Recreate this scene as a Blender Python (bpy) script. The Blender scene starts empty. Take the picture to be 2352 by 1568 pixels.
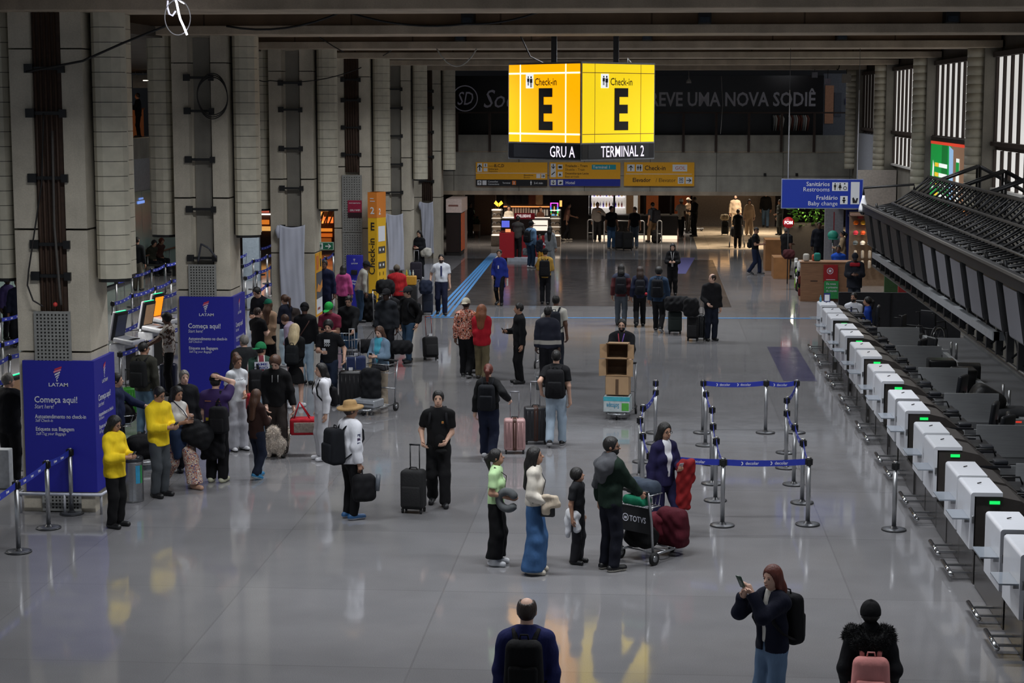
import bpy, math, random
import numpy as np
from mathutils import Vector, Euler, Matrix
random.seed(7)
S = bpy.context.scene
COL = S.collection
PI = math.pi
# ---------------------------------------------------------------- camera, world, exposure
W_, H_, F_ = 2352.0, 1568.0, 4200.0
PITCH = math.atan(544/F_)
YAW = math.atan(319*math.cos(PITCH)/F_)
CAMZ = 6.1
cd = bpy.data.cameras.new('camera'); cam = bpy.data.objects.new('camera', cd); COL.objects.link(cam)
cam.location = (0, 0, CAMZ); cam.rotation_euler = (PI/2-PITCH, 0, YAW)
cd.sensor_width = 36; cd.lens = F_/W_*36; cd.clip_start = .5; cd.clip_end = 400
S.camera = cam
EXPO = 0.15
S.view_settings.view_transform = 'Standard'; S.view_settings.look = 'None'
S.view_settings.gamma = 1; S.view_settings.use_curve_mapping = False; S.view_settings.exposure = EXPO
wd = bpy.data.worlds.new('world'); S.world = wd; wd.use_nodes = True
wd.node_tree.nodes['Background'].inputs[0].default_value = (.80, .88, 1.0, 1)
wd.node_tree.nodes['Background'].inputs[1].default_value = .34
S.cycles.max_bounces = 6; S.cycles.diffuse_bounces = 3; S.cycles.glossy_bounces = 3
S.cycles.use_denoising = True; S.cycles.sample_clamp_indirect = 4
def area(name, loc, size, watts, col=(1, 1, 1), rot=(0, 0, 0), parent=None, spread=PI):
    l = bpy.data.lights.new(name, 'AREA'); l.shape = 'RECTANGLE'; l.size, l.size_y = size
    l.energy = watts; l.color = col; l.spread = spread
    o = bpy.data.objects.new(name, l); COL.objects.link(o); o.location = loc; o.rotation_euler = rot
    if parent: o.parent = parent
    return o
HALL_W, HALL_C = 205, (.93, .96, 1.0)       # unseen luminaires between the beams, for the soft overhead light
for j, y in enumerate((8, 17, 22.2, 31.4, 40.6, 49.8, 59.0, 68.2)):
    for x in (-6.0, -1.2, 3.6):
        area('hall_lamp', (x, y, 7.74), (2.6, .3), HALL_W*(1.25 if y < 20 else .8 if y > 65 else 1), HALL_C, spread=math.radians(140))   # spread narrowed to keep their reflections off the floor
for x in (-13.5,):
    for y in (30, 40, 50, 60):
        area('aisle_fill', (x, y, 4.6), (.6, 3.0), 190, (1, .97, .92), spread=math.radians(125))  # fill light added to brighten the side aisle
area('upper_shop_fill', (-21, 67, 7.2), (1.5, .5), 60, (1, .8, .6))  # warm fill added to brighten the upper shop
for x in (-7, -3, 1, 5, 9):
    for y in (79.5, 88):
        area('concourse_lamp', (x, y, 2.72), (2.4, .5), 80 if x < 4 else 150, (1, .86, .70), spread=math.radians(135))
# ---------------------------------------------------------------- pixel -> place
_fw = np.array([-math.sin(YAW)*math.cos(PITCH), math.cos(YAW)*math.cos(PITCH), -math.sin(PITCH)])
_rt = np.array([math.cos(YAW), math.sin(YAW), 0.]); _up = np.cross(_rt, _fw); _c = np.array([0, 0, CAMZ])
def _ray(x, y): return _fw+(x-1176)/F_*_rt-(y-784)/F_*_up
def G(x, y, z=0.):                     # point of the plane at height z seen at a pixel of the photograph
    d = _ray(x, y); t = (z-CAMZ)/d[2]; return Vector(_c+t*d)
def GY(x, y, Y):
    d = _ray(x, y); return Vector(_c+Y/d[1]*d)
def GX(x, y, X):
    d = _ray(x, y); return Vector(_c+X/d[0]*d)
# ---------------------------------------------------------------- materials
def lin(h):
    h = h.lstrip('#'); r = [int(h[i:i+2], 16)/255 for i in (0, 2, 4)]
    return tuple(c/12.92 if c <= .04045 else ((c+.055)/1.055)**2.4 for c in r)
_M = {}
def M(hexc, rough=.6, metal=0., em=0., var=.12, ns=14., bump=.0, bs=60., name=None, spec=.5, stretch=None):
    k = (hexc, rough, metal, em, var, ns, bump, bs, stretch)
    if k in _M: return _M[k]
    m = bpy.data.materials.new(name or 'm_'+hexc.lstrip('#')); m.use_nodes = True
    nt = m.node_tree; N = nt.nodes; L = nt.links; b = N['Principled BSDF']; c = lin(hexc)
    b.inputs['Roughness'].default_value = rough; b.inputs['Metallic'].default_value = metal
    b.inputs['Specular IOR Level'].default_value = spec
    tc = N.new('ShaderNodeTexCoord'); src = tc.outputs['Object']
    if stretch:
        mp = N.new('ShaderNodeMapping'); mp.inputs['Scale'].default_value = stretch; L.new(src, mp.inputs[0]); src = mp.outputs[0]
    if var:
        n = N.new('ShaderNodeTexNoise'); n.inputs['Scale'].default_value = ns; n.inputs['Detail'].default_value = 4
        L.new(src, n.inputs['Vector'])
        r = N.new('ShaderNodeMapRange'); r.inputs[1].default_value = .3; r.inputs[2].default_value = .7
        r.inputs[3].default_value = 1-var; r.inputs[4].default_value = 1+var; L.new(n.outputs[0], r.inputs[0])
        mx = N.new('ShaderNodeVectorMath'); mx.operation = 'SCALE'; mx.inputs[0].default_value = c
        L.new(r.outputs[0], mx.inputs['Scale']); L.new(mx.outputs[0], b.inputs['Base Color'])
    else: b.inputs['Base Color'].default_value = (*c, 1)
    if bump:
        n2 = N.new('ShaderNodeTexNoise'); n2.inputs['Scale'].default_value = bs; n2.inputs['Detail'].default_value = 3; L.new(src, n2.inputs['Vector'])
        bp = N.new('ShaderNodeBump'); bp.inputs['Strength'].default_value = bump; bp.inputs['Distance'].default_value = .02
        L.new(n2.outputs[0], bp.inputs['Height']); L.new(bp.outputs[0], b.inputs['Normal'])
    if em:
        b.inputs['Emission Color'].default_value = (*c, 1); b.inputs['Emission Strength'].default_value = em/2**EXPO
    _M[k] = m; return m
def E(hexc, k=1.): return M(hexc, .5, 0, k, 0)
def cloth(h): return M(h, .85, 0, 0, .16, 7., .5, 20., None, .22, (1, 1, .4))
def print_cloth(cols, scale, name):     # printed fabric: blotches of several dyes
    m = bpy.data.materials.new(name); m.use_nodes = True; nt = m.node_tree; N = nt.nodes; L = nt.links; b = N['Principled BSDF']
    b.inputs['Roughness'].default_value = .85
    tc = N.new('ShaderNodeTexCoord'); n = N.new('ShaderNodeTexNoise'); n.inputs['Scale'].default_value = scale; n.inputs['Detail'].default_value = 1.5; n.inputs['Distortion'].default_value = 1.2
    L.new(tc.outputs['Object'], n.inputs['Vector'])
    r = N.new('ShaderNodeValToRGB'); r.color_ramp.interpolation = 'CONSTANT'; L.new(n.outputs[0], r.inputs[0])
    st = np.linspace(.34, .64, len(cols)); e = r.color_ramp.elements
    while len(e) < len(cols): e.new(.5)
    for i, c in enumerate(cols): e[i].position = 0 if i == 0 else st[i]; e[i].color = (*lin(c), 1)
    L.new(r.outputs[0], b.inputs['Base Color']); return m
def stripe_cloth(cols, axis=2, period=.3, name='stripes', off=0.):
    m = bpy.data.materials.new(name); m.use_nodes = True; nt = m.node_tree; N = nt.nodes; L = nt.links; b = N['Principled BSDF']
    b.inputs['Roughness'].default_value = .85
    tc = N.new('ShaderNodeTexCoord'); sp = N.new('ShaderNodeSeparateXYZ'); L.new(tc.outputs['Object'], sp.inputs[0])
    a = N.new('ShaderNodeMath'); a.operation = 'MULTIPLY_ADD'; a.inputs[1].default_value = 1/period; a.inputs[2].default_value = off; L.new(sp.outputs[axis], a.inputs[0])
    f = N.new('ShaderNodeMath'); f.operation = 'FRACT'; L.new(a.outputs[0], f.inputs[0])
    r = N.new('ShaderNodeValToRGB'); r.color_ramp.interpolation = 'CONSTANT'; L.new(f.outputs[0], r.inputs[0]); e = r.color_ramp.elements
    while len(e) < len(cols): e.new(.5)
    for i, (p, c) in enumerate(cols): e[i].position = p; e[i].color = (*lin(c), 1)
    L.new(r.outputs[0], b.inputs['Base Color']); return m
def concrete(name, hexc, seam=(0, 0), dark=.45):
    m = bpy.data.materials.new(name); m.use_nodes = True; nt = m.node_tree; N = nt.nodes; L = nt.links; b = N['Principled BSDF']
    b.inputs['Roughness'].default_value = .8; c = lin(hexc)
    tc = N.new('ShaderNodeTexCoord')
    def noise(scale, sc, det=4):
        mp = N.new('ShaderNodeMapping'); mp.inputs['Scale'].default_value = sc; L.new(tc.outputs['Object'], mp.inputs[0])
        n = N.new('ShaderNodeTexNoise'); n.inputs['Scale'].default_value = scale; n.inputs['Detail'].default_value = det; L.new(mp.outputs[0], n.inputs['Vector']); return n.outputs[0]
    def rng(s, lo, hi):
        r = N.new('ShaderNodeMapRange'); r.inputs[1].default_value = .3; r.inputs[2].default_value = .7; r.inputs[3].default_value = lo; r.inputs[4].default_value = hi; L.new(s, r.inputs[0]); return r.outputs[0]
    def mul(a, bb):
        q = N.new('ShaderNodeMath'); q.operation = 'MULTIPLY'; L.new(a, q.inputs[0]); L.new(bb, q.inputs[1]); return q.outputs[0]
    v = mul(rng(noise(1.6, (1, 1, .12)), .78, 1.16), rng(noise(2.2, (1, 1, 1)), .86, 1.1))
    v = mul(v, rng(noise(55, (1, 1, 1), 2), .93, 1.06))
    if seam[0]:                       # formwork joints
        br = N.new('ShaderNodeTexBrick'); br.inputs['Scale'].default_value = 1; br.inputs['Brick Width'].default_value = seam[0]; br.inputs['Row Height'].default_value = seam[1]
        br.inputs['Mortar Size'].default_value = .018; br.inputs['Color1'].default_value = br.inputs['Color2'].default_value = (1, 1, 1, 1); br.inputs['Mortar'].default_value = (dark,)*3+(1,)
        br.offset = 0
        sp = N.new('ShaderNodeSeparateXYZ'); L.new(tc.outputs['Object'], sp.inputs[0]); cb = N.new('ShaderNodeCombineXYZ')
        L.new(sp.outputs[0], cb.inputs[0]); L.new(sp.outputs[2], cb.inputs[1]); L.new(cb.outputs[0], br.inputs['Vector'])
        v = mul(v, br.outputs[0])
    s = N.new('ShaderNodeVectorMath'); s.operation = 'SCALE'; s.inputs[0].default_value = c; L.new(v, s.inputs['Scale']); L.new(s.outputs[0], b.inputs['Base Color'])
    bp = N.new('ShaderNodeBump'); bp.inputs['Strength'].default_value = .25; bp.inputs['Distance'].default_value = .01
    L.new(noise(40, (1, 1, 1)), bp.inputs['Height']); L.new(bp.outputs[0], b.inputs['Normal'])
    return m
# ---------------------------------------------------------------- mesh building
def V3(a): return np.array(a, float)
class MB:
    def __init__(s): s.v = []; s.f = []; s.m = []; s.mats = []; s.sm = []; s.T = None
    def mi(s, m):
        if m not in s.mats: s.mats.append(m)
        return s.mats.index(m)
    def add(s, vs, fs, m, smooth=False):
        n = len(s.v)
        s.v += [tuple(float(c) for c in q) for q in vs]; i = s.mi(m)
        for f in fs: s.f.append([n+k for k in f]); s.m.append(i); s.sm.append(smooth)
        return s
    def box(s, lo, hi, m, R=None, c=None):
        (a, b, c0), (d, e, f) = lo, hi
        vs = [(x, y, z) for z in (c0, f) for y in (b, e) for x in (a, d)]
        if R is not None:
            o = V3(c if c is not None else ((a+d)/2, (b+e)/2, (c0+f)/2)); vs = [o+np.array(R)@(V3(q)-o) for q in vs]
        return s.add(vs, [(0, 2, 3, 1), (4, 5, 7, 6), (0, 1, 5, 4), (2, 6, 7, 3), (0, 4, 6, 2), (1, 3, 7, 5)], m)
    def rbox(s, c, h, r, m, k=3, R=None, taper=None):
        """rounded box: centre, half sizes, edge radius"""
        c = V3(c); h = V3(h); r = min(r, min(h)*.999); vs = []; nl = 4*(k+1)
        lats = [-PI/2+PI/2*i/k for i in range(k+1)]+[PI/2*i/k for i in range(k+1)]
        for il, la in enumerate(lats):
            sz = -1 if il <= k else 1
            for q in range(4):
                sx, sy = ((1, 1), (-1, 1), (-1, -1), (1, -1))[q]
                for i in range(k+1):
                    t = q*PI/2+PI/2*i/k
                    p = V3((math.cos(la)*math.cos(t), math.cos(la)*math.sin(t), math.sin(la)))*r+V3((sx, sy, sz))*(h-r)
                    if taper: f = 1+taper*(p[2]/h[2]); p[0] *= f; p[1] *= f
                    if R is not None: p = np.array(R)@p
                    vs.append(c+p)
        fs = [(a*nl+i, a*nl+(i+1) % nl, (a+1)*nl+(i+1) % nl, (a+1)*nl+i) for a in range(len(lats)-1) for i in range(nl)]
        fs += [tuple(range(nl))[::-1], tuple((len(lats)-1)*nl+i for i in range(nl))]
        return s.add(vs, fs, m, True)
    def tube(s, pts, r, m, n=8, closed=False, flat=None):
        P = [V3(p) for p in pts]; rs = r if hasattr(r, '__len__') else [r]*len(P); K = len(P); vs = []; u = None
        for i, p in enumerate(P):
            d = (P[(i+1) % K]-P[i-1]) if closed else (P[min(i+1, K-1)]-P[max(i-1, 0)])
            d = d/(np.linalg.norm(d)+1e-9)
            if u is None:
                a = V3((0, 0, 1)) if abs(d[2]) < .9 else V3((1, 0, 0)); u = np.cross(d, a)
            u = u-d*(u@d); u /= np.linalg.norm(u)+1e-9; w = np.cross(d, u)
            for j in range(n):
                t = 2*PI*j/n; vs.append(p+rs[i]*(math.cos(t)*u+(flat or 1)*math.sin(t)*w))
        fs = [(i*n+j, i*n+(j+1) % n, ((i+1) % K)*n+(j+1) % n, ((i+1) % K)*n+j) for i in range(K if closed else K-1) for j in range(n)]
        if not closed: fs += [tuple(range(n))[::-1], tuple((K-1)*n+j for j in range(n))]
        return s.add(vs, fs, m, True)
    def cyl(s, a, b, r, m, r2=None, n=12): return s.tube([a, b], [r, r if r2 is None else r2], m, n)
    def lathe(s, c, prof, m, n=20):
        vs = [(c[0]+r*math.cos(2*PI*j/n), c[1]+r*math.sin(2*PI*j/n), c[2]+z) for r, z in prof for j in range(n)]; K = len(prof)
        fs = [(i*n+j, i*n+(j+1) % n, (i+1)*n+(j+1) % n, (i+1)*n+j) for i in range(K-1) for j in range(n)]
        fs += [tuple(range(n))[::-1], tuple((K-1)*n+j for j in range(n))]
        return s.add(vs, fs, m, True)
    def ell(s, c, r, m, n=12, k=8, R=None):
        vs = []; fs = []; c = V3(c)
        for i in range(k+1):
            la = -PI/2+PI*i/k
            for j in range(n):
                p = V3((r[0]*math.cos(la)*math.cos(2*PI*j/n), r[1]*math.cos(la)*math.sin(2*PI*j/n), r[2]*math.sin(la)))
                vs.append(c+(np.array(R)@p if R is not None else p))
        fs = [(i*n+j, i*n+(j+1) % n, (i+1)*n+(j+1) % n, (i+1)*n+j) for i in range(k) for j in range(n)]
        return s.add(vs, fs, m, True)
    def poly(s, o, r, u, pts, m, lift=0.):
        o, r, u = V3(o), V3(r), V3(u); n = np.cross(r, u)
        return s.add([o+r*a+u*b+n*lift for a, b in pts], [tuple(range(len(pts)))], m)
    def rect(s, o, r, u, x0, y0, x1, y1, m, lift=.004): return s.poly(o, r, u, [(x0, y0), (x1, y0), (x1, y1), (x0, y1)], m, lift)
    def prism(s, pts, z0, z1, m):
        n = len(pts); vs = [(x, y, z0) for x, y in pts]+[(x, y, z1) for x, y in pts]
        return s.add(vs, [(i, (i+1) % n, n+(i+1) % n, n+i) for i in range(n)]+[tuple(range(n))[::-1], tuple(range(n, 2*n))], m)
    def text(s, t, o, r, u, size, m, al='L', bold=.0, sx=1., lift=.006, bend=0., shear=0.):
        vs, fs, w = glyphs(t, bold, shear); o, r, u = V3(o), V3(r), V3(u); n = np.cross(r, u)
        x0 = {'L': 0, 'C': -w/2, 'R': -w}[al]
        q = [o+r*((x+x0)*size*sx)+u*(y*size)+n*(lift-bend*((x+x0)*size*sx)**2) for x, y in vs]
        return s.add(q, fs, m)
    def build(s, name, parent=None, bevel=0., **tags):
        me = bpy.data.meshes.new(name); me.from_pydata(s.v, [], s.f)
        for m in s.mats: me.materials.append(m)
        me.polygons.foreach_set('material_index', s.m); me.polygons.foreach_set('use_smooth', s.sm); me.update()
        o = bpy.data.objects.new(name, me); COL.objects.link(o)
        if parent: o.parent = parent
        if bevel:
            b = o.modifiers.new('edge', 'BEVEL'); b.width = bevel; b.segments = 2; b.limit_method = 'ANGLE'
        for k, v in tags.items(): o[k] = v
        return o
_gl = {}
def glyphs(t, bold, shear):
    k = (t, bold, shear)
    if k not in _gl:
        c = bpy.data.curves.new('lettering', 'FONT'); c.body = t; c.resolution_u = 2; c.offset = bold; c.fill_mode = 'FRONT'; c.shear = shear
        o = bpy.data.objects.new('lettering', c); me = o.to_mesh()
        vs = [(v.co.x, v.co.y) for v in me.vertices]; fs = [tuple(p.vertices) for p in me.polygons]
        w = max([v[0] for v in vs] or [0]); o.to_mesh_clear(); bpy.data.objects.remove(o); bpy.data.curves.remove(c)
        _gl[k] = (vs, fs, w)
    return _gl[k]
def root(name, label, cat, loc=(0, 0, 0), rz=0., group=None):
    o = bpy.data.objects.new(name, None); COL.objects.link(o); o.location = loc; o.rotation_euler = (0, 0, rz)
    o['label'] = label; o['category'] = cat
    if group: o['group'] = group
    return o
def tag(o, label, cat, group=None):
    o['label'] = label; o['category'] = cat
    if group: o['group'] = group
    return o
def struct(o): o['kind'] = 'structure'; return o
def copy_tree(o, loc=None, rz=None, label=None, group=None, parent=None):
    c = o.copy(); COL.objects.link(c)
    if parent: c.parent = parent
    if loc is not None: c.location = loc
    if rz is not None: c.rotation_euler = (0, 0, rz)
    if label: c['label'] = label
    if group: c['group'] = group
    for ch in list(o.children): copy_tree(ch, parent=c)
    return c
def Rz(a): return np.array([[math.cos(a), -math.sin(a), 0], [math.sin(a), math.cos(a), 0], [0, 0, 1.]])
def Rx(a): return np.array([[1., 0, 0], [0, math.cos(a), -math.sin(a)], [0, math.sin(a), math.cos(a)]])
def Ry(a): return np.array([[math.cos(a), 0, math.sin(a)], [0, 1., 0], [-math.sin(a), 0, math.cos(a)]])
X_, Y_, Z_ = V3((1, 0, 0)), V3((0, 1, 0)), V3((0, 0, 1))
def arrow(mb, o, r, u, cx, cy, s, ang, m, lift=.008):
    pts = [(-.08, -.5), (.08, -.5), (.08, .2), (.34, -.08), (.42, .02), (0, .5), (-.42, .02), (-.34, -.08), (-.08, .2)]
    ca, sa = math.cos(ang), math.sin(ang)
    q = [(cx+s*(x*ca-y*sa), cy+s*(x*sa+y*ca)) for x, y in pts]
    for f in ((0, 1, 2, 8), (2, 3, 4, 5), (8, 2, 5), (8, 5, 6, 7)): mb.poly(o, r, u, [q[i] for i in f], m, lift)
def disc(mb, o, r, u, cx, cy, rad, m, lift=.008, n=14, sq=1.): mb.poly(o, r, u, [(cx+rad*math.cos(2*PI*i/n), cy+sq*rad*math.sin(2*PI*i/n)) for i in range(n)], m, lift)
def ring(mb, o, r, u, cx, cy, rad, w, m, lift=.008, n=32, a0=0, a1=2*PI):
    for i in range(n):
        t0, t1 = a0+(a1-a0)*i/n, a0+(a1-a0)*(i+1)/n
        mb.poly(o, r, u, [(cx+(rad-w)*math.cos(t0), cy+(rad-w)*math.sin(t0)), (cx+rad*math.cos(t0), cy+rad*math.sin(t0)), (cx+rad*math.cos(t1), cy+rad*math.sin(t1)), (cx+(rad-w)*math.cos(t1), cy+(rad-w)*math.sin(t1))], m, lift)
def man_icon(mb, o, r, u, cx, cy, s, m, dress=False, lift=.008):
    disc(mb, o, r, u, cx, cy+.40*s, .1*s, m, lift)
    if dress: mb.poly(o, r, u, [(cx-.12*s, cy+.27*s), (cx-.25*s, cy-.2*s), (cx+.25*s, cy-.2*s), (cx+.12*s, cy+.27*s)], m, lift)
    else: mb.rect(o, r, u, cx-.17*s, cy-.1*s, cx+.17*s, cy+.27*s, m, lift)
    mb.rect(o, r, u, cx-.11*s, cy-.5*s, cx-.02*s, cy-.1*s, m, lift); mb.rect(o, r, u, cx+.02*s, cy-.5*s, cx+.11*s, cy-.1*s, m, lift)
# ================================================================= THE SETTING
ORD = 'first second third fourth fifth sixth seventh eighth ninth tenth eleventh twelfth thirteenth fourteenth fifteenth sixteenth seventeenth eighteenth nineteenth twentieth'.split()
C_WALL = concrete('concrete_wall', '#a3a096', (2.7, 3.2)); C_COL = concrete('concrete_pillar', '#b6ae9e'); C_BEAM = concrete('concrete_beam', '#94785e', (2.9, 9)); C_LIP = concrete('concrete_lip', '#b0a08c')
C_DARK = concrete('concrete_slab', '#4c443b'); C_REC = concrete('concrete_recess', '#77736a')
DUCTM = M('#b8b2a0', .55, 0, 0, .1, 6); BLACK = M('#0b0b0c', .5); DARK = M('#1b1a1a', .6); STEEL = M('#9a9b9d', .32, .9, 0, .06, 30); CHROME = M('#c8cacc', .16, 1, 0, .03); WHITE = M('#d9dade', .35, 0, 0, .03)
GREYP = M('#8d9096', .6); BROWN = M('#3a2a22', .6); NAVYB = M('#14226e', .5, 0, 0, .04); BLUE = M('#1d1f92', .5, 0, 0, .03); LETTER = M('#cfd0da', .6, 0, 0, 0); RUBBER = M('#141416', .7); WOOD = M('#8a6449', .5, 0, 0, .18, 3, 0, 0, None, .5, (1, 1, 14))
def floor_mat(name, hexc, rough):
    m = bpy.data.materials.new(name); m.use_nodes = True; nt = m.node_tree; N = nt.nodes; L = nt.links; b = N['Principled BSDF']; c = lin(hexc)
    tc = N.new('ShaderNodeTexCoord')
    def no(s, d): 
        n = N.new('ShaderNodeTexNoise'); n.inputs['Scale'].default_value = s; n.inputs['Detail'].default_value = d; L.new(tc.outputs['Object'], n.inputs['Vector']); return n.outputs[0]
    def rg(s, a, bb, lo=.3, hi=.7):
        r = N.new('ShaderNodeMapRange'); r.inputs[1].default_value = lo; r.inputs[2].default_value = hi; r.inputs[3].default_value = a; r.inputs[4].default_value = bb; L.new(s, r.inputs[0]); return r.outputs[0]
    def mu(a, bb):
        q = N.new('ShaderNodeMath'); q.operation = 'MULTIPLY'; L.new(a, q.inputs[0]); L.new(bb, q.inputs[1]); return q.outputs[0]
    br = N.new('ShaderNodeTexBrick'); br.offset = 0; br.inputs['Scale'].default_value = 1; br.inputs['Brick Width'].default_value = 2.56; br.inputs['Row Height'].default_value = 3.2; br.inputs['Mortar Size'].default_value = .012
    br.inputs['Color1'].default_value = (1, 1, 1, 1); br.inputs['Color2'].default_value = (.88, .875, .87, 1); br.inputs['Mortar'].default_value = (.8, .79, .78, 1); L.new(tc.outputs['Object'], br.inputs['Vector'])
    v = mu(mu(rg(no(95, 2), .84, 1.14), rg(no(1.1, 3), .93, 1.07)), br.outputs[0])
    s = N.new('ShaderNodeVectorMath'); s.operation = 'SCALE'; s.inputs[0].default_value = c; L.new(v, s.inputs['Scale']); L.new(s.outputs[0], b.inputs['Base Color'])
    L.new(rg(no(2.2, 4), rough*.75, rough*1.3), b.inputs['Roughness']); b.inputs['Specular IOR Level'].default_value = .62
    bp = N.new('ShaderNodeBump'); bp.inputs['Strength'].default_value = .035; bp.inputs['Distance'].default_value = .01; L.new(no(5, 2), bp.inputs['Height']); L.new(bp.outputs[0], b.inputs['Normal'])
    return m
FLOOR = floor_mat('polished_granite', '#7f7e80', .07)
mb = MB(); mb.box((-32, -14, -.3), (22, 118, 0), FLOOR); struct(mb.build('floor'))
mb = MB(); mb.box((3.0, 40.6, .001), (3.75, 46.4, .003), floor_mat('violet_granite', '#55536b', .1)); struct(mb.build('trim_3'))
mb = MB(); mb.box((-7.3, 55.5, .001), (2.5, 72.6, .003), floor_mat('dark_granite', '#4b4848', .13)); struct(mb.build('trim_1'))
def tape(name, a, b, w, m, label):
    a, b = V3(a), V3(b); d = (b-a)/np.linalg.norm(b-a); n = V3((-d[1], d[0], 0))*w/2; mb = MB()
    vs = [a-n, b-n, b+n, a+n]; mb.add([q+Z_*.005 for q in vs]+[q+Z_*.008 for q in vs], [(4, 5, 6, 7), (0, 1, 5, 4), (1, 2, 6, 5), (2, 3, 7, 6), (3, 0, 4, 7), (3, 2, 1, 0)], m); return tag(mb.build(name), label, 'floor marking')
TB = M('#3f7fb8', .45); 
for i, o in enumerate((-.24, -.08, .08, .24)):
    tape('floor_tape', (-6.05+o, 52.4, 0), (-6.38+o*.5, 75.2, 0), .09, TB, 'blue tape stripe running down the hall floor, %s of four from the pillars' % ORD[i])
tape('floor_tape', (-6.4, 52.15, 0), (4.8, 52.75, 0), .16, TB, 'thin blue tape line crossing the whole hall floor')
tape('floor_sticker', (1.05, 66.5, 0), (1.55, 73.6, 0), .55, M('#4b4a76', .5), 'purple floor strip beyond the dark floor field')
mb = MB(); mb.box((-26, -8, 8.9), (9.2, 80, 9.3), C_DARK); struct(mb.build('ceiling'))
COLY = [26.5+9.2*k for k in range(6)]
for k in range(-2, 6):
    y = 26.5+9.2*k; mb = MB()
    mb.box((-12, y-.12, 7.62), (8.3, y+.7, 8.9), C_BEAM); mb.box((-12, y-.36, 7.44), (8.3, y+.95, 7.615), C_LIP)
    o = struct(mb.build('ceiling_beam', bevel=.015)); o['label'] = 'concrete ceiling beam over the hall, %s one' % ORD[k+2]; o['category'] = 'beam'
    if 0 <= k < 3:
        y2 = y+4.6 
for k in range(-1, 3):
    for j, x in enumerate((-4.6, -.1, 4.5)):
        xx = x+(k % 2)*1.1; mb = MB(); yb = 26.5+9.2*k-.3; mb.box((xx-.12, yb-.30, 7.62), (xx+.12, yb+.18, 7.86), BLACK); mb.box((xx-.09, yb-.32, 7.64), (xx+.09, yb-.30, 7.74), M('#26303a', .2))
        tag(mb.build('beam_speaker'), 'small black box on the ceiling beam %s from the camera, %s across' % (ORD[k+1], ORD[j]), 'speaker', 'black boxes on the beams')
# ---- pillars of the left side
def perf(mb, o, r, u, w, h, m, hole, p=.052):
    mb.box(V3(o)-V3((0, .02, 0)), V3(o)+V3(r)*w+V3(u)*h, m)
    nx, nz = int(w/p)-1, int(h/p)-1
    for i in range(nx):
        for j in range(nz):
            x = (i+1)*w/(nx+1); z = (j+1)*h/(nz+1); mb.rect(o, r, u, x-.0125, z-.0125, x+.0125, z+.0125, hole, .024)
PERF = M('#8e8e8a', .5, .2); HOLE = M('#15130f', .9)
PX0, PX1 = -9.4, -8.3
TORN = M('#3d2c22', .8, 0, 0, .3, 9)
def duct(parent, xc, y0, y1, zb):
    mb = MB(); rad = .24; side = 1 if xc > -8.8 else -1; xe = xc+side*.2; xi = xc-side*.16
    prof = [(xi, y0+rad)]+[(xc+(-side)*.16*math.cos(t)+side*.2*max(0, -math.cos(t)), y0+rad-rad*math.sin(t)) for t in np.linspace(.25, PI-.1, 7)]+[(xe, y0+rad), (xe, y1), (xi, y1)]
    if side < 0: prof = prof[::-1]
    nz = int((7.45-zb)/.21)
    for i in range(nz):
        a = zb+(7.45-zb)*i/nz; b2 = zb+(7.45-zb)*(i+1)/nz-.009
        mb.prism(prof, a, b2, DUCTM)
    cx = sum(p[0] for p in prof)/len(prof); cy = sum(p[1] for p in prof)/len(prof)
    mb.prism([(cx+(x-cx)*.93, cy+(y-cy)*.96) for x, y in prof], zb-.05, 7.45, BLACK)
    mb.box((xi-side*.05, y0+.3, zb), (xi, y1-.1, 7.45), BLACK)
    mb.build('air_duct', parent)
recs = ['dark', 'light', 'light', 'dark', 'light', 'dark']
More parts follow.
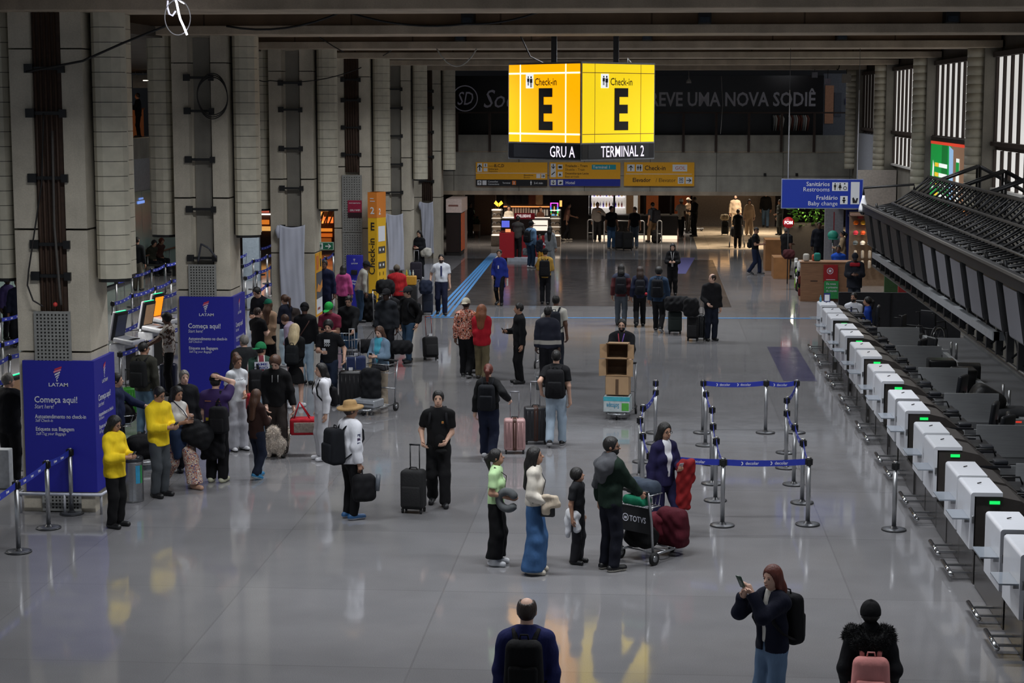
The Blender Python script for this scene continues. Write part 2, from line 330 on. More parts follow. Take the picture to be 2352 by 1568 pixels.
for k, y in enumerate(COLY):
    r = bpy.data.objects.new('pillar', None); COL.objects.link(r); r['kind'] = 'structure'
    r['label'] = 'concrete hall pillar with side ducts, %s in the row from the camera' % ORD[k]; r['category'] = 'pillar'
    mb = MB(); w = .32; d = .13
    for z0, z1 in ((0, 2.42), (2.45, 4.25), (4.28, 6.9), (6.92, 7.45)):
        mb.prism([(PX0, y), (PX0+w, y), (PX0+w+.03, y+d), (PX1-w-.03, y+d), (PX1-w, y), (PX1, y), (PX1, y+.9), (PX0, y+.9)][::1], z0, z1, C_COL)
    mb.box((PX0+.02, y+.2, 0), (PX1-.02, y+.88, 7.45), C_DARK)
    mb.build('shaft', r)
    if recs[k] == 'dark':
        mb = MB(); mb.box((PX0+w+.02, y+.05, 2.3 if k != 3 else 4.1), (PX1-w-.02, y+d+.02, 7.45), TORN)
        for q in range(5): mb.tube([(PX0+w+.06+q*.075, y+.04, 2.3 if k != 3 else 4.1), (PX0+w+.06+q*.075, y+.03, 5), (PX0+w+.06+q*.075, y+.04, 7.44)], .022, M('#453226', .6), 6)
        mb.build('cable_bundle', r)
    else:
        mb = MB(); mb.box((PX0+w+.09, y+.1, .1), (PX1-w-.04, y+d+.01, 7.4), C_REC); mb.build('recess_lining', r)
    for z in (3.05, 4.02, 5.0, 5.95, 6.6) if k != 3 else (4.6, 5.4, 6.2, 6.8):
        if k == 0 and z == 3.05: z = 3.55
        mb = MB(); mb.box((PX0+w-.03, y-.03, z), (PX1-w+.03, y+.03, z+.05), BLACK); mb.box((PX0+w-.08, y-.06, z-.04), (PX0+w+.05, y, z+.09), BLACK); mb.box((PX1-w-.04, y-.05, z-.04), (PX1-w+.06, y, z+.08), BLACK); mb.build('cable_bracket', r)
    duct(r, -8.1, y+.12, y+1.15, 3.52); duct(r, -9.62, y+.12, y+1.15, 3.52)
    if k < 2:
        mb = MB(); perf(mb, (PX0+.26, y-.03, 2.2), X_, Z_, .56, .85 if k == 0 else .75, PERF, HOLE); mb.build('perforated_panel', r)
        mb = MB(); perf(mb, (PX0+.3, y-.03, .02), X_, Z_, .6, .32, PERF, HOLE); mb.build('perforated_panel', r)
    if k == 3:
        mb = MB(); perf(mb, (PX0+.25, y-.03, .3), X_, Z_, .6, 2.0, PERF, HOLE, .07); perf(mb, (PX0+.25, y-.03, 2.32), X_, Z_, .6, 1.7, PERF, HOLE, .07); mb.build('perforated_panel', r)
# loose cables hanging on pillars and beams
CAB = M('#1a1716', .6)
def cable(pts, r, label, m=CAB, sag=0., name='hanging_cable'):
    P = [V3(p) for p in pts]; q = []
    for a, b in zip(P[:-1], P[1:]):
        for t in np.linspace(0, 1, 9)[:-1]: q.append(a+(b-a)*t-Z_*sag*4*t*(1-t))
    q.append(P[-1]); mb = MB(); mb.tube(q, r, m, 6); return tag(mb.build(name), label, 'cable')
mb = MB(); c = GY(488, 222, 35.55)
mb.tube([(c.x+.30*math.cos(t), c.y-.03*math.sin(3*t), c.z+(.46-.006*t)*math.sin(t)) for t in np.linspace(0, 6*PI, 90)], .012, CAB, 6); tag(mb.build('cable_coil'), 'coil of dark cable hung on the second pillar above the blue panel', 'cable')
cable([GY(455, 600, 35.62), GY(462, 560, 35.55), GY(480, 570, 35.5), GY(497, 592, 35.6)], .02, 'bent grey hose on top of the perforated panel of the second pillar', M('#3c3d44', .5), 0)
cable([GY(100, 260, 26.36), GY(96, 420, 26.38), GY(84, 500, 26.38), GY(66, 620, 26.36), GY(63, 655, 26.36), GY(76, 690, 26.36), GY(100, 704, 26.38)], .012, 'loose dark cable down the nearest pillar')
cable([GY(120, 300, 26.34), GY(125, 520, 26.36), GY(140, 700, 26.4)], .02, 'second loose cable beside the dark channel of the nearest pillar', M('#4a4642', .6), .02)
cable([GY(60, 165, 26.2), GY(190, 140, 26.0), GY(280, 100, 25.9), GY(380, 60, 25.9)], .018, 'dark cable slung from the nearest pillar to the first beam')
cable([GY(520, 60, 35.0), GY(790, 25, 35.0)], .022, 'black cable sagging along the face of the second beam', CAB, .18)
cable([GY(805, 30, 35.0), GY(1070, 55, 35.0), GY(1290, 5, 35.0)], .022, 'long black cable sagging along the second beam by the sign', CAB, .12)
cable([GY(1003, 112, 44.6), GY(1095, 112, 44.6)], .02, 'pale loop of cable hanging under the third beam', M('#b8b6ae', .5), .42)
cable([GY(720, 75, 44.2), GY(790, 120, 44.5)], .014, 'thin wire under the second beam near the pillars', CAB, .02); cable([GY(955, 75, 44.2), GY(880, 128, 53)], .014, 'thin wire slanting between the second and third beams', CAB, .02)
cable([GY(560, 150, 44.4), GY(620, 185, 44.4), GY(830, 155, 44.4)], .014, 'thin wire slung before the third pillar', CAB, .15)
cable([GY(1192, 75, 40.2), GY(1218, 130, 40.2), GY(1250, 146, 40.2)], .016, 'wire with a connector above the big yellow sign', CAB, .0)
# the lit tangle of LED strip at the first beam
mb = MB(); c = GY(408, 38, 25.6); LED = E('#f4f4ff', 3.0); k = 25.6/4200
def LP(*p): return [(c.x+x*k, c.y+.02*math.sin(i), c.z-y*k) for i, (x, y) in enumerate(p)]
mb.tube(LP((-6, -45), (-2, -30), (2, -8), (6, 6), (14, 22), (22, 42)), .016, LED, 6); mb.tube(LP((-4, -44), (8, -34), (16, -30)), .014, LED, 6)
mb.tube(LP((-22, -36), (-24, -22), (-20, -6), (-12, -2), (-4, -12)), .012, E('#d8d8f0', 1.2), 6)
mb.tube([(c.x+30*k*math.cos(t), c.y, c.z-(2+40*math.sin(t))*k) for t in np.linspace(0, 2*PI, 30)], .007, M('#b9b9be', .3, 0, .25), 5)
tag(mb.build('led_strip'), 'tangled bright LED strip dangling from the first ceiling beam', 'lamp')
# ---- left aisle: far wall, upper floor, glass front
mb = MB(); mb.box((-18.4, 20, 4.2), (-18, 76, 4.92), C_WALL); mb.box((-18.3, 20, 3.05), (-18.05, 76, 4.2), M('#a9adb2', .5)); struct(mb.build('wall_left'))
def teal(name):
    m = bpy.data.materials.new(name); m.use_nodes = True; nt = m.node_tree; N = nt.nodes; L = nt.links; b = N['Principled BSDF']
    b.inputs['Base Color'].default_value = (*lin('#9ab4ad'), 1); b.inputs['Roughness'].default_value = .22; b.inputs['Specular IOR Level'].default_value = .9
    tc = N.new('ShaderNodeTexCoord'); n = N.new('ShaderNodeTexNoise'); n.inputs['Scale'].default_value = .6; L.new(tc.outputs['Object'], n.inputs['Vector']); bp = N.new('ShaderNodeBump'); bp.inputs['Strength'].default_value = .05; L.new(n.outputs[0], bp.inputs['Height']); L.new(bp.outputs[0], b.inputs['Normal']); return m
mb = MB(); 
for i in range(24):
    y = 40+i*1.5; mb.box((-18.08, y+.015, .1), (-18.03, y+1.485, 3.05), teal('tinted_glass') if i == 0 else mb.mats[0])
o = mb.build('window_1'); struct(o)
mb = MB(); mb.tube([(-17.9, 40, .75), (-17.9, 76, .75)], .03, M('#6b4c38', .4), 8)
for i in range(13): mb.cyl((-17.9, 40.1+i*3, 0), (-17.9, 40.1+i*3, .74), .02, STEEL, n=8)
tag(mb.build('handrail'), 'brown handrail along the tinted glass front of the side aisle', 'railing')
mb = MB(); mb.text('CAFÉ', (-17.98, 62.3, 3.46), (0, 1, 0), Z_, .27, E('#ffc46a', 2.2), 'C', .01, 1.3); tag(mb.build('cafe_reflection'), 'cafe sign reflection put on the grey panel as glowing yellow letters', 'sign')  # reflected lettering, put on the panel as glowing letters
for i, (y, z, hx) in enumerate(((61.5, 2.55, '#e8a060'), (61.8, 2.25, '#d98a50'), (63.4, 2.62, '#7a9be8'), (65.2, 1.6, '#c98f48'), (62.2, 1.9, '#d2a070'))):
    mb = MB(); mb.box((-18.02, y, z), (-18.0, y+1.1-.12*i, z+.09), E(hx, .9)); mb.box((-18.02, y+.2, z+.14), (-18.0, y+.7, z+.2), E(hx, .7)); tag(mb.build('shop_glint'), 'glint of %s shop light on the tinted glass, %s' % (('amber', 'orange', 'blue', 'gold', 'tan')[i], ('topmost', 'second down', 'beside the pillar', 'tall one near the pillar', 'under the others')[i]), 'light')  # reflections of shop lights put on the glass as glowing strips
mb = MB(); mb.box((-26, 20, 4.6), (-18.4, 76, 4.8), C_DARK); mb.box((-24.4, 20, 4.8), (-24, 80, 7.4), M('#2a2522', .7)); mb.box((-26, 20, 7.4), (-9.6, 76, 7.6), C_DARK); struct(mb.build('wall_upper_left'))
mb = MB()
for i in range(4): p = GX(345+i*11, 230, -23.9); mb.box((-23.98, p.y-.4, 5.4), (-23.9, p.y+.35, 6.9), M('#3d4854', .3, 0, .25))
struct(mb.build('window_2'))
mb = MB(); p = GX(300, 200, -20.5); mb.text('ORI', (-20.5, p.y, p.z-.1), X_, Z_, .36, E('#ff9a1e', 2.2), 'R', .02); tag(mb.build('shop_sign'), 'glowing orange shop letters on the upper floor behind the pillars', 'sign')
mb = MB(); p = GX(310, 290, -21); mb.box((p.x-.9, p.y, 4.8), (p.x+.2, p.y+.6, 5.9), M('#8a4a22', .6, 0, .12)); mb.box((p.x-.95, p.y-.05, 5.9), (p.x+.25, p.y+.65, 5.96), M('#b5652a', .5)); tag(mb.build('shop_counter'), 'orange brown counter on the upper floor behind the pillars', 'counter')
for i, (px, py, w) in enumerate(((338, 136, 24), (322, 148, 40), (338, 185, 20))):
    p = GX(px, py, -20+i*.6); mb = MB(); mb.box((p.x-w*.008, p.y, p.z-.015), (p.x+w*.008, p.y+.1, p.z+.02), E('#f0ead8', 1.6)); tag(mb.build('strip_light'), 'thin white strip light above the upper shop, %s' % ('highest', 'middle long', 'lowest')[i], 'lamp')
mb = MB(); p = GX(323, 187, -20); mb.box((p.x-.32, p.y, p.z-.25), (p.x+.32, p.y+.08, p.z+.25), M('#8b8780', .6)); mb.cyl((p.x-.2, p.y, p.z+.25), (p.x-.2, p.y, 7.4), .015, STEEL, n=6); mb.cyl((p.x+.1, p.y, p.z+.25), (p.x+.1, p.y, 7.4), .015, STEEL, n=6); tag(mb.build('hanging_board'), 'small grey panel hung on two rods above the upper shop', 'panel')
# ---- back wall: parapet, upper shopfront, concourse below
BY = 75.5
mb = MB(); mb.box((-19, BY, 2.44), (8.6, BY+.4, 4.86), C_WALL); mb.box((-19, BY-.02, 2.40), (8.6, BY+.02, 2.56), C_LIP); mb.box((-19, BY-.03, 4.16), (8.6, BY, 4.2), C_LIP); struct(mb.build('wall_back'))
mb = MB(); mb.box((-32, BY+.4, 4.4), (14, 84, 4.6), C_DARK); mb.box((-32, BY+.3, 2.84), (22, 118, 3.0), C_DARK); mb.box((-26, 83.6, 4.6), (9, 84, 8.9), M('#141213', .7)); struct(mb.build('wall_upper_back'))
r = root('balcony_railing', 'brown metal balcony railing along the concrete parapet under the dark banner', 'railing', (0, 0, 0))
mb = MB(); mb.box((-9, BY+.02, 5.74), (8.4, BY+.12, 5.8), BROWN); mb.build('handrail', r)
for px in list(range(1050, 1180, 75))+list(range(1570, 1960, 75))+[1200, 1275, 1350, 1425, 1500]:
    p = GY(px, 300, BY); mb = MB(); mb.box((p.x-.05, BY-.1, 4.18), (p.x+.05, BY, 5.76), BROWN); mb.build('baluster', r)
mb = MB(); mb.box((-9, 79, 4.7), (7.3, 79.15, 7.32), M('#0d0c10', .25, 0, 0, .03)); SDM = M('#9c98a6', .6, 0, .05, 0); o = (0, 79, 0)
cx, cz = GY(1068, 226, 79).x, GY(1068, 226, 79).z
ring(mb, o, X_, Z_, cx, cz, .56, .045, SDM, .01); mb.text('SD', (cx, 79, cz-.27), X_, Z_, .8, SDM, 'C', 0, .72, .012, 0, .25)
mb.text('Sodiê', (GY(1108, 247, 79).x, 79, GY(1108, 247, 79).z), X_, Z_, 1.1, SDM, 'L', 0, .85, .012, 0, .3)
gl = glyphs('EM BREVE UMA NOVA SODIÊ', .02, 0)[2]; g2 = glyphs('EVE UMA NOVA SODIÊ', .02, 0)[2]
x1 = GY(1873, 243, 79).x; sz = .82; sx = (GY(1873, 243, 79).x-GY(1512, 243, 79).x)/(g2*sz)
mb.text('EM BREVE UMA NOVA SODIÊ', (x1, 79, GY(1873, 243, 79).z), X_, Z_, sz, M('#8d8a8f', .6, 0, .05, 0), 'R', .02, sx, .012)
tag(mb.build('shop_banner'), 'long black banner with grey lettering above the balcony at the hall end', 'banner')
for i, (px, n) in enumerate(((1775, 5), (1812, 5), (1838, 4))):
    for q in range(n):
        p = GY(px+q*5, 290, 78.6); mb = MB(); mb.tube([(p.x, 78.6, 5.65), (p.x+.06, 78.6, 5.5), (p.x+.02, 78.6, 5.0)], [.05, .07, .03], M(('#8d8c88', '#b8b4a8', '#6d3a2c')[(q+i) % 3], .8), 6); tag(mb.build('hanging_garment'), 'pale garment hanging in the upper shop window under the dark banner, rack %s, number %s' % (ORD[i], ORD[q]), 'garment', 'garments in the upper shop')
mb = MB(); mb.box((7.3, 79, 4.7), (8.6, 79.2, 7.4), M('#6a6c72', .6)); mb.box((7.36, 78.95, 5.3), (7.72, 79, 6.9), M('#a5765a', .6, 0, .05)); mb.box((7.75, 78.95, 5.6), (8.05, 79, 6.6), M('#4d4f58', .4)); mb.box((8.2, 78.95, 6.1), (8.45, 79, 6.35), M('#24306a', .5)); struct(mb.build('door_1'))
# concourse under the balcony
W1 = M('#2b201b', .6); WW = M('#75543d', .5, 0, 0, .2, 3, 0, 0, None, .5, (6, 1, 1)); 
mb = MB(); mb.box((-32, 98, 0), (22, 98.4, 2.9), M('#453a33', .7)); struct(mb.build('wall_concourse'))
def panel(name, px0, px1, Y, z0, z1, m, label, cat, th=.15):
    x0, x1 = GY(px0, 500, Y).x, GY(px1, 500, Y).x; mb = MB(); mb.box((x0, Y, z0), (x1, Y+th, z1), m); return tag(mb.build(name), label, cat)
mb = MB(); x0 = GY(1090, 500, 86).x; mb.box((x0, 86, 0), (x0+1.0, 86.3, 2.84), M('#8a6a52', .6)); struct(mb.build('wall_kiosk_side'))
mb = MB(); x0, x1 = GY(1040, 500, 82).x, GY(1064, 500, 82).x; mb.box((x0, 82, 0), (x1, 82.9, 2.84), C_COL); struct(mb.build('pillar_back'))
panel('dark_hoarding', 1288, 1352, 83.5, 0, 2.84, M('#2a2320', .7), 'dark brown hoarding beside the lit bar under the balcony', 'hoarding')
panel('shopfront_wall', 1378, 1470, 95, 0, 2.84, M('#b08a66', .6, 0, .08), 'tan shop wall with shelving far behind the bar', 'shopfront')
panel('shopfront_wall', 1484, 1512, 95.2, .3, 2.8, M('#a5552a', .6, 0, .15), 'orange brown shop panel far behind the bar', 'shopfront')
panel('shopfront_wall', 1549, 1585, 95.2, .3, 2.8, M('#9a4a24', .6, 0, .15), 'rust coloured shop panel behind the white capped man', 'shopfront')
p = panel('ramp_wall', 1590, 1780, 93, .0, 1.6, M('#6c6259', .6), 'grey ramp wall with a handrail at the far end of the concourse', 'wall panel', .3)
mb = MB(); mb.box((GY(1590, 500, 92.8).x, 92.8, 1.62), (GY(1790, 500, 92.8).x, 93, 1.7), M('#c59a6a', .4, 0, .2)); mb.build('handrail', p)
for i, (a, b2) in enumerate(((1656, 1678), (1706, 1720), (1630, 1650))):
    panel('lit_display', a, b2, 97.86, 2.15, 2.5, E('#f0b878', 1.2), 'warm lit shop display over the ramp, %s' % ('by the arriving couple', 'above the woman in cream', 'nearest the bar')[i], 'light')
mb = MB(); mb.box((GY(1590, 500, 88).x, 78, .002), (16, 92.8, .006), floor_mat('cream_floor', '#c9b89e', .2)); struct(mb.build('trim_2'))
# bar with a lit back shelf
r = root('bar_counter', 'dark bar counter with brown canopy and lit shelves under the balcony', 'bar')
Y = 84; x0, x1 = GY(1348, 500, Y).x, GY(1556, 500, Y).x
mb = MB(); mb.box((x0, Y, .15), (x1, Y+.7, 1.05), M('#17110f', .4)); mb.build('counter_front', r)
mb = MB(); mb.box((x0-.05, Y-.06, 1.05), (x1+.05, Y+.75, 1.1), M('#8c8a86', .3)); mb.build('counter_top', r)
mb = MB(); mb.box((x0+.3, Y-.05, 0), (x1, Y+.6, .14), E('#ffe7c8', 1.1)); mb.build('plinth_light', r)
mb = MB(); mb.box((x0, Y-.1, 1.98), (x1-.2, Y+1.2, 2.12), M('#4a2a1e', .5)); 
for q in (x0+.1, x0+1.2, x0+2.6, x1-.35): mb.box((q, Y+.1, 1.1), (q+.09, Y+.19, 1.98), M('#1c1412', .5))
mb.build('canopy', r)
mb = MB(); Yb = Y+3; mb.box((x0-.1, Yb, .9), (x0+1.75, Yb+.3, 2.8), M('#cfc9bd', .5, 0, .45)); mb.box((x0+2.1, Yb, .9), (x0+2.3, Yb+.3, 2.8), M('#d9d4ca', .5, 0, .4)); mb.build('back_shelf', r)
for i in range(3):
    mb = MB(); z = 1.25+i*.5; mb.box((x0, Yb-.22, z), (x0+1.7, Yb, z+.03), E('#f4f0ff', 1.2)); mb.build('shelf_light', r)
for i in range(22):
    p = (x0+.1+(i % 11)*.145, Yb-.12, 1.28+(i//11)*.5); mb = MB(); mb.lathe(p, [(.035, 0), (.035, .16), (.014, .21), (.014, .27)], M(('#5a3fb0', '#c8a23c', '#8a3030', '#d0d0d0')[i % 4], .2), 8); tag(mb.build('bottle'), 'bottle on the lit %s shelf of the bar, %s along' % (('lower', 'middle')[i//11], ORD[i % 11]), 'bottle', 'bottles on the bar shelves')
def barrier(px0, px1, Y, label):
    a, b2 = GY(px0, 500, Y).x, GY(px1, 500, Y).x; mb = MB(); mb.tube([(a, Y, 0), (a, Y, .98), (a+.06, Y, 1.03), (b2-.06, Y, 1.03), (b2, Y, .98), (b2, Y, 0)], .03, STEEL, 8); mb.tube([(a, Y, .45), (b2, Y, .45)], .022, STEEL, 8)
    tag(mb.build('steel_barrier'), label, 'barrier')
barrier(1350, 1362, 81.3, 'narrow steel hoop barrier at the start of the bar'); barrier(1388, 1480, 80.6, 'long steel hoop barrier before the bar, between the two navy shirts'); barrier(1510, 1520, 80.8, 'narrow steel hoop barrier by the man with khaki trousers')
# ---- right wall
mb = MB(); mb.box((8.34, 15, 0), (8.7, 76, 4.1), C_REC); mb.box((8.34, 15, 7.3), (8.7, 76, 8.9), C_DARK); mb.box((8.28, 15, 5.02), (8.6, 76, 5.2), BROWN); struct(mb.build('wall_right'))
DAY = E('#d8d6d2', .85); FIN = M('#30231d', .6)
for k in range(1, 5):
    y0 = COLY[k]+.9; y1 = COLY[k]+9.2; w = bpy.data.objects.new('window_%d' % (k+3), None); COL.objects.link(w); w['kind'] = 'structure'
    mb = MB(); mb.box((8.29, y0, 5.2), (8.33, y1, 7.3), DAY if k < 4 else M('#7d7a76', .5, 0, .25)); 
    if k != 2: mb.box((8.29, y0, 4.1), (8.33, y1, 5.02), DAY if k < 4 else GREYP)
    mb.build('pane', w)
    mb = MB(); n = 9
    for i in range(n+1):
        y = y0+(y1-y0)*i/n; mb.box((8.215, y-.05, 5.2), (8.285, y+.05, 7.3), FIN)
        if k not in (2,): mb.box((8.215, y-.05, 4.1), (8.285, y+.05, 5.02), FIN)
    mb.box((8.14, y0, 5.12), (8.34, y1, 5.22), FIN); mb.box((8.14, y0, 7.22), (8.34, y1, 7.34), FIN); mb.box((8.16, y0, 4.06), (8.42, y1, 4.12), M('#c8c6c2', .5)); mb.build('window_frame', w)
for k in range(1, 6):
    y = COLY[k]; r = bpy.data.objects.new('pillar', None); COL.objects.link(r); r['kind'] = 'structure'; r['category'] = 'pillar'; r['label'] = 'concrete pillar with round duct on the window wall, %s from the camera' % ORD[k-1]
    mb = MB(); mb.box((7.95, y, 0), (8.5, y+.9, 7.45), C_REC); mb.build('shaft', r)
    mb = MB(); nz = 18
    for i in range(nz): mb.lathe((7.86, y+.36, 3.6+3.84*i/nz), [(.27, 0), (.27, 3.84/nz-.016), (.255, 3.84/nz-.014), (.255, 3.84/nz)], DUCTM, 16)
    mb.build('air_duct', r)
mb = MB(); mb.box((8.05, 64.2, 3.1), (8.28, 73, 5.0), M('#8b8e96', .6)); struct(mb.build('wall_panel_right'))
# advertising screen on the right wall
Y0, Y1 = COLY[2]+1.2, COLY[2]+8.4; r = root('advert_screen', 'bright green and brown advertising screen on the window wall above the black gantry', 'screen')
mb = MB(); mb.box((8.02, Y0-.2, 3.3), (8.25, Y1+.2, 5.2), BLACK); mb.build('casing', r)
mb = MB(); o = (8.0, Y1, 3.4); rr = (0, -1, 0); w = Y1-Y0
mb.rect(o, rr, Z_, 0, 0, w*.5, 1.66, E('#0c8f3c', .7)); mb.rect(o, rr, Z_, w*.5, 0, w, 1.66, E('#7d5f4a', .65)); mb.rect(o, rr, Z_, 0, 1.6, w, 1.68, E('#d8402a', .7), .012); mb.rect(o, rr, Z_, w*.28, 0, w*.42, 1.6, E('#066b2c', .65), .01)
mb.poly(o, rr, Z_, [(w*.48, 0), (w*.56, 0), (w*.55, 1.5), (w*.45, 1.6)], E('#8fb4d8', .65), .012); mb.rect(o, rr, Z_, w*.62, .15, w*.69, 1.3, E('#e8efe8', .7), .014); mb.rect(o, rr, Z_, w*.62, .9, w*.69, 1.2, E('#0a8a3a', .7), .018)
disc(mb, o, rr, Z_, w*.84, .3, .42, E('#e89040', .7), .014, 18, 1); mb.poly(o, rr, Z_, [(w*.05, .35), (w*.09, .3), (w*.1, 1.0), (w*.07, 1.15)], E('#f0f4f0', .7), .014)
for i in range(4):
    z = .98-.27*i; mb.rect(o, rr, Z_, w*.12, z, w*.21, z+.11, E('#f0c030', .7), .014); mb.rect(o, rr, Z_, w*.22, z, w*.42, z+.11, E('#eef4ee', .7), .014)
mb.rect(o, rr, Z_, w*.86, 1.0, w*.97, 1.3, E('#e8b020', .7), .014)
mb.build('display', r)

# small bare strip lamps between the beams, seen only as glints on the polished floor
for i, (px, py) in enumerate(((330, 1350), (45, 1435), (1690, 700), (1086, 612), (2172, 1206), (2265, 1290), (20, 1495))):
    q = G(px, py); k = 1+7.68/6.1; x, y = q.x*k, q.y*k
    f = (y-26.5) % 9.2
    if f < 1.3: y += 1.3-f
    elif f > 8.5: y -= f-8.5
    if y > 74: y = 73.9
    mb = MB(); mb.box((x-.35, y-.03, 7.68), (x+.35, y+.03, 7.72), E('#f2f4ff', 26)); mb.box((x-.4, y-.06, 7.72), (x+.4, y+.06, 7.8), BLACK); mb.box((x-.02, y-.02, 7.8), (x+.02, y+.02, 8.9), BLACK)
    tag(mb.build('strip_lamp'), 'small bright strip lamp hung between the ceiling beams, %s' % ('over the blue panel row', 'by the nearest pillars', 'over the dark floor field', 'near the eyewear kiosk', 'over the check-in desks', 'over the black gantry', 'over the side aisle')[i], 'lamp')
# ================================================================= FIXTURES
# ---- big hanging sign
def hanging_sign():
    r = root('hanging_sign', 'big lit yellow check-in sign box with letter E and LED strip', 'sign', (-1.47, 39.0, 0))
    S2 = math.sqrt(.5); w = 2.28; zb, zt = 4.91, 7.0
    corner = V3((-1.47, 39.0, 0))-V3(r.location); a = math.radians(43)
    dl = V3((-math.cos(a), math.sin(a), 0)); dr = V3((math.sin(a), math.cos(a), 0))
    FR = M('#8f9298', .35, .6)
    mb = MB(); q = [corner, corner+dr*w, corner+dr*w+dl*w, corner+dl*w]; mb.prism([(p[0], p[1]) for p in q], zb, zt, FR); mb.build('casing', r)
    YL, YR = E('#ffb000', 1.0), E('#f2d012', .95); INK = M('#15100c', .5, 0, 0, 0)
    def face(o, rr, ww, fill, lines, lw, word, edge):
        mb = MB(); u = Z_
        mb.rect(o, rr, u, .03, .38, ww-.03, 2.05, fill, .006)
        for x in (.4, ww-.46): mb.rect(o, rr, u, x-lw, .38, x+lw, 2.05, lines, .01)
        for z in (.56, 1.86): mb.rect(o, rr, u, .03, z-lw, ww-.03, z+lw, lines, .011)
        mb.text('E', (V3(o)+rr*(ww*.5+.05)+u*.68), rr, u, 1.2, INK, 'C', .035, .78, .016)
        mb.text('Check-in', V3(o)+rr*(ww*.5-.28)+u*1.6, rr, u, .225, INK, 'L', .008, .85, .016)
        mb.rect(o, rr, u, .58, 1.54, .82, 1.84, E('#eef0f4', .9), .012)
        man_icon(mb, o, rr, u, .66, 1.7, .2, M('#1d2038', .5, 0, 0, 0), False, .016); man_icon(mb, o, rr, u, .75, 1.68, .24, M('#1d2038', .5, 0, 0, 0), False, .016)
        mb.build('lit_face', r)
        mb = MB(); mb.rect(o, rr, u, .02, .03, ww-.02, .35, M('#14141a', .3), .012); mb.rect(o, rr, u, .2, .05, ww-.2, .33, M('#2a2b30', .3, 0, .04), .016)
        mb.text(word[0], V3(o)+rr*word[1]+u*.07, rr, u, .34, E('#e9dcf4', 1.3), 'L', .002, word[2], .022); mb.build('led_board', r)
    face(corner+Z_*zb+dl*w, -dl, w, YL, E('#fff2dc', 1.3), .018, ('GRU A', 1.34, .76), 0)
    face(corner+Z_*zb, dr, w, YR, M('#a58a3a', .5, 0, .15, 0), .008, ('TERMINAL 2', .58, .73), 0)
    for p in (corner+dl*w*.5+dr*.3, corner+dr*w*.55+dl*.2):
        mb = MB(); mb.box((p[0]-.06, p[1]-.06, zt), (p[0]+.06, p[1]+.06, 8.9), M('#171514', .6)); mb.build('hanger', r)
    mb = MB(); p = corner+dr*w*.62; mb.tube([p+Z_*(zt-.02), p+Z_*(zt+.09)+X_*.01, p+Z_*(zt+.02)+X_*.05, p+Z_*zt+X_*.07], .01, WHITE, 5); mb.build('cable_tie', r)
hanging_sign()
YEL = M('#d89a12', .5, 0, .06, .03); INK = M('#1c1a1c', .6, 0, 0, 0); PIC = M('#d8dade', .5, 0, .03, 0); DIM = M('#5b4a1c', .6, 0, 0, 0)
def board(px0, px1, py0, py1, label):
    a = GY(px0, py1, BY-.12); b2 = GY(px1, py0, BY-.12); r = root('wayfinding_sign', label, 'sign', (0, 0, 0), 0, 'yellow signs on the balcony wall')
    mb = MB(); mb.box((a.x, BY-.1, a.z), (b2.x, BY-.02, b2.z), YEL); mb.build('sign_board', r); return r, V3((a.x, BY-.1, a.z)), b2.x-a.x, b2.z-a.z
r, o, w, h = board(1093, 1257, 373, 427, 'yellow directions sign with a black bottom band reading connections')
mb = MB(); mb.rect(o, X_, Z_, 0, 0, w, .27, M('#14141a', .5, 0, 0, 0), .004); mb.rect(o, X_, Z_, 0, .52, w, .54, PIC, .006)
mb.rect(o, X_, Z_, .06, .58, .26, .94, PIC, .006); arrow(mb, o, X_, Z_, .16, .76, .26, 0, INK, .012); mb.rect(o, X_, Z_, .32, .78, .48, .93, PIC, .006); mb.rect(o, X_, Z_, .32, .6, .48, .74, PIC, .006); man_icon(mb, o, X_, Z_, .4, .855, .12, INK)
for s, x, z, k, bd in (('B,C,D', .76, .78, .17, .012), ('Check-in', .52, .8, .07, 0), ('Embarque', .52, .67, .1, .006), ('Departure', .52, .58, .09, 0), ('Elevadores', 1.98, .42, .09, .004), ('Elevator', 1.98, .33, .08, 0)): mb.text(s, o+X_*x+Z_*z, X_, Z_, k, INK if bd > .003 else DIM, 'L', bd, 1, .012)
for x in (2.5, 2.7): mb.rect(o, X_, Z_, x, .33, x+.16, .5, PIC, .006)
arrow(mb, o, X_, Z_, 2.78, .415, .14, -PI/2, INK, .012); 
for x in (.06, .27): mb.rect(o, X_, Z_, x, .04, x+.17, .23, PIC, .008)
arrow(mb, o, X_, Z_, .145, .135, .15, 0, INK, .012)
for s, x, z, k in (('Conexões', .5, .15, .1), ('Connections', .5, .05, .09), ('Terminal', 1.1, .1, .09), ('2-6 min', 2.4, .09, .12)): mb.text(s, o+X_*x+Z_*z, X_, Z_, k, PIC, 'L', .01, 1, .012)
mb.rect(o, X_, Z_, 1.5, .05, 1.66, .22, M('#c96a2a', .5, 0, .05, 0), .008); mb.text('2', o+X_*1.54+Z_*.08, X_, Z_, .15, PIC, 'L', .01, 1, .014); man_icon(mb, o, X_, Z_, 2.28, .135, .18, PIC); mb.build('lettering', r)
r, o, w, h = board(1262, 1425, 373, 427, 'yellow directions sign with a blue bottom band reading hotel')
mb = MB(); mb.rect(o, X_, Z_, 0, 0, w, .29, M('#1a2a8e', .5, 0, .04, 0), .004); mb.rect(o, X_, Z_, .05, .36, .26, .92, PIC, .006); arrow(mb, o, X_, Z_, .155, .8, .2, PI, INK, .012); mb.tube([o+X_*.09+Z_*.46-Y_*.012, o+X_*.22+Z_*.58-Y_*.012], .018, INK, 5)
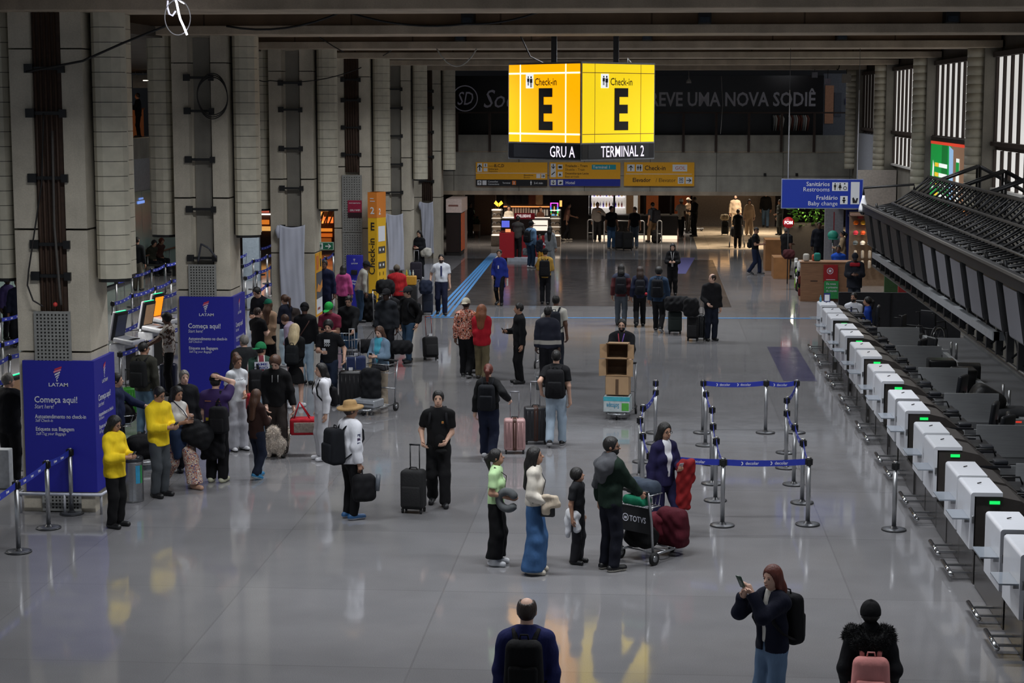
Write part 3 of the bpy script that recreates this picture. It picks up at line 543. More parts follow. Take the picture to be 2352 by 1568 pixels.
mb.rect(o, X_, Z_, .34, .68, .54, .88, PIC, .006); mb.rect(o, X_, Z_, .34, .38, .54, .58, PIC, .006); mb.rect(o, X_, Z_, .37, .73, .51, .82, INK, .01); mb.poly(o, X_, Z_, [(.38, .42), (.5, .44), (.42, .53)], INK, .01)
for s, x, z, k, bd in (('Traslado - Trem', .64, .78, .14, .008), ('Shuttle - Train', .64, .63, .14, 0), ('Desembarque Leste', .64, .48, .12, .008), ('East arrivals', .64, .35, .12, 0)): mb.text(s, o+X_*x+Z_*z, X_, Z_, k, INK if bd else DIM, 'L', bd, 1, .012)
mb.rect(o, X_, Z_, 1.74, .68, w-.18, .88, M('#1a8c96', .5, 0, .05, 0), .008); mb.text('Terminal 1', o+X_*1.78+Z_*.725, X_, Z_, .165, PIC, 'L', .012, 1, .014)
for x in (.05, .34): mb.rect(o, X_, Z_, x, .04, x+.22, .25, PIC, .008)
arrow(mb, o, X_, Z_, .16, .145, .17, PI, INK, .012); mb.poly(o, X_, Z_, [(.38, .1), (.46, .08), (.53, .15), (.44, .19)], INK, .012); mb.text('Hotel', o+X_*.66+Z_*.08, X_, Z_, .17, PIC, 'L', .014, 1, .012); mb.build('lettering', r)
r, o, w, h = board(1433, 1595, 373, 427, 'yellow sign reading Check-in and Elevador beside the hotel sign')
mb = MB(); mb.rect(o, X_, Z_, .08, .485, w-.1, .505, PIC, .006); mb.rect(o, X_, Z_, .13, .6, .43, .88, PIC, .006); arrow(mb, o, X_, Z_, .28, .74, .22, 0, INK, .012); mb.rect(o, X_, Z_, .5, .6, .76, .88, PIC, .006); man_icon(mb, o, X_, Z_, .57, .74, .2, INK); man_icon(mb, o, X_, Z_, .67, .74, .22, INK)
mb.text('Check-in', o+X_*.84+Z_*.65, X_, Z_, .27, INK, 'L', .01, .88, .012); mb.rect(o, X_, Z_, 1.98, .6, 2.58, .88, PIC, .006); mb.text('GOL', o+X_*2.08+Z_*.67, X_, Z_, .2, M('#c05038', .5, 0, .05, 0), 'L', .0, 1.05, .012)
mb.text('Elevador', o+X_*.35+Z_*.17, X_, Z_, .235, INK, 'L', .012, .9, .012); mb.text('/ Elevator', o+X_*1.3+Z_*.17, X_, Z_, .22, DIM, 'L', 0, .95, .012)
for x in (2.2, 2.52): mb.rect(o, X_, Z_, x, .1, x+.27, .37, PIC, .006)
arrow(mb, o, X_, Z_, 2.655, .235, .21, -PI/2, INK, .012); mb.rect(o, X_, Z_, 2.25, .14, 2.42, .33, INK, .01); mb.rect(o, X_, Z_, 2.27, .16, 2.40, .31, PIC, .012); arrow(mb, o, X_, Z_, 2.335, .235, .14, 0, INK, .014); mb.build('lettering', r)
# ---- blue restrooms sign on two poles
r = root('restroom_sign', 'blue hanging restrooms and baby change sign on two thin white rods', 'sign', (4.17, 45, 0))
w, h = 1.93, .68; o = V3((-w/2, -.05, 3.61)); SB = M('#16329a', .5, 0, .06, .02)
mb = MB(); mb.box((-w/2-.02, -.04, 3.59), (w/2+.02, .04, 4.31), M('#8e96b4', .5)); mb.box((-w/2, -.048, 3.61), (w/2, .048, 4.29), SB); mb.build('sign_board', r)
mb = MB(); 
for s, z, bd in (('Sanitários', .53, .008), ('Restrooms', .40, 0)): mb.text(s, o+X_*1.14+Z_*z, X_, Z_, .145, PIC, 'R', bd, 1, .006)
for s, z, bd in (('Fraldário', .20, .008), ('Baby change', .06, 0)): mb.text(s, o+X_*1.34+Z_*z, X_, Z_, .145, PIC, 'R', bd, 1, .006)
mb.rect(o, X_, Z_, 1.2, .41, 1.58, .62, PIC, .006); mb.rect(o, X_, Z_, 1.4, .09, 1.58, .29, PIC, .006); mb.rect(o, X_, Z_, 1.65, .09, 1.86, .63, PIC, .006)
man_icon(mb, o, X_, Z_, 1.27, .515, .17, INK); man_icon(mb, o, X_, Z_, 1.39, .515, .17, INK, True); mb.rect(o, X_, Z_, 1.328, .43, 1.333, .6, INK, .012); ring(mb, o, X_, Z_, 1.51, .48, .045, .015, INK, .012, 16); disc(mb, o, X_, Z_, 1.5, .585, .018, INK, .012)
disc(mb, o, X_, Z_, 1.49, .235, .028, INK, .012); mb.rect(o, X_, Z_, 1.45, .17, 1.53, .2, INK, .012); mb.rect(o, X_, Z_, 1.47, .12, 1.51, .2, INK, .012)
mb.poly(o, X_, Z_, [(1.7, .12), (1.8, .12), (1.83, .24), (1.79, .24), (1.77, .17), (1.72, .26), (1.69, .24)], INK, .012); mb.build('lettering', r)
for x in (-w/2+.14, w/2-.13): 
    mb = MB(); mb.cyl((x, 0, 4.3), (x, 0, 6.45), .014, M('#c9cad0', .5), n=6); mb.cyl((x, 0, 6.45), (x, 0, 7.5), .006, M('#55545a', .5), n=5); mb.build('hanger', r)
# ---- blue airline panels round the first two pillars
def fit(mb, t, o, rr, w, size, m, bold=0., shear=0., lift=.006):
    g = glyphs(t, bold, shear)[2]; mb.text(t, o, rr, Z_, size, m, 'L', bold, w/(g*size), lift, 0, shear)
def latam(mb, o, rr, k):     # o: top left corner of the face; k: squeeze along the face
    o = V3(o); rr = V3(rr)
    for i, (x0, x1, z, hh) in enumerate(((.0, .11, .0, .03), (-.015, .10, .036, .03), (.0, .085, .074, .026), (.012, .072, .11, .024), (.022, .058, .142, .02))):
        m = (M('#b8304a', .5, 0, 0, 0) if i < 1 else M('#cf7f95', .5, 0, 0, 0) if i == 1 else LETTER)
        mb.poly(o+rr*.49*k-Z_*(.12+z), rr*k, Z_, [(x0, -.028), (x1, .012), (x1, .012+hh*.9), (x0, -.028+hh*.9)], m, .006)
    disc(mb, o+rr*.49*k-Z_*.3, rr*k, Z_, .035, 0, .011, LETTER, .006)
    fit(mb, 'LATAM', o+rr*.39*k-Z_*.385, rr, .3*k, .075, LETTER, .015)
    for t, x, z, w, s, bd, sh in (('Começa aqui!', .165, .63, .66, .135, .014, 0), ('Start here!', .165, .72, .30, .09, 0, .2), ('Autoatendimento no check-in', .17, .87, .78, .085, .012, 0), ('Self Check-in', .172, .925, .27, .065, 0, .2), ('Etiquete sua Bagagem', .172, 1.06, .59, .085, .012, 0), ('Self-Tag your Baggage', .175, 1.125, .46, .065, 0, .2)):
        fit(mb, t, o+rr*x*k-Z_*z, rr, w*k, s, LETTER, bd, sh)
for k in (0, 1):
    y = COLY[k]; r = root('pillar_advert', ('blue airline self check-in panel wrapped round the nearest pillar', 'blue airline self check-in panel wrapped round the second pillar')[k], 'panel', (0, 0, 0), 0, 'blue panels round the pillars')
    mb = MB(); mb.box((-9.33, y-.07, .32), (-8.24, y+.98, 2.31), BLUE); latam(mb, (-9.33, y-.07, 2.31), X_, 1.0); latam(mb, (-8.24, y-.07, 2.31), Y_, .95); mb.build('panel_wrap', r)
    mb = MB(); q = [(-9.42, y+1.0), (-9.42, y-.16), (-8.16, y-.16), (-8.12, y+1.05)]; mb.tube([(a, b2, .3) for a, b2 in q], .025, M('#b9bcc8', .3), 8)
    for a, b2 in ((-9.40, y-.14), (-8.72, y-.16), (-8.17, y-.13), (-8.13, y+.9)): mb.cyl((a, b2, 0), (a, b2, .3), .02, M('#a9aab0', .3), n=8)
    mb.build('guard_rail', r)
# ---- white drapes on pillars three, five and six
def drape(k, z0, z1, w, label, skew=0.):
    y = COLY[k]-.02; mb = MB(); nx, nz = 26, 40; vs = []; rg = random.Random(k)
    for j in range(nz+1):
        t = j/nz; z = z1-(z1-z0)*t; ww = w*(1-.06*math.sin(t*PI)+.03*math.sin(5*t)); sag = .07*(1-t)**6
        for i in range(nx+1):
            s = i/nx-.5; f = .007*math.sin(s*26+3*math.sin(2.2*t+k))*(.2+2.2*abs(s))+.012*math.sin((s+.8*t)*9+k)
            vs.append((-8.85+s*ww+skew*t+.02*math.sin(7*t+k)*abs(s), y-.07-f-.04*math.sin(t*PI), z-sag*(1-4*s*s)))
    mb.add(vs, [(j*(nx+1)+i, (j+1)*(nx+1)+i, (j+1)*(nx+1)+i+1, j*(nx+1)+i+1) for j in range(nz) for i in range(nx)], M('#b6b9c6', .8, 0, 0, .04, 3, .1, 40), True)
    mb.tube([(-8.85-w/2-.02, y-.08, z1-.02), (-8.85-w/2-.05, y-.1, z1-.15), (-8.85-w/2-.02, y-.09, z1-.34)], [.03, .06, .02], mb.mats[0], 7)
    o = tag(mb.build('cloth_drape'), label, 'drape', 'white drapes on the pillars'); md = o.modifiers.new('thickness', 'SOLIDIFY'); md.thickness = .008
    return o
drape(2, .55, 3.15, .64, 'white cloth drape hung over the pillar behind the queueing crowd'); drape(4, .35, 2.35, .58, 'white cloth drape on the pillar behind the red sweater', .05); drape(5, .2, 2.28, .5, 'white cloth drape on the farthest pillar beside the opening', .04)
# ---- right row of check-in desks
HY = [46.2, 44.65, 43.4, 41.45, 40.2, 38.2, 36.95, 34.95, 33.7, 31.75, 30.5, 28.5, 27.35, 25.3, 24.2, 22.15, 20.95, 18.9, 17.7]
HOODM = M('#d9dbe1', .28, 0, 0, .02); DESK = M('#3a3532', .5); DESKT = M('#17181d', .4)
def desk():
    r = root('check_in_desk', '', 'desk')
    w = .97; mb = MB(); t = .05; R = .04    # L shaped hood: front panel, rounded shoulder, top
    pts = [(0, .46), (0, 1.2-R)]+[(R-R*math.cos(a), 1.2-R+R*math.sin(a)) for a in np.linspace(.3, PI/2, 5)]+[(.40, 1.2), (.40, 1.2-t)]+[(R-(R-t)*math.cos(a), 1.2-R+(R-t)*math.sin(a)) for a in np.linspace(PI/2, .0, 4)]+[(t, .46)]
    n = len(pts); vs = [(x, 0, z) for x, z in pts]+[(x, -w, z) for x, z in pts]
    fs = [(i, (i+1) % n, n+(i+1) % n, n+i) for i in range(n)]
    for side in (0, n):
        for i in range(n//2): 
            a, b2 = i, n-1-i
            if b2-a > 1: fs.append((side+a, side+a+1, side+b2-1, side+b2) if side == 0 else (side+b2, side+b2-1, side+a+1, side+a))
    mb.add(vs, fs, HOODM); mb.tube([(.18, -.4, 1.205), (.22, -.44, 1.225)], .008, BLACK, 5); mb.build('hood', r)
    mb = MB(); pr = [(.07, 0), (.95, 0), (.95, .86), (.64, 1.09), (.40, 1.14), (.07, 1.14)]; n = len(pr); mb.add([(x, -.02, z) for x, z in pr]+[(x, -w+.02, z) for x, z in pr], [(i, (i+1) % n, n+(i+1) % n, n+i) for i in range(n)]+[tuple(range(n))[::-1], tuple(range(n, 2*n))], DESK); mb.build('cabinet', r)
    mb = MB(); mb.box((.66, -w+.0, .9), (1.1, .0, .93), DESKT); mb.box((.75, -.7, .93), (.95, -.35, .95), BLACK); mb.tube([(.7, -.2, .93), (.74, -.2, 1.03), (.98, -.2, 1.03), (1.02, -.2, .93)], .014, BLACK, 6); mb.rbox((.98, -.78, .96), (.1, .1, .03), .02, M('#22242a', .4)); mb.build('worktop', r)
    mb = MB(); mb.box((-.22, -w+.04, .84), (0, -w+.56, .858), M('#8b929b', .08, .0, 0, 0)); mb.box((-.06, -w+.05, .80), (0, -w+.08, .84), STEEL); mb.box((-.06, -w+.5, .80), (0, -w+.53, .84), STEEL); mb.build('glass_shelf', r)
    mb = MB(); mb.box((.06, -w, 0), (.14, -w+.1, .5), M('#4a4744', .4, .5)); mb.build('leg', r)
    mb = MB(); mb.cyl((-.2, -w+.1, .1), (-.2, -.15, .1), .03, CHROME)
    for y in (-w+.25, -.35): mb.box((-.2, y-.02, .085), (.08, y+.02, .11), STEEL)
    mb.build('foot_rail', r)
    mb = MB(); mb.box((.06, -w, .02), (.1, .1, .42), M('#6f6d6c', .25, .8)); mb.build('kick_panel', r)
    mb = MB(); mb.rbox((.03, -w-.01, .85), (.015, .012, .05), .008, STEEL); mb.build('hinge', r)
    return r
d0 = desk()
for i, y in enumerate(HY):
    j = len(HY)-1-i; o = d0 if i == 0 else copy_tree(d0)
    o.location = (4.10+.0045*(y-21), y, 0); o['group'] = 'white check-in desks'
    o['label'] = 'white hooded check-in desk, %s from the near end of the row' % (ORD[j] if j else 'very first')
    if i % 2 == 0 and i > 1 or i in (11, 13):
        mb = MB(); x0 = 4.10+.0045*(y-21)+.24; mb.box((x0, y-.966, 1.05), (x0+.13, y-.95, 1.09), E('#12d05a', 1.2)); tag(mb.build('indicator_light'), 'small green light on the side of the check-in desk %s from the near end' % (ORD[j] if j else 'first'), 'light', 'green desk lights')
# panels, weigh belts and chairs behind the desks
SPAN = M('#9c9ea0', .42, .25, 0, .08, 3, 0, 0, None, .5, (1, 30, 30)); BELT = M('#2b2c2e', .6)
def weigh_belt():
    r = root('weigh_belt', '', 'conveyor'); 
    mb = MB(); mb.box((1.3, .0, .36), (2.55, .7, .5), SPAN); mb.box((1.3, 0, 0), (2.5, .7, .36), M('#4c4c4d', .4, .5)); mb.build('bed', r)
    mb = MB(); mb.box((-.03, .0, .02), (.0, .85, .42), M('#6f6d6c', .25, .8)); mb.box((-.0, .05, .3), (1.3, .1, .42), SPAN); mb.build('front_panel', r)
    mb = MB(); mb.box((1.3, .06, .5), (2.5, .64, .515), BELT); mb.build('belt', r)
    mb = MB(); mb.box((1.05, .72, .45), (2.0, .75, 1.02), SPAN); mb.build('side_panel', r)
    mb = MB(); mb.box((1.9, -.06, .5), (2.55, .0, .62), SPAN); mb.box((2.1, -.08, .6), (2.3, -.0, .7), SPAN); mb.build('guard', r)
    mb = MB(); mb.box((2.15, -.085, .64), (2.25, -.081, .67), E('#d83a28', .8)); mb.build('stop_button', r)
    return r
wb = weigh_belt(); n = 0
for i in range(1, len(HY)-1, 1):
    gap = HY[i]-.97-HY[i+1]
    if gap > .7:
        o = wb if n == 0 else copy_tree(wb); o.location = (4.2, HY[i+1]+.1, 0); n += 1
        o['label'] = 'steel weigh belt between the desks, %s from the far end' % ORD[n-1]; o['group'] = 'weigh belts between the desks'
def office_chair():
    r = root('office_chair', '', 'chair'); SK = M('#1b1d22', .4)
    mb = MB(); mb.rbox((0, 0, .48), (.23, .23, .04), .04, SK); mb.build('seat', r)
    mb = MB(); mb.rbox((0, .25, .86), (.2, .045, .25), .05, SK, 4, Rx(-.12)); mb.build('backrest', r)
    mb = MB(); mb.tube([(0, .1, .45), (0, .3, .5), (0, .31, .8)], .022, BLACK, 6); mb.build('back_bar', r)
    mb = MB(); mb.cyl((0, 0, .1), (0, 0, .45), .03, BLACK)
    for q in range(5): mb.tube([(0, 0, .12), (.27*math.cos(q*1.257), .27*math.sin(q*1.257), .07)], [.03, .02], BLACK, 6); mb.ell((.27*math.cos(q*1.257), .27*math.sin(q*1.257), .035), (.035, .035, .035), BLACK, 8, 5)
    mb.build('base', r); return r
ch = office_chair()
CH = [(2055, 793, 60), (2090, 803, 110), (2148, 893, 60), (2142, 930, 70), (2182, 965, 80), (2205, 990, 50), (2258, 1060, 110), (2293, 1085, 60)]
for i, (px, py, a) in enumerate(CH):
    p = G(px, py, .9); o = ch if i == 0 else copy_tree(ch); yc = min((h-.5 for h in HY), key=lambda q: abs(q-p.y)); o.location = (max(p.x+.3, 5.62), yc+.1*math.sin(i*2), 0); o.rotation_euler = (0, 0, math.radians(a-180)); o['label'] = 'black office chair behind the check-in desks, %s from the far end' % ORD[i]; o['group'] = 'office chairs behind the desks'
r = root('baggage_belt', 'long black baggage belt running behind the check-in desks', 'conveyor', (0, 0, 0))
mb = MB(); mb.box((6.72, 12, .42), (7.6, 44.6, .5), M('#505154', .6, 0, 0, .1, 2)); mb.build('belt', r)
mb = MB(); mb.box((6.62, 12, 0), (6.72, 44.6, .56), SPAN); mb.box((7.6, 12, 0), (7.7, 44.6, .56), M('#7b7c7c', .35, .6)); mb.build('side_rail', r)
for i, (px, py) in enumerate(((2184, 822), (2196, 825), (2303, 925), (2317, 940))):
    p = G(px, py, .5); mb = MB(); mb.cyl((p.x, p.y, 0.5), (p.x, p.y, .86), .028, STEEL, n=10); tag(mb.build('bollard'), 'short grey bollard at the edge of the baggage belt, %s from the far end' % ORD[i], 'bollard', 'bollards at the belt')
# black objects stacked behind the desks: folded wheelchairs and dark boxes
for i, (px, py, w, d, h, rr2, lab) in enumerate(((2210, 900, .5, .3, .5, .2, 'black flat screen lying against the baggage belt'), (2222, 895, .5, .25, .55, -.1, 'second black flat panel standing before the baggage belt'), (2160, 890, .55, .5, .6, 0, 'black equipment box beside the flat panels behind the desks'))):
    p = G(px, py, .3); mb = MB(); mb.rbox((0, 0, h/2+.3), (w/2, d/2, h/2), .04, M('#0e0f11', .3), 3, Rx(.2 if i < 2 else 0)); mb.box((-w/2, -d/2, 0), (w/2, d/2, .3), BLACK); o = tag(mb.build('equipment_case'), lab, 'case'); o.location = (p.x, p.y, 0); o.rotation_euler = (0, 0, rr2)
def wheelchair(px, py, rz, label):
    p = G(px, py, .0); r = root('wheelchair', label, 'wheelchair', (p.x, p.y, 0), rz)
    for sx in (-.25, .25):
        mb = MB(); mb.tube([(sx, .12+.3*math.cos(t), .31+.3*math.sin(t)) for t in np.linspace(0, 2*PI, 25)[:-1]], .018, M('#2a2a2c', .5), 6, True)
        mb.tube([(sx*1.1, .12+.25*math.cos(t), .31+.25*math.sin(t)) for t in np.linspace(0, 2*PI, 25)[:-1]], .009, CHROME, 5, True)
        for q in range(6): mb.tube([(sx, .12, .31), (sx, .12+.3*math.cos(q*1.05), .31+.3*math.sin(q*1.05))], .005, CHROME, 4)
        mb.build('wheel', r)
    mb = MB(); mb.rbox((0, -.05, .5), (.23, .22, .03), .02, M('#121318', .5)); mb.build('seat', r)
    mb = MB(); mb.rbox((0, .2, .76), (.22, .025, .22), .02, M('#121318', .5)); mb.build('backrest', r)
    mb = MB()
    for sx in (-.24, .24): mb.tube([(sx, .38, .93), (sx, .22, .93), (sx, .2, .5), (sx, -.28, .5), (sx, -.38, .12), (sx, -.5, .1)], .014, BLACK, 6); mb.tube([(sx, .2, .7), (sx, -.2, .7), (sx, -.25, .5)], .018, BLACK, 6); mb.ell((sx, -.3, .08), (.03, .08, .08), BLACK, 8, 6)
    mb.build('frame', r); return r
wheelchair(2092, 815, 1.2, 'black wheelchair standing behind the far desks below the gantry'); wheelchair(2140, 800, 2.4, 'second black wheelchair parked nearer to the baggage belt'); 
mb = MB(); p = G(2262, 955, .5); mb.rbox((p.x, p.y, .75), (.32, .28, .28), .16, M('#0b0b0d', .45, 0, 0, .1, 7, .6, 9), 5, Ry(.5)); mb.rbox((p.x+.45, p.y-.1, .58), (.3, .3, .1), .09, M('#232427', .8, 0, 0, .1, 7, .6, 9), 4); mb.rbox((p.x+.2, p.y, .3), (.5, .3, .3), .05, BLACK); tag(mb.build('dark_coat'), 'dark coat thrown over a box by the baggage belt', 'coat')
mb = MB(); mb.box((5.0, 48.6, 0), (8.2, 48.7, 1.18), M('#26272c', .6)); mb.box((6.35, 48.57, 0), (6.39, 48.6, 1.18), BLACK); struct(mb.build('wall_partition'))
# ---- black lattice gantry with screens
def gantry():
    r = root('lattice_gantry', 'long black lattice gantry carrying the screens above the check-in desks', 'gantry', (0, 0, 0)); GB = M('#1c1c1e', .5, .3); GR = M('#3c3a38', .45, .5); yn, yf = 14.0, 42.2
    ch = [(6.3, 4.48), (5.95, 4.15), (5.5, 3.87), (5.1, 2.45)]
    for x, z in ch: mb = MB(); mb.cyl((x, yn, z), (x, yf, z), .035, GR, n=8); mb.build('chord_tube', r)
    mb = MB(); mb.box((4.82, yn, 3.68), (4.98, yf+.2, 3.84), GB); mb.box((4.80, yn, 3.83), (4.83, yf+.2, 3.87), M('#55524e', .5)); mb.build('front_beam', r)
    mb = MB(); mb.box((4.98, 26.8, 2.70), (5.08, 41.4, 2.82), M('#9b9ea2', .4, .4)); mb.box((5.0, 26.8, 2.70), (5.6, 26.9, 2.82), M('#6f7275', .35, .6)); mb.build('cable_tray', r)
    mb = MB(); mb.cyl((5.16, yn, 3.02), (5.16, yf, 3.02), .03, GR, n=8); mb.build('chord_tube', r)
    n = int((yf-yn)/.62)
    for i in range(n):
        y = yf-i*.62; mb = MB()
        for (x0, z0), (x1, z1) in zip(ch[:3], ch[1:3]+[(4.95, 3.75)]):
            mb.tube([(x0, y, z0), (x1, y-.1, z1)], .022, GB, 5); mb.tube([(x0, y-.31, z0), (x1, y-.1, z1)], .016, GB, 5); mb.tube([(x0+.35, y-.2, z0-.5), (x1, y-.1, z1)], .02, GB, 5); mb.tube([(x0+.35, y-.2, z0-.5), (x0, y, z0)], .018, GB, 5)
        mb.build('lattice_rib', r)
    for i in range(int((yf-yn)/.8)):
        y = yf-i*.8; mb = MB(); mb.box((5.07, y-.04, 2.46), (5.17, y+.04, 3.02), GB); mb.tube([(5.15, y, 3.0), (5.55, y-.3, 3.85)], .02, GB, 5); mb.tube([(5.12, y, 2.5), (5.5, y-.4, 2.95)], .018, GB, 5); mb.tube([(5.12, y-.8, 2.5), (5.14, y, 3.0)], .014, GB, 5); mb.build('hanger_post', r)
    for i in range(9):
        y = 40.6-i*2.9; mb = MB(); 
        for q in (0, .35): mb.tube([(6.3, y-q, 4.48), (7.1, y-q, 4.78)], .03, GB, 6); mb.tube([(7.1, y-q, 4.78), (7.1, y-q, 3.9)], .03, GB, 6); mb.tube([(7.1, y-q, 4.78), (8.25, y-q, 4.15)], .035, GB, 6)
        mb.build('wall_bracket', r)
    mb = MB(); mb.tube([(5.98, yf, 4.18), (5.98, yf, 4.3), (4.85, yf, 4.22), (4.85, yf, 4.05)], .03, GB, 6); mb.build('camera_arm', r)
    return r
gantry()
r = root('dome_camera', 'white dome security camera hanging from the arm at the far end of the gantry', 'camera', (4.85, 42.2, 3.62)); mb = MB(); mb.lathe((0, 0, 0), [(.03, .43), (.04, .36), (.09, .2), (.11, .12), (.11, .06), (.02, .05)], WHITE, 16); mb.build('housing', r); mb = MB(); mb.ell((0, 0, .06), (.085, .085, .08), M('#0a0a0c', .1), 14, 8); mb.build('dome', r)
def screen():
    r = root('wall_screen', '', 'screen'); a = .16
    mb = MB(); mb.rbox((.11, 0, .36), (.10, .5, .38), .02, M('#0d0d0f', .4), 2, Ry(-a)); mb.build('casing', r)
    mb = MB(); R = Ry(-a); q = [np.array(R)@V3((-.104, y, z-.36)) + V3((.11, 0, .36)) for y, z in ((.48, .01), (-.48, .01), (-.48, .71), (.48, .71))]; mb.add(q, [(0, 1, 2, 3)], M('#6a6a70', .45, 0, 0, .05, 2)); mb.build('display', r)
    mb = MB(); mb.box((.1, -.12, .7), (.26, .12, .82), M('#8b8d90', .5)); mb.tube([(.2, 0, .75), (.16, 0, .95)], .03, BLACK, 6); mb.build('bracket', r); return r
s0 = screen()
face = [q for q in s0.children if q.name.startswith('display')][0]; dark_face = face.data.copy(); dark_face.materials[0] = M('#0b0b0d', .4)  # near faces carry a grey reflection in their colour, far ones stay black
for i in range(15, -1, -1):
    o = s0 if i == 0 else copy_tree(s0); o.location = (4.88, 41.4-i*1.5, 2.96); o['label'] = 'switched off screen hanging under the black gantry, %s from the far end' % ORD[i]; o['group'] = 'screens under the gantry'
    
    if i < 6: [q for q in o.children if q.name.startswith('display')][0].data = dark_face
# ---- queue posts
POSTM = M('#a3a4a6', .34, .85, 0, .04); BELTB = M('#1f2f9a', .6, 0, 0, .05)
def post():
    r = root('queue_post', '', 'queue post')
    mb = MB(); mb.lathe((0, 0, 0), [(.178, 0), (.18, .003), (.18, .017), (.177, .021), (.17, .023), (.169, .0235), (.07, .028), (.05, .032), (.036, .06)], M('#26272a', .35), 24); mb.lathe((0, 0, .0245), [(.15, 0), (.149, .001), (.075, .004)], M('#5f6166', .35, .5), 24); mb.build('base', r)
    mb = MB(); mb.cyl((0, 0, .04), (0, 0, .92), .033, POSTM, n=14); mb.build('pole', r)
    mb = MB(); mb.cyl((0, 0, .885), (0, 0, 1.0), .036, BLACK, n=14); mb.box((-.055, -.02, .895), (.055, .02, .985), BLACK); mb.box((-.02, -.055, .895), (.02, .055, .985), BLACK); mb.cyl((0, 0, 1.0), (0, 0, 1.008), .035, CHROME, n=14); mb.build('cassette', r)
    return r
p0 = post()
def put_post(x, y, label, group):
    o = copy_tree(p0)
    o.location = (x, y, 0); o['label'] = label; o['group'] = group; return o
def belt(parent, a, b, words=None, sag=.03, col=BELTB):
    """retractable belt from the post's head to the next post, in the post's own frame"""
    mb = MB(); d = V3((b[0]-a[0], b[1]-a[1], 0)); L_ = np.linalg.norm(d); t = d/L_; n = 10; vs = []; nn = V3((-t[1], t[0], 0))
    for i in range(n+1):
        s = .05+(L_-.1)*i/n; z = .94-sag*4*(i/n)*(1-i/n)
        for q, w in ((-.045, -.002), (.045, -.002), (.045, .002), (-.045, .002)): vs.append(t*s+Z_*(z+q)+nn*w)
    mb.add(vs, [(4*i+j, 4*i+4+j, 4*i+4+(j+1) % 4, 4*i+(j+1) % 4) for i in range(n) for j in range(4)], col)
    k = int(L_/.42); 
    for i in range(k):
        s = .2+(L_-.4)*(i+.5)/k; f = (s-.05)/(L_-.1); z = .94-sag*4*f*(1-f)
        for sd in (1, -1):
            rr = t*sd; o = t*s+Z_*z; 
            if words:
                mb.text(words, o-rr*.09-Z_*.02, rr, Z_, .065, LETTER, 'L', .008, 1.0, .004)
                ring(mb, o, rr, Z_, -.15, 0, .028, .014, LETTER, .004, 8, -PI/2, PI/2)
            else:
                mb.rect(o, rr, Z_, -.02, -.016, .06, .012, LETTER, .004); mb.poly(o, rr, Z_, [(-.06, .016), (-.03, .022), (-.035, -.022), (-.05, -.018)], LETTER, .004)
    return mb.build('belt', parent)
LF = [G(x, y) for x, y in ((1505, 994), (1505, 1019), (1476, 1061), (1469, 1094), (1475, 1137), (1492, 1190))]
MF = [G(x, y) for x, y in ((1614, 994), (1620, 1023), (1634, 1066), (1636, 1111), (1643, 1150), (1659, 1207))]
RF = [G(x, y) for x, y in ((1828, 994), (1805, 1040), (1805, 1075), (1823, 1113), (1842, 1155), (1855, 1205))]
XP = G(1758, 994)
for nm, L2, bl in (('outer file beside the cardboard trolley', LF, 1), ('middle file', MF, 1), ('inner file nearest the desks', RF, 1)):
    prev = None
    for i, p in enumerate(L2):
        o = put_post(p.x, p.y, 'steel queue post in the %s, %s from the back' % (nm, ORD[i]), 'queue posts of the roped square')
        if i < len(L2)-1: belt(o, p, L2[i+1], None if nm != 'x' else '', .07)
o = put_post(XP.x, XP.y, 'steel queue post in the back row, between the two back corners', 'queue posts of the roped square')
belt(o, XP, RF[0], 'decolar'); belt(o, XP, MF[0], 'decolar')
fr = [q for q in COL.objects if q.get('label', '').startswith('steel queue post in the middle file, sixth')][0]
belt(fr, MF[5], RF[5], 'decolar', .02); belt(fr, MF[5], LF[5], 'decolar', .02)
p = G(2053, 1217); put_post(p.x, p.y, 'single steel queue post standing alone beside the check-in desks', 'queue posts of the roped square')
A = [G(43, 1268), G(112, 1213), G(165, 1180)]; A0 = Vector((A[0].x+.04, A[0].y-1.5, 0)); A = [A0]+A
for i, p in enumerate(A):
    o = put_post(p.x, p.y, 'steel queue post before the nearest blue panel, %s along its belt' % ORD[i], 'queue posts by the nearest pillar')
    if i < 3: belt(o, p, A[i+1], None, .02)
# aisle queue: five files along the hall behind the pillars
wins = [(-60, 62), (258, 412), (560, 640), (725, 770)]
def vis(x, y):
    v = np.array([x, y, .5])-_c; d = v@_fw; px = 1176+F_*(v@_rt)/d; return any(a-30 <= px <= b+30 for a, b in wins)
for fi, (x, ys) in enumerate(((-15.6, 1.9), (-14.0, 2.05), (-13.1, 1.95), (-12.1, 1.9), (-10.95, 1.85))):
    P = [(x+.04*math.sin(3*q), 27.6+ys*q+fi*.5) for q in range(22)]
    for q, (xx, yy) in enumerate(P):
        if yy > 67 or not vis(xx, yy): continue
        o = put_post(xx, yy, 'queue post with blue belt in the side aisle, %s file from the hall' % ORD[4-fi], 'aisle queue posts, %s file' % ORD[4-fi])
        if q < 21: belt(o, P[q], P[q+1], None, .04)
for q in list(p0.children)+[p0]: bpy.data.objects.remove(q)
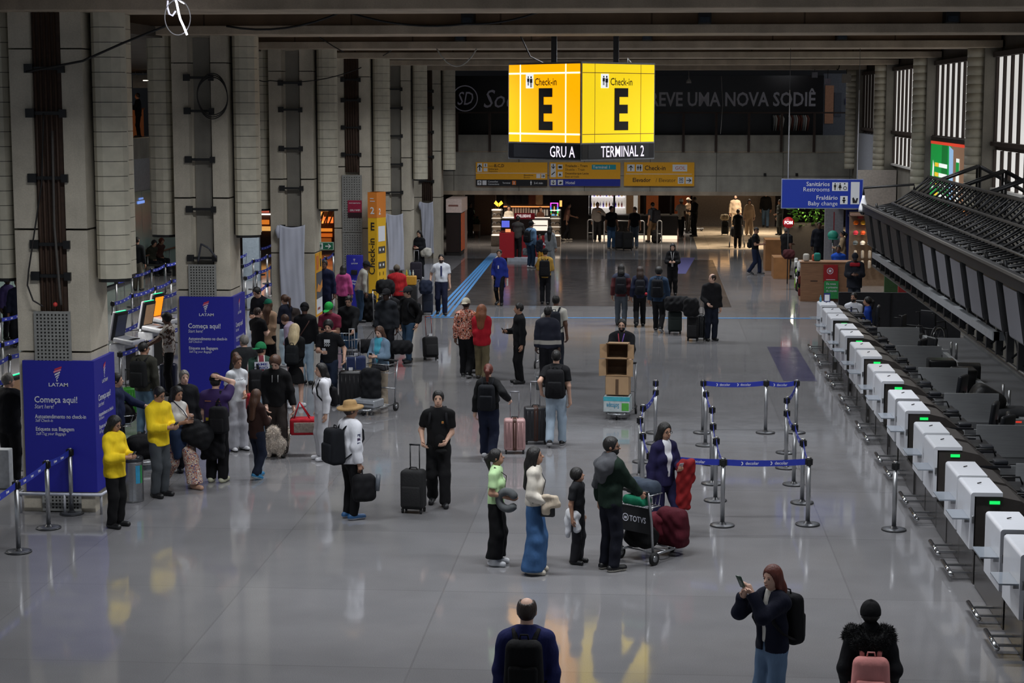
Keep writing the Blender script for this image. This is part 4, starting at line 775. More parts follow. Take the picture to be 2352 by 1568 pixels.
# ---- self check-in kiosks behind the panels
def kiosk(px, py, rz, glow, label):
    p = G(px, py); r = root('self_check_in_kiosk', label, 'kiosk', (p.x, p.y, 0), rz)
    mb = MB(); mb.rbox((0, .05, .45), (.24, .2, .45), .04, M('#c4c6ca', .35)); mb.box((-.2, -.16, .1), (.2, -.14, .8), BLACK); mb.build('body', r)
    mb = MB(); mb.rbox((0, -.12, .96), (.27, .25, .05), .03, M('#c9cbd0', .3), 3, Rx(.15)); mb.box((-.16, -.3, .985), (.16, -.1, 1.0), BLACK); mb.build('shelf', r)
    mb = MB(); mb.rbox((0, .12, 1.28), (.24, .05, .32), .03, M('#15161a', .4), 3, Rx(.2)); mb.rbox((0, .16, 1.28), (.25, .03, .33), .02, WHITE, 3, Rx(.2)); mb.build('screen_housing', r)
    mb = MB(); R = np.array(Rx(.2)); q = [V3((0, .12, 1.28))+R@V3((a, -.052, b2)) for a, b2 in ((.19, -.22), (-.19, -.22), (-.19, .25), (.19, .25))]; mb.add(q[::-1], [(0, 1, 2, 3)], glow); mb.build('display', r)
    mb = MB(); mb.box((-.2, .05, 1.585), (.2, .09, 1.605), E('#28d890', 1.2)); mb.build('status_light', r); return r
kiosk(352, 848, math.radians(75), M('#9a7a5c', .3, 0, .25), 'white self check-in kiosk with a beige screen beside the man with the backpack'); kiosk(372, 825, math.radians(75), E('#ff8a12', 1.1), 'white self check-in kiosk with a glowing orange screen'); kiosk(288, 880, math.radians(75), M('#2a3040', .3, 0, .2), 'white self check-in kiosk half hidden by the nearest blue panel'); kiosk(52, 1075, math.radians(80), M('#8a6a50', .3, 0, .2), 'white self check-in kiosk beside the dark suited man at the edge')
# ---- yellow totem, blue stand, posters and signs near the pillars
p = Vector((-7.98, 53.2, 0)); hgt = 3.55; r = root('check_in_totem', 'tall yellow totem with vertical check-in lettering between two pillars', 'totem', (p.x, p.y, 0), math.radians(-20))
mb = MB(); mb.box((-.30, 0, 0), (.0, .55, hgt), M('#d8a81c', .5, 0, .05, .02)); mb.box((-.302, -.004, hgt-.75), (.002, .552, hgt), M('#c9762a', .5, 0, .05, .02)); mb.build('body', r)
mb = MB(); o = V3((-.30, -.006, 0)); mb.text('Check-in', o+X_*.22+Z_*1.12, Z_, -X_, .3, INK, 'L', .008, 1.0, .004); mb.text('E', o+X_*.15+Z_*2.44, X_, Z_, .32, INK, 'C', .02, .9, .004); mb.text('2', o+X_*.15+Z_*2.92, X_, Z_, .28, PIC, 'C', .02, 1, .004); mb.rect(o, X_, Z_, .08, 3.28, .24, 3.30, PIC); mb.rect(o, X_, Z_, .08, 3.36, .2, 3.38, PIC)
o = V3((.004, 0, 0)); mb.rect(o, Y_, Z_, .06, 2.1, .48, 2.55, PIC, .004); mb.text('2', o+Y_*.1+Z_*2.9, Y_, Z_, .25, PIC, 'L', .02, 1, .004)
for z in (1.75, 1.3, .35): mb.rect(o, Y_, Z_, .06, z, .48, z+.2, M('#4a463e', .5, 0, 0, 0), .004); mb.rect(o, Y_, Z_, .12, z+.07, .2, z+.14, PIC, .006); mb.rect(o, Y_, Z_, .32, z+.07, .4, z+.14, PIC, .006)
for z in (1.1, .9, .7): mb.rect(o, Y_, Z_, .12, z, .16, z+.1, DIM, .004); mb.rect(o, Y_, Z_, .34, z, .38, z+.1, DIM, .004)
mb.build('lettering', r)
p = G(815, 718); r = root('airline_stand', 'small blue airline stand with a black card reader before the perforated pillar', 'stand', (p.x, p.y, 0))
mb = MB(); mb.rbox((0, .1, .85), (.24, .1, .85), .02, BLUE); mb.build('body', r)
mb = MB(); o = V3((-.24, 0, 0)); fit(mb, 'LATAM', o+X_*.15+Z_*1.44, X_, .19, .06, LETTER, .012)
for i in range(3): mb.rect(o, X_, Z_, .21+.01*i, 1.58-.03*i, .27-.01*i, 1.595-.03*i, LETTER)
fit(mb, 'Verifique a', o+X_*.06+Z_*.92, X_, .32, .08, LETTER, .01); fit(mb, 'sua Bagagem', o+X_*.06+Z_*.84, X_, .34, .08, LETTER, .01); mb.build('lettering', r)
mb = MB(); mb.rbox((0, -.03, 1.2), (.09, .04, .07), .02, BLACK); mb.build('card_reader', r)
mb = MB(); p = (PX0+.42, COLY[3]-.06, 2.75); mb.box((p[0], p[1], p[2]), (p[0]+.42, p[1]+.03, p[2]+.52), M('#8e1538', .5, 0, .05)); mb.box((p[0], p[1]-.003, p[2]), (p[0]+.42, p[1], p[2]+.16), M('#2a0c16', .5)); fit(mb, 'GRU WIFI', V3(p)+X_*.06+Z_*.2-Y_*.002, X_, .31, .08, PIC, .014); fit(mb, 'WI-FI GRATUITO', V3(p)+X_*.04+Z_*.42-Y_*.002, X_, .34, .055, PIC, .006); tag(mb.build('wifi_poster'), 'crimson wifi poster on the perforated panel of the fourth pillar', 'poster')
r = root('map_poster', 'yellow and white poster with a dark map on the side of the draped pillar', 'poster', (0, 0, 0)); y = COLY[2]; o = V3((-8.285, y+.02, .85)); mb = MB(); mb.box((-8.297, y+.0, .83), (-8.283, y+.86, 2.42), YEL); mb.rect(o, Y_, Z_, 0, 1.1, .82, 1.55, YEL); mb.rect(o, Y_, Z_, .02, .42, .82, 1.08, M('#4a4d55', .6), .006); mb.rect(o, Y_, Z_, .02, .04, .82, .42, PIC, .006)
mb.poly(o, Y_, Z_, [(.02, .62), (.25, .8), (.5, .72), (.82, .86), (.82, .66), (.5, .56), (.25, .66), (.02, .5)][:6], M('#d08a3a', .6), .01); mb.poly(o, Y_, Z_, [(.05, 1.15), (.35, 1.15), (.35, 1.5), (.05, 1.5)], M('#c9702a', .6), .01); mb.rect(o, Y_, Z_, .55, 1.2, .7, 1.4, INK, .01); mb.rect(o, Y_, Z_, .15, .14, .5, .2, M('#8a4a4a', .6), .01); mb.build('poster_board', r)
p = GY(747, 565, 45.6); r = root('exit_sign', 'green running man exit sign with a pale arrow beside the draped pillar', 'sign', (p.x, p.y, p.z)); mb = MB(); mb.box((-.21, 0, -.1), (.21, .04, .1), M('#a8c8b0', .5)); mb.box((-.195, -.005, -.085), (.195, .04, .085), M('#0e5a40', .5, 0, .05)); mb.build('sign_board', r)
mb = MB(); o = V3((0, -.006, 0)); mb.rect(o, X_, Z_, -.15, -.075, -.06, .075, PIC); man_icon(mb, o, X_, Z_, -.11, 0, .13, M('#0e5a40', .5, 0, 0, 0)); arrow(mb, o, X_, Z_, .08, 0, .15, -PI/2, PIC); mb.build('lettering', r); mb = MB(); mb.cyl((-.35, .02, 0), (-.2, .02, 0), .012, STEEL, n=6); mb.build('bracket', r)
# food shop lit behind the pillars
mb = MB(); mb.box((-21, 77, 0), (-9.6, 77.3, 2.84), M('#3a2016', .6)); struct(mb.build('wall_food_shop'))
for i, (px, py, w, h, hx, k) in enumerate(((742, 470, 24, 30, '#ffc070', 1.3), (748, 505, 34, 14, '#ff8038', 1.0), (738, 500, 10, 26, '#ffb860', 1.0), (745, 528, 36, 7, '#e88a30', .9), (748, 540, 30, 8, '#c8601e', .8), (592, 463, 20, 16, '#f09a50', 1.0), (606, 480, 22, 16, '#c05a48', .8), (610, 492, 22, 3, '#fff4e0', 2.0), (606, 510, 24, 10, '#e07a28', .8), (610, 525, 22, 10, '#f0b060', .8), (744, 552, 34, 10, '#a85a24', .5))):
    p = GY(px, py, 76.9); mb = MB(); k2 = 76.9/4200/2; mb.box((p.x-w*k2, 76.85, p.z-h*k2), (p.x+w*k2, 76.98, p.z+h*k2), E(hx, k)); tag(mb.build('menu_light'), 'glowing %s food shop board behind the pillars, %s' % (('yellow picture', 'orange', 'narrow gold', 'amber strip', 'rust', 'orange cube', 'red', 'white strip', 'low orange', 'low gold', 'dim brown')[i], 'beside the exit sign' if px > 700 else 'beside the grey slab'), 'light')
for i in range(6):
    p = GY(729+i*6, 512, 76.6); mb = MB(); mb.tube([(p.x-.1, 76.6, 1.0), (p.x+.05+.1*(i % 2), 76.6, 1.6)], .03, M('#b87a3c', .6), 5); tag(mb.build('shelf_strut'), 'slanted wooden strut in the food shop, %s' % ORD[i], 'strut', 'slanted struts of the food shop')
p = G(586, 645); mb = MB(); mb.box((p.x-.42, p.y, 0), (p.x+.16, p.y+.2, 3.1), M('#7b8894', .5)); tag(mb.build('grey_slab'), 'tall blue grey slab standing behind the second pillar', 'panel')
mb = MB(); p = GY(590, 392, 70); mb.text('MO', p, X_, Z_, .22, E('#ffd8c0', 1.6), 'C', .03); tag(mb.build('shop_sign'), 'white glowing shop letters between the second and third pillars', 'sign')
mb = MB(); p = GY(586, 372, 70); mb.tube([p+Vector((-.25, 0, .3)), p+Vector((.1, 0, .3)), p+Vector((.2, 0, .15)), p+Vector((-.1, 0, -.25))], .05, E('#58b4f0', 1.0), 6); tag(mb.build('neon_sign'), 'pale blue neon stroke between the second and third pillars', 'sign')
mb = MB(); p = GY(586, 249, 70); mb.box((p.x-.12, 70, p.z-.03), (p.x+.12, 70.1, p.z+.03), E('#ffffff', 2)); tag(mb.build('strip_light'), 'short white strip light high between the second and third pillars', 'lamp')
mb = MB(); a = GY(-40, 430, 46); b2 = GY(20, 520, 46); mb.box((a.x, 46, b2.z), (b2.x, 46.1, a.z+.5), YEL); mb.rect((a.x, 46, b2.z), X_, Z_, .3, 1.0, b2.x-a.x, 1.4, PIC); mb.text('par', (b2.x-.02, 46, b2.z+.62), X_, Z_, .26, INK, 'R', .01); mb.text('art', (b2.x-.02, 46, b2.z+.36), X_, Z_, .26, INK, 'R', .01); tag(mb.build('yellow_board'), 'yellow departures board cut by the photo edge behind the nearest pillar', 'sign')
# vending machine, extinguisher
r = root('vending_machine', 'orange vending machine with a white header beside the farthest pillar', 'vending machine', (-8.15, 73.9, 0))
mb = MB(); mb.box((-.1, 0, 0), (.5, 2.3, 2.25), M('#1a1413', .5)); mb.build('cabinet', r)
mb = MB(); mb.box((.5, .05, .2), (.53, 1.3, 1.7), M('#b0502a', .5, 0, .15, .3, 6)); mb.box((-.1, -.03, .15), (.45, 0, 1.65), M('#241613', .4)); mb.box((.5, 1.3, 0), (.53, 2.28, 2.0), M('#b99a8c', .5)); mb.build('door', r)
mb = MB(); mb.box((-.1, -.04, 1.75), (.54, 2.3, 2.3), M('#c4b0a8', .5, 0, .1)); mb.rect((-.1, -.04, 1.75), X_, Z_, .1, .25, .5, .32, M('#8a5a50', .5)); mb.build('header', r)
p = G(1049, 556); r = root('fire_extinguisher', 'red fire extinguisher on the dark base of the back pillar', 'fire extinguisher', (p.x, p.y, .12)); 
mb = MB(); mb.lathe((0, 0, 0), [(.09, 0), (.1, .03), (.1, .5), (.06, .58), (.03, .62)], M('#a8201c', .3), 14); mb.build('cylinder', r); mb = MB(); mb.tube([(0, 0, .62), (0, 0, .68), (.1, 0, .7)], .02, BLACK, 6); mb.tube([(0, 0, .66), (-.12, 0, .55), (-.12, 0, .2)], .014, BLACK, 6); mb.build('hose', r)
mb = MB(); mb.box((p.x-.35, p.y-.25, 0), (p.x+.4, p.y+.25, .12), BLACK); tag(mb.build('pillar_plinth'), 'low black plinth under the fire extinguisher', 'plinth')
# eyewear kiosk
RED = M('#9c1420', .45, 0, 0, .04)
r = root('sales_counter', 'red sales counter of the eyewear kiosk with laptop end block', 'counter', (0, 0, 0)); Y = 71.3; X = lambda px, YY=Y: GY(px, 560, YY).x
mb = MB(); mb.box((X(1147), Y, .14), (X(1180), Y+1.2, 1.12), RED); mb.build('end_block', r)
mb = MB(); mb.box((X(1180), Y+.5, .14), (X(1252), Y+1.2, .95), M('#7c1019', .45)); mb.build('counter_front', r)
mb = MB(); mb.box((X(1165), Y-.05, 0), (X(1255), Y+1.25, .14), M('#9aa0aa', .4)); mb.build('plinth', r)
mb = MB(); mb.text('BEANS', (X(1234), Y+.49, .6), X_, Z_, .16, LETTER, 'L', .02); mb.build('lettering', r)
mb = MB(); mb.box((X(1151), Y+.25, 1.32), (X(1169), Y+.29, 1.58), E('#5560c8', .8)); mb.box((X(1150), Y+.2, 1.12), (X(1170), Y+.5, 1.14), BLACK); mb.box((X(1160), Y+.15, 1.14), (X(1172), Y+.19, 1.26), E('#e09060', .9)); tag(mb.build('counter_screen'), 'small blue lit screen on the red end block of the kiosk', 'screen')
def case(px0, px1, label):
    Yc = 79.0; x0, x1 = X(px0, Yc), X(px1, Yc); r = root('display_case', label, 'display case', (0, 0, 0)); mb = MB(); mb.box((x0, Yc, 0), (x1, Yc+.5, .45), M('#a89c90', .5)); mb.box((x0, Yc+.4, .45), (x1, Yc+.5, 1.6), M('#6e6154', .5, 0, .1)); mb.box((x1-.03, Yc, .45), (x1, Yc+.5, 1.6), BLACK); mb.box((x0, Yc, .45), (x0+.03, Yc+.5, 1.6), BLACK); mb.build('cabinet', r)
    for i in range(4):
        z = .47+i*.36; mb = MB(); mb.box((x0, Yc, z), (x1, Yc+.45, z+.025), E('#fff0dc', 1.5 if i in (0, 3) else .5)); mb.build('shelf', r)
    for i in range(6):
        z = .5+.36*(i//2); xx = x0+(x1-x0)*(.28+.42*(i % 2)); mb = MB(); mb.tube([(xx+.09*math.cos(t), Yc+.1, z+.1+.09*math.sin(t)) for t in np.linspace(0, PI, 8)], .02, (WHITE, M('#2a2a2e', .4))[i % 2], 6); tag(mb.build('headphones'), 'headphones in the lit case %s, shelf %s, %s' % (('beside the red block', 'beside the pink shirt')[px0 > 1200], ORD[i//2], ('near side', 'far side')[i % 2]), 'headphones', 'headphones in the cases')
case(1128, 1152, 'lit glass display case standing behind the red end block'); case(1263, 1287, 'lit glass display case under the rainbow neon frame')
Yb = 79.6; r = root('kiosk_back_counter', 'kiosk counter with a lit white glass front under the red name board', 'counter', (0, 0, 0)); mb = MB(); mb.box((X(1152, Yb), Yb, 0), (X(1263, Yb), Yb+.6, 1.15), M('#2a2423', .5)); mb.build('body', r); mb = MB(); mb.box((X(1222, Yb), Yb-.05, .65), (X(1258, Yb), Yb, 1.1), E('#f4e6d6', 1.1)); mb.rect((X(1222, Yb), Yb-.05, .65), X_, Z_, .0, .2, .66, .24, BROWN, .01); mb.build('lit_front', r); mb = MB(); mb.box((X(1150, Yb), Yb-.1, 1.15), (X(1263, Yb), Yb+.65, 1.2), WHITE); mb.build('counter_top', r)
mb = MB(); o = V3((X(1181, 78.4), 78.4, 1.22)); w = X(1228, 78.4)-X(1181, 78.4); mb.box(o, o+V3((w, .05, .26)), M('#a31c2c', .5, 0, .12)); mb.box(o+V3((.1, .02, -1.22)), o+V3((.14, .05, 0)), BLACK); mb.box(o+V3((w-.14, .02, -1.22)), o+V3((w-.1, .05, 0)), BLACK); fit(mb, 'CHILLIBEANS', o+V3((.1, -.002, .08)), X_, w*.7, .17, E('#e8dcdc', .75), .03); tag(mb.build('kiosk_name_board'), 'red board with the white kiosk name', 'sign')  # letters given a glow to lift them out of the shade
mb = MB(); x0, x1 = X(1157, 81.5), X(1262, 81.5); mb.box((x0, 81.5, 0), (x1, 81.7, 2.84), M('#241b18', .6)); mb.box((x0, 81.4, 1.56), (x1, 81.5, 1.61), E('#e89a58', .9)); struct(mb.build('wall_kiosk'))
BAGC = ['#141214', '#141214', '#171517', '#5c3020', '#a5825c', '#161416']
for i in range(6):
    xx = X(1172+i*16.5, 81.2); mb = MB(); mb.rbox((xx, 81.38, 1.93), (.18, .1, .26), .1, cloth(BAGC[i]), 4); tag(mb.build('display_bag'), '%s bag hanging on the kiosk back wall, %s along' % (('black', 'black', 'charcoal', 'rust', 'tan', 'black')[i], ORD[i]), 'bag', 'bags on the kiosk wall')
for i in range(14):
    xx = X(1178+i*6, 81.2); z = 1.25 if i < 7 else 1.2; mb = MB(); mb.box((xx-.035, 81.3, z), (xx+.035, 81.49, z+.26), M(('#a88f80', '#cfc8c0')[i > 6], .5, 0, .12)); mb.box((xx-.01, 81.28, z+.26), (xx+.01, 81.36, z+.3), STEEL); tag(mb.build('boxed_gadget'), 'small boxed gadget hung in the row on the kiosk back wall, %s along' % ORD[i], 'box', 'gadgets on the kiosk wall')
mb = MB(); p = GY(1145, 467, 80); 
for s in (-1, 1): mb.add([V3(p)+V3((s*.02, 0, -.15)), V3(p)+V3((s*.2, 0, .0)), V3(p)+V3((s*.12, 0, .12)), V3(p)+V3((s*.01, 0, .0))], [(0, 1, 2, 3)], E('#ffb428', 2.2))
mb.box((p.x-.02, 79.4, 1.55), (p.x+.02, 80.05, 1.58), BLACK); mb.box((p.x-.02, 80, 1.55), (p.x+.02, 80.05, p.z-.1), BLACK); tag(mb.build('lamp'), 'glowing yellow lamp shaped like two leaves over the lit case', 'lamp')
p = GY(1273, 480, 79.2); 
mb = MB(); hw, hh = .15, .27
for i, hx in enumerate(('#ff3ad0', '#a040ff', '#3a7aff', '#20d8ff', '#30ff60', '#ffe040')):
    z0 = p.z+hh-2*hh*i/6; z1 = p.z+hh-2*hh*(i+1)/6
    for s in (-1, 1): mb.box((p.x+s*hw-.022, 79.2, z1), (p.x+s*hw+.022, 79.25, z0), E(hx, 1.6))
mb.box((p.x-hw, 79.2, p.z+hh-.03), (p.x+hw, 79.25, p.z+hh), E('#e060ff', 1.6)); mb.box((p.x-hw, 79.2, p.z-hh), (p.x+hw, 79.25, p.z-hh+.03), E('#50b0ff', 1.6)); mb.box((p.x-.014, 79.2, p.z-.1), (p.x+.014, 79.25, p.z+.12), E('#ffb040', 1.2)); mb.box((p.x-hw, 79.22, p.z-hh), (p.x+hw, 79.24, p.z+hh), BLACK); tag(mb.build('neon_sign'), 'rainbow neon frame lamp on the kiosk counter', 'lamp')
mb = MB(); p = GY(1288, 468, 79.2); mb.box((p.x-.05, 79.2, p.z-.12), (p.x+.05, 79.25, p.z+.14), E('#ffb060', 1.4)); tag(mb.build('light_box'), 'small orange lit panel beside the rainbow neon frame', 'lamp')
def fernbox(px, py, w, label):
    p = G(px, py); r = root('potted_fern', label, 'plant', (p.x, p.y, 0)); mb = MB(); mb.box((-w/2, -.2, .3), (w/2, .2, .62), M('#5a4636', .6)); mb.box((-w/2, -.2, 0), (-w/2+.05, .2, .3), BLACK); mb.box((w/2-.05, -.2, 0), (w/2, .2, .3), BLACK); mb.build('planter', r)
    mb = MB(); rg = random.Random(px)
    for i in range(70):
        a = rg.uniform(0, 6.3); l = rg.uniform(.2, .5); x = rg.uniform(-w/2, w/2); q = V3((x, 0, .6)); e = q+V3((l*math.cos(a)*.7, l*math.sin(a)*.6, l*rg.uniform(.2, 1))); s = V3((-math.sin(a), math.cos(a), 0))*.05; mb.add([q-s*.4, e-s, e+V3((l*.25*math.cos(a), l*.25*math.sin(a), -.05)), e+s, q+s*.4], [(0, 1, 2, 3, 4)], M('#2c4326', .6, 0, 0, .3))
    mb.build('foliage', r)
fernbox(1080, 545, .9, 'dark potted fern box by the kiosk side passage'); fernbox(1106, 536, .7, 'second dark potted fern box nearer the lit case')
# ---- gift kiosk on the right: wood counters, round red sign, hanging toys
r = root('wood_counter', 'wood fronted kiosk counter with red and green notices by the desks', 'counter', (0, 0, 0)); Y = 57.4; x0, x1 = 4.72, 6.3
mb = MB(); mb.box((x0, Y, 0), (x1, Y+.7, 1.2), WOOD); mb.box((x0+.3, Y-.01, .62), (x0+.52, Y, .66), M('#4a3426', .6)); mb.build('body', r); mb = MB(); mb.box((x0-.03, Y-.03, 1.2), (x1+.03, Y+.73, 1.24), WOOD); mb.build('counter_top', r)
mb = MB(); p = GY(1908, 628, Y-.1); mb.box((p.x-.22, Y-.1, p.z-.27), (p.x+.22, Y-.06, p.z+.27), M('#96141c', .5)); ring(mb, (p.x, Y-.1, p.z), X_, Z_, -.02, .08, .1, .02, LETTER, .004, 20); mb.rect((p.x, Y-.1, p.z), X_, Z_, -.06, .04, .02, .12, LETTER); mb.rect((p.x, Y-.1, p.z), X_, Z_, -.14, -.2, .14, -.18, LETTER); tag(mb.build('red_notice'), 'red square notice with a white round mark on the wood counter', 'sign')
mb = MB(); p = GY(1910, 664, Y-.12); mb.box((p.x-.23, Y-.12, p.z-.3), (p.x+.21, Y-.08, p.z+.26), M('#2a8a48', .5)); 
for i, s in enumerate(('Da nossa', 'o primeiro', 'do mundo')): mb.text(s, (p.x-.17, Y-.12, p.z+.14-.11*i), X_, Z_, .09, LETTER, 'L', .01, .9, .004)
tag(mb.build('green_notice'), 'green poster with white words below the red notice', 'poster')
mb = MB(); p = G(1895, 690, 1.2); mb.box((p.x-.06, p.y-.3, 1.2), (p.x+.1, p.y-.28, 1.42), M('#1c2c72', .5)); mb.rect((p.x-.06, p.y-.3, 1.2), X_, Z_, .02, .02, .14, .18, PIC); tag(mb.build('desk_notice'), 'small blue framed notice on the farthest check-in desk', 'notice')
mb = MB(); mb.lathe((p.x-.14, p.y-.3, 1.2), [(.03, 0), (.03, .1), (.012, .13), (.012, .17)], M('#5aa0b8', .2), 10); tag(mb.build('sanitiser_bottle'), 'small blue bottle beside the framed notice on the farthest desk', 'bottle')
r = root('round_sign', 'round red sign with white letters on a pole over the gift kiosk', 'sign', tuple(GY(1811, 511, 63))); mb = MB(); mb.tube([(0, 0, 0), (0, .06, 0)], .19, M('#b01420', .4, 0, .25), 24); o = V3((0, -.004, 0)); g = glyphs('FOM', .04, 0)[2]; mb.text('FOM', o-Z_*.05, X_, Z_, .15, E('#ffffff', .9), 'C', .04, .28/(g*.15), .004); mb.build('disc', r); mb = MB(); mb.cyl((0, .03, -r.location.z), (0, .03, -.17), .02, BLACK, n=8); mb.build('pole', r)
for i, (px, py, w, h, lab) in enumerate(((1776, 622, 1.0, 1.15, 'wooden kiosk block behind the man in the black tee'), (1790, 640, .7, .75, 'low wooden kiosk step beside the man in the black tee'))):
    p = G(px, py); mb = MB(); mb.box((p.x-w*.3, p.y, 0), (p.x+w*.5, p.y+1.2, h), M('#9a6a3e', .5, 0, 0, .15, 3)); tag(mb.build('kiosk_block'), lab, 'counter')
p = G(1845, 690); r = root('keyring_rack', 'rack hung with dark, white and green soft goods at the counter corner', 'rack', (p.x, p.y, 0)); mb = MB(); mb.box((-.05, -.1, .1), (0, 1.6, 1.15), M('#55443a', .5)); mb.build('panel', r)
mb = MB(); mb.cyl((.12, -.12, .05), (.12, -.12, 1.15), .02, E('#c8a0e0', .6), n=6); mb.build('edge_light', r)
rg = random.Random(5)
for i in range(26):
    c = ['#16171a', '#c2c2c0', '#16171a', '#7aa03a', '#5a2420', '#d4d0cc'][i % 6]; y = rg.uniform(-.1, 1.6); z = rg.uniform(.55, 1.15) if c in ('#c2c2c0', '#d4d0cc') else rg.uniform(.25, .85); q = MB(); q.rbox((p.x-.12, p.y+y, z), (.06, .05, .13), .045, cloth(c), 3, Rx(rg.uniform(-.4, .4))); tag(q.build('soft_toy'), '%s soft toy hanging on the rack at the counter corner, number %s' % ({'#16171a': 'black', '#c2c2c0': 'white', '#7aa03a': 'green', '#5a2420': 'maroon', '#d4d0cc': 'cream'}[c], (ORD+['twenty first', 'twenty second', 'twenty third', 'twenty fourth', 'twenty fifth', 'twenty sixth'])[i]), 'toy', 'toys on the corner rack')
r = root('hat_stall', 'lit stall wall hung with caps beyond the black screens', 'stall', (0, 0, 0)); Ys = 62; a = GY(1953, 600, Ys).x
mb = MB(); mb.box((a, Ys+.5, 0), (8.0, Ys+.6, 2.5), M('#7a6450', .6)); mb.box((a+.25, Ys+.1, 2.3), (a+.4, Ys+.5, 2.45), M('#8a1a1a', .5)); mb.box((a, Ys, 2.4), (8.0, Ys+.55, 2.46), M('#9a7a6a', .5)); mb.build('back_wall', r); area('stall_lamp', (a+1.0, Ys-.1, 2.35), (1.6, .2), 38, (1, .85, .66), (-.5, 0, 0))
rg = random.Random(9); HC = ['#c8641e', '#d8d0c4', '#c03a4a', '#d0a840', '#5c6468', '#b8502a']
for row in range(5):
    for q in range(7):
        x = a+.2+q*.24; z = 2.15-row*.34; c = HC[(row*2+q*3) % 6] if row < 3 else '#b0a596'; mb = MB()
        if row < 3: mb.ell((x, Ys+.38, z), (.09, .1, .08), cloth(c), 10, 6); mb.ell((x-.02, Ys+.3, z-.05), (.08, .1, .015), cloth(c), 10, 4)
        else: mb.rbox((x, Ys+.35, z-.05), (.05, .06, .14), .04, cloth(c), 3)
        tag(mb.build('cap' if row < 3 else 'tote_bag'), '%s hanging on the lit stall wall, %s row, %s across' % ('cap' if row < 3 else 'pale bag', ORD[row], ORD[q]), 'cap' if row < 3 else 'bag', 'goods on the stall wall')
panel('green_board', 2036, 2075, 56, 0, 1.9, M('#2c4a26', .6), 'dark green board behind the gantry beyond the partition', 'panel'); panel('red_board', 2068, 2108, 54, 0, 1.4, M('#7c1414', .6), 'red board behind the gantry beside the green board', 'panel')
mb = MB(); a = GY(1895, 500, 66); b2 = GY(1944, 500, 66); mb.box((a.x, 66, 0), (b2.x-.1, 66.2, 2.5), M('#8d8a90', .6)); mb.rect((a.x, 66, 0), X_, Z_, .3, 1.6, .34, 2.3, M('#96323a', .6)); tag(mb.build('grey_hoarding'), 'pale grey hoarding under the blue restrooms sign', 'panel')
mb = MB(); a = GY(1944, 500, 65); b2 = GY(1985, 500, 65); mb.box((a.x, 65, 0), (b2.x, 65.2, 2.6), M('#15225a', .6, 0, .03)); mb.text('Sanitários', (a.x+.05, 65, 2.2), X_, Z_, .1, LETTER, 'L', 0, 1, .004); mb.rect((a.x, 65, 0), X_, Z_, .46, 2.15, .58, 2.3, PIC); tag(mb.build('blue_hoarding'), 'dark blue hoarding with a small sign behind the dome camera', 'panel')
mb = MB(); mb.box((7.0, 62.8, 2.6), (8.3, 63.0, 3.9), M('#b0a8a0', .6)); mb.box((6.6, 63, 2.55), (8.3, 75, 2.75), C_REC); struct(mb.build('wall_stall_top'))
p = G(1868, 560); p = Vector((6.3, 66.4, 0)); r = root('planter', 'green leafy plants lit from below behind the gift kiosk', 'plant', (6.3, 72.4, 0)); mb = MB(); mb.box((-1, -.3, 0), (1.2, .3, 1.5), M('#3a2f26', .6)); mb.build('trough', r); mb = MB(); rg = random.Random(3)
for i in range(160):
    q = V3((rg.uniform(-1, .6), rg.uniform(-.4, .3), rg.uniform(1.4, 2.1))); d = V3((rg.uniform(-1, 1), rg.uniform(-1, .3), rg.uniform(-.6, .8)))*.2; s = np.cross(d, (0, .5, 1))*.35; mb.add([q, q+d*.5+s, q+d, q+d*.5-s], [(0, 1, 2, 3)], M('#6a9a3a', .5, 0, 0, .35))
mb.build('foliage', r); area('plant_lamp', (p.x, p.y+5.2, 2.3), (1.5, .2), 45, (1, .95, .7), (-.3, 0, 0))
# small fittings in the upper right
for i, (px, py, w, hx, lab) in enumerate(((1945, 180, 20, '#a9a296', 'pale square speaker hanging at the far corner of the hall'), (1872, 172, 12, '#8f8f98', 'grey box lamp below the last beam'), (1902, 187, 13, '#9d97a4', 'lilac grey box beside the pale square speaker'), (1582, 185, 10, '#8a8682', 'small bell shaped lamp hanging before the dark banner'))):
    p = GY(px, py, 72); k = 72/4200; mb = MB()
    if i < 3: mb.box((p.x-w*k/2, 72, p.z-w*k/2), (p.x+w*k/2, 72.2, p.z+w*k/2), M(hx, .6)); mb.cyl((p.x, 72.1, p.z+w*k/2), (p.x, 72.1, 7.45), .012, BLACK, n=5)
    else: mb.lathe((p.x, 72, p.z-.1), [(.1, 0), (.09, .08), (.04, .16), (.015, .2), (.01, .5)], M(hx, .5), 12)
    tag(mb.build('ceiling_fitting'), lab, 'fitting')
cable([GY(1918, 120, 70), GY(1930, 140, 70), GY(1922, 158, 70)], .02, 'loop of black cable by the pale square speaker', CAB, .15)
cable([GY(1657, 175, 73), GY(1660, 240, 73), GY(1655, 308, 73)], .012, 'thin pale cord hanging before the dark banner', M('#7d7a76', .6), .0)
for i, px in enumerate((1757, 1830)):
    p = GY(px, 401, BY-.05); mb = MB(); mb.box((p.x-.05, BY-.06, p.z-.06), (p.x+.05, BY-.0, p.z+.06), BLACK); tag(mb.build('wall_box'), 'small dark box on the balcony wall, %s' % ('nearer the yellow signs', 'above the restrooms sign')[i], 'box')
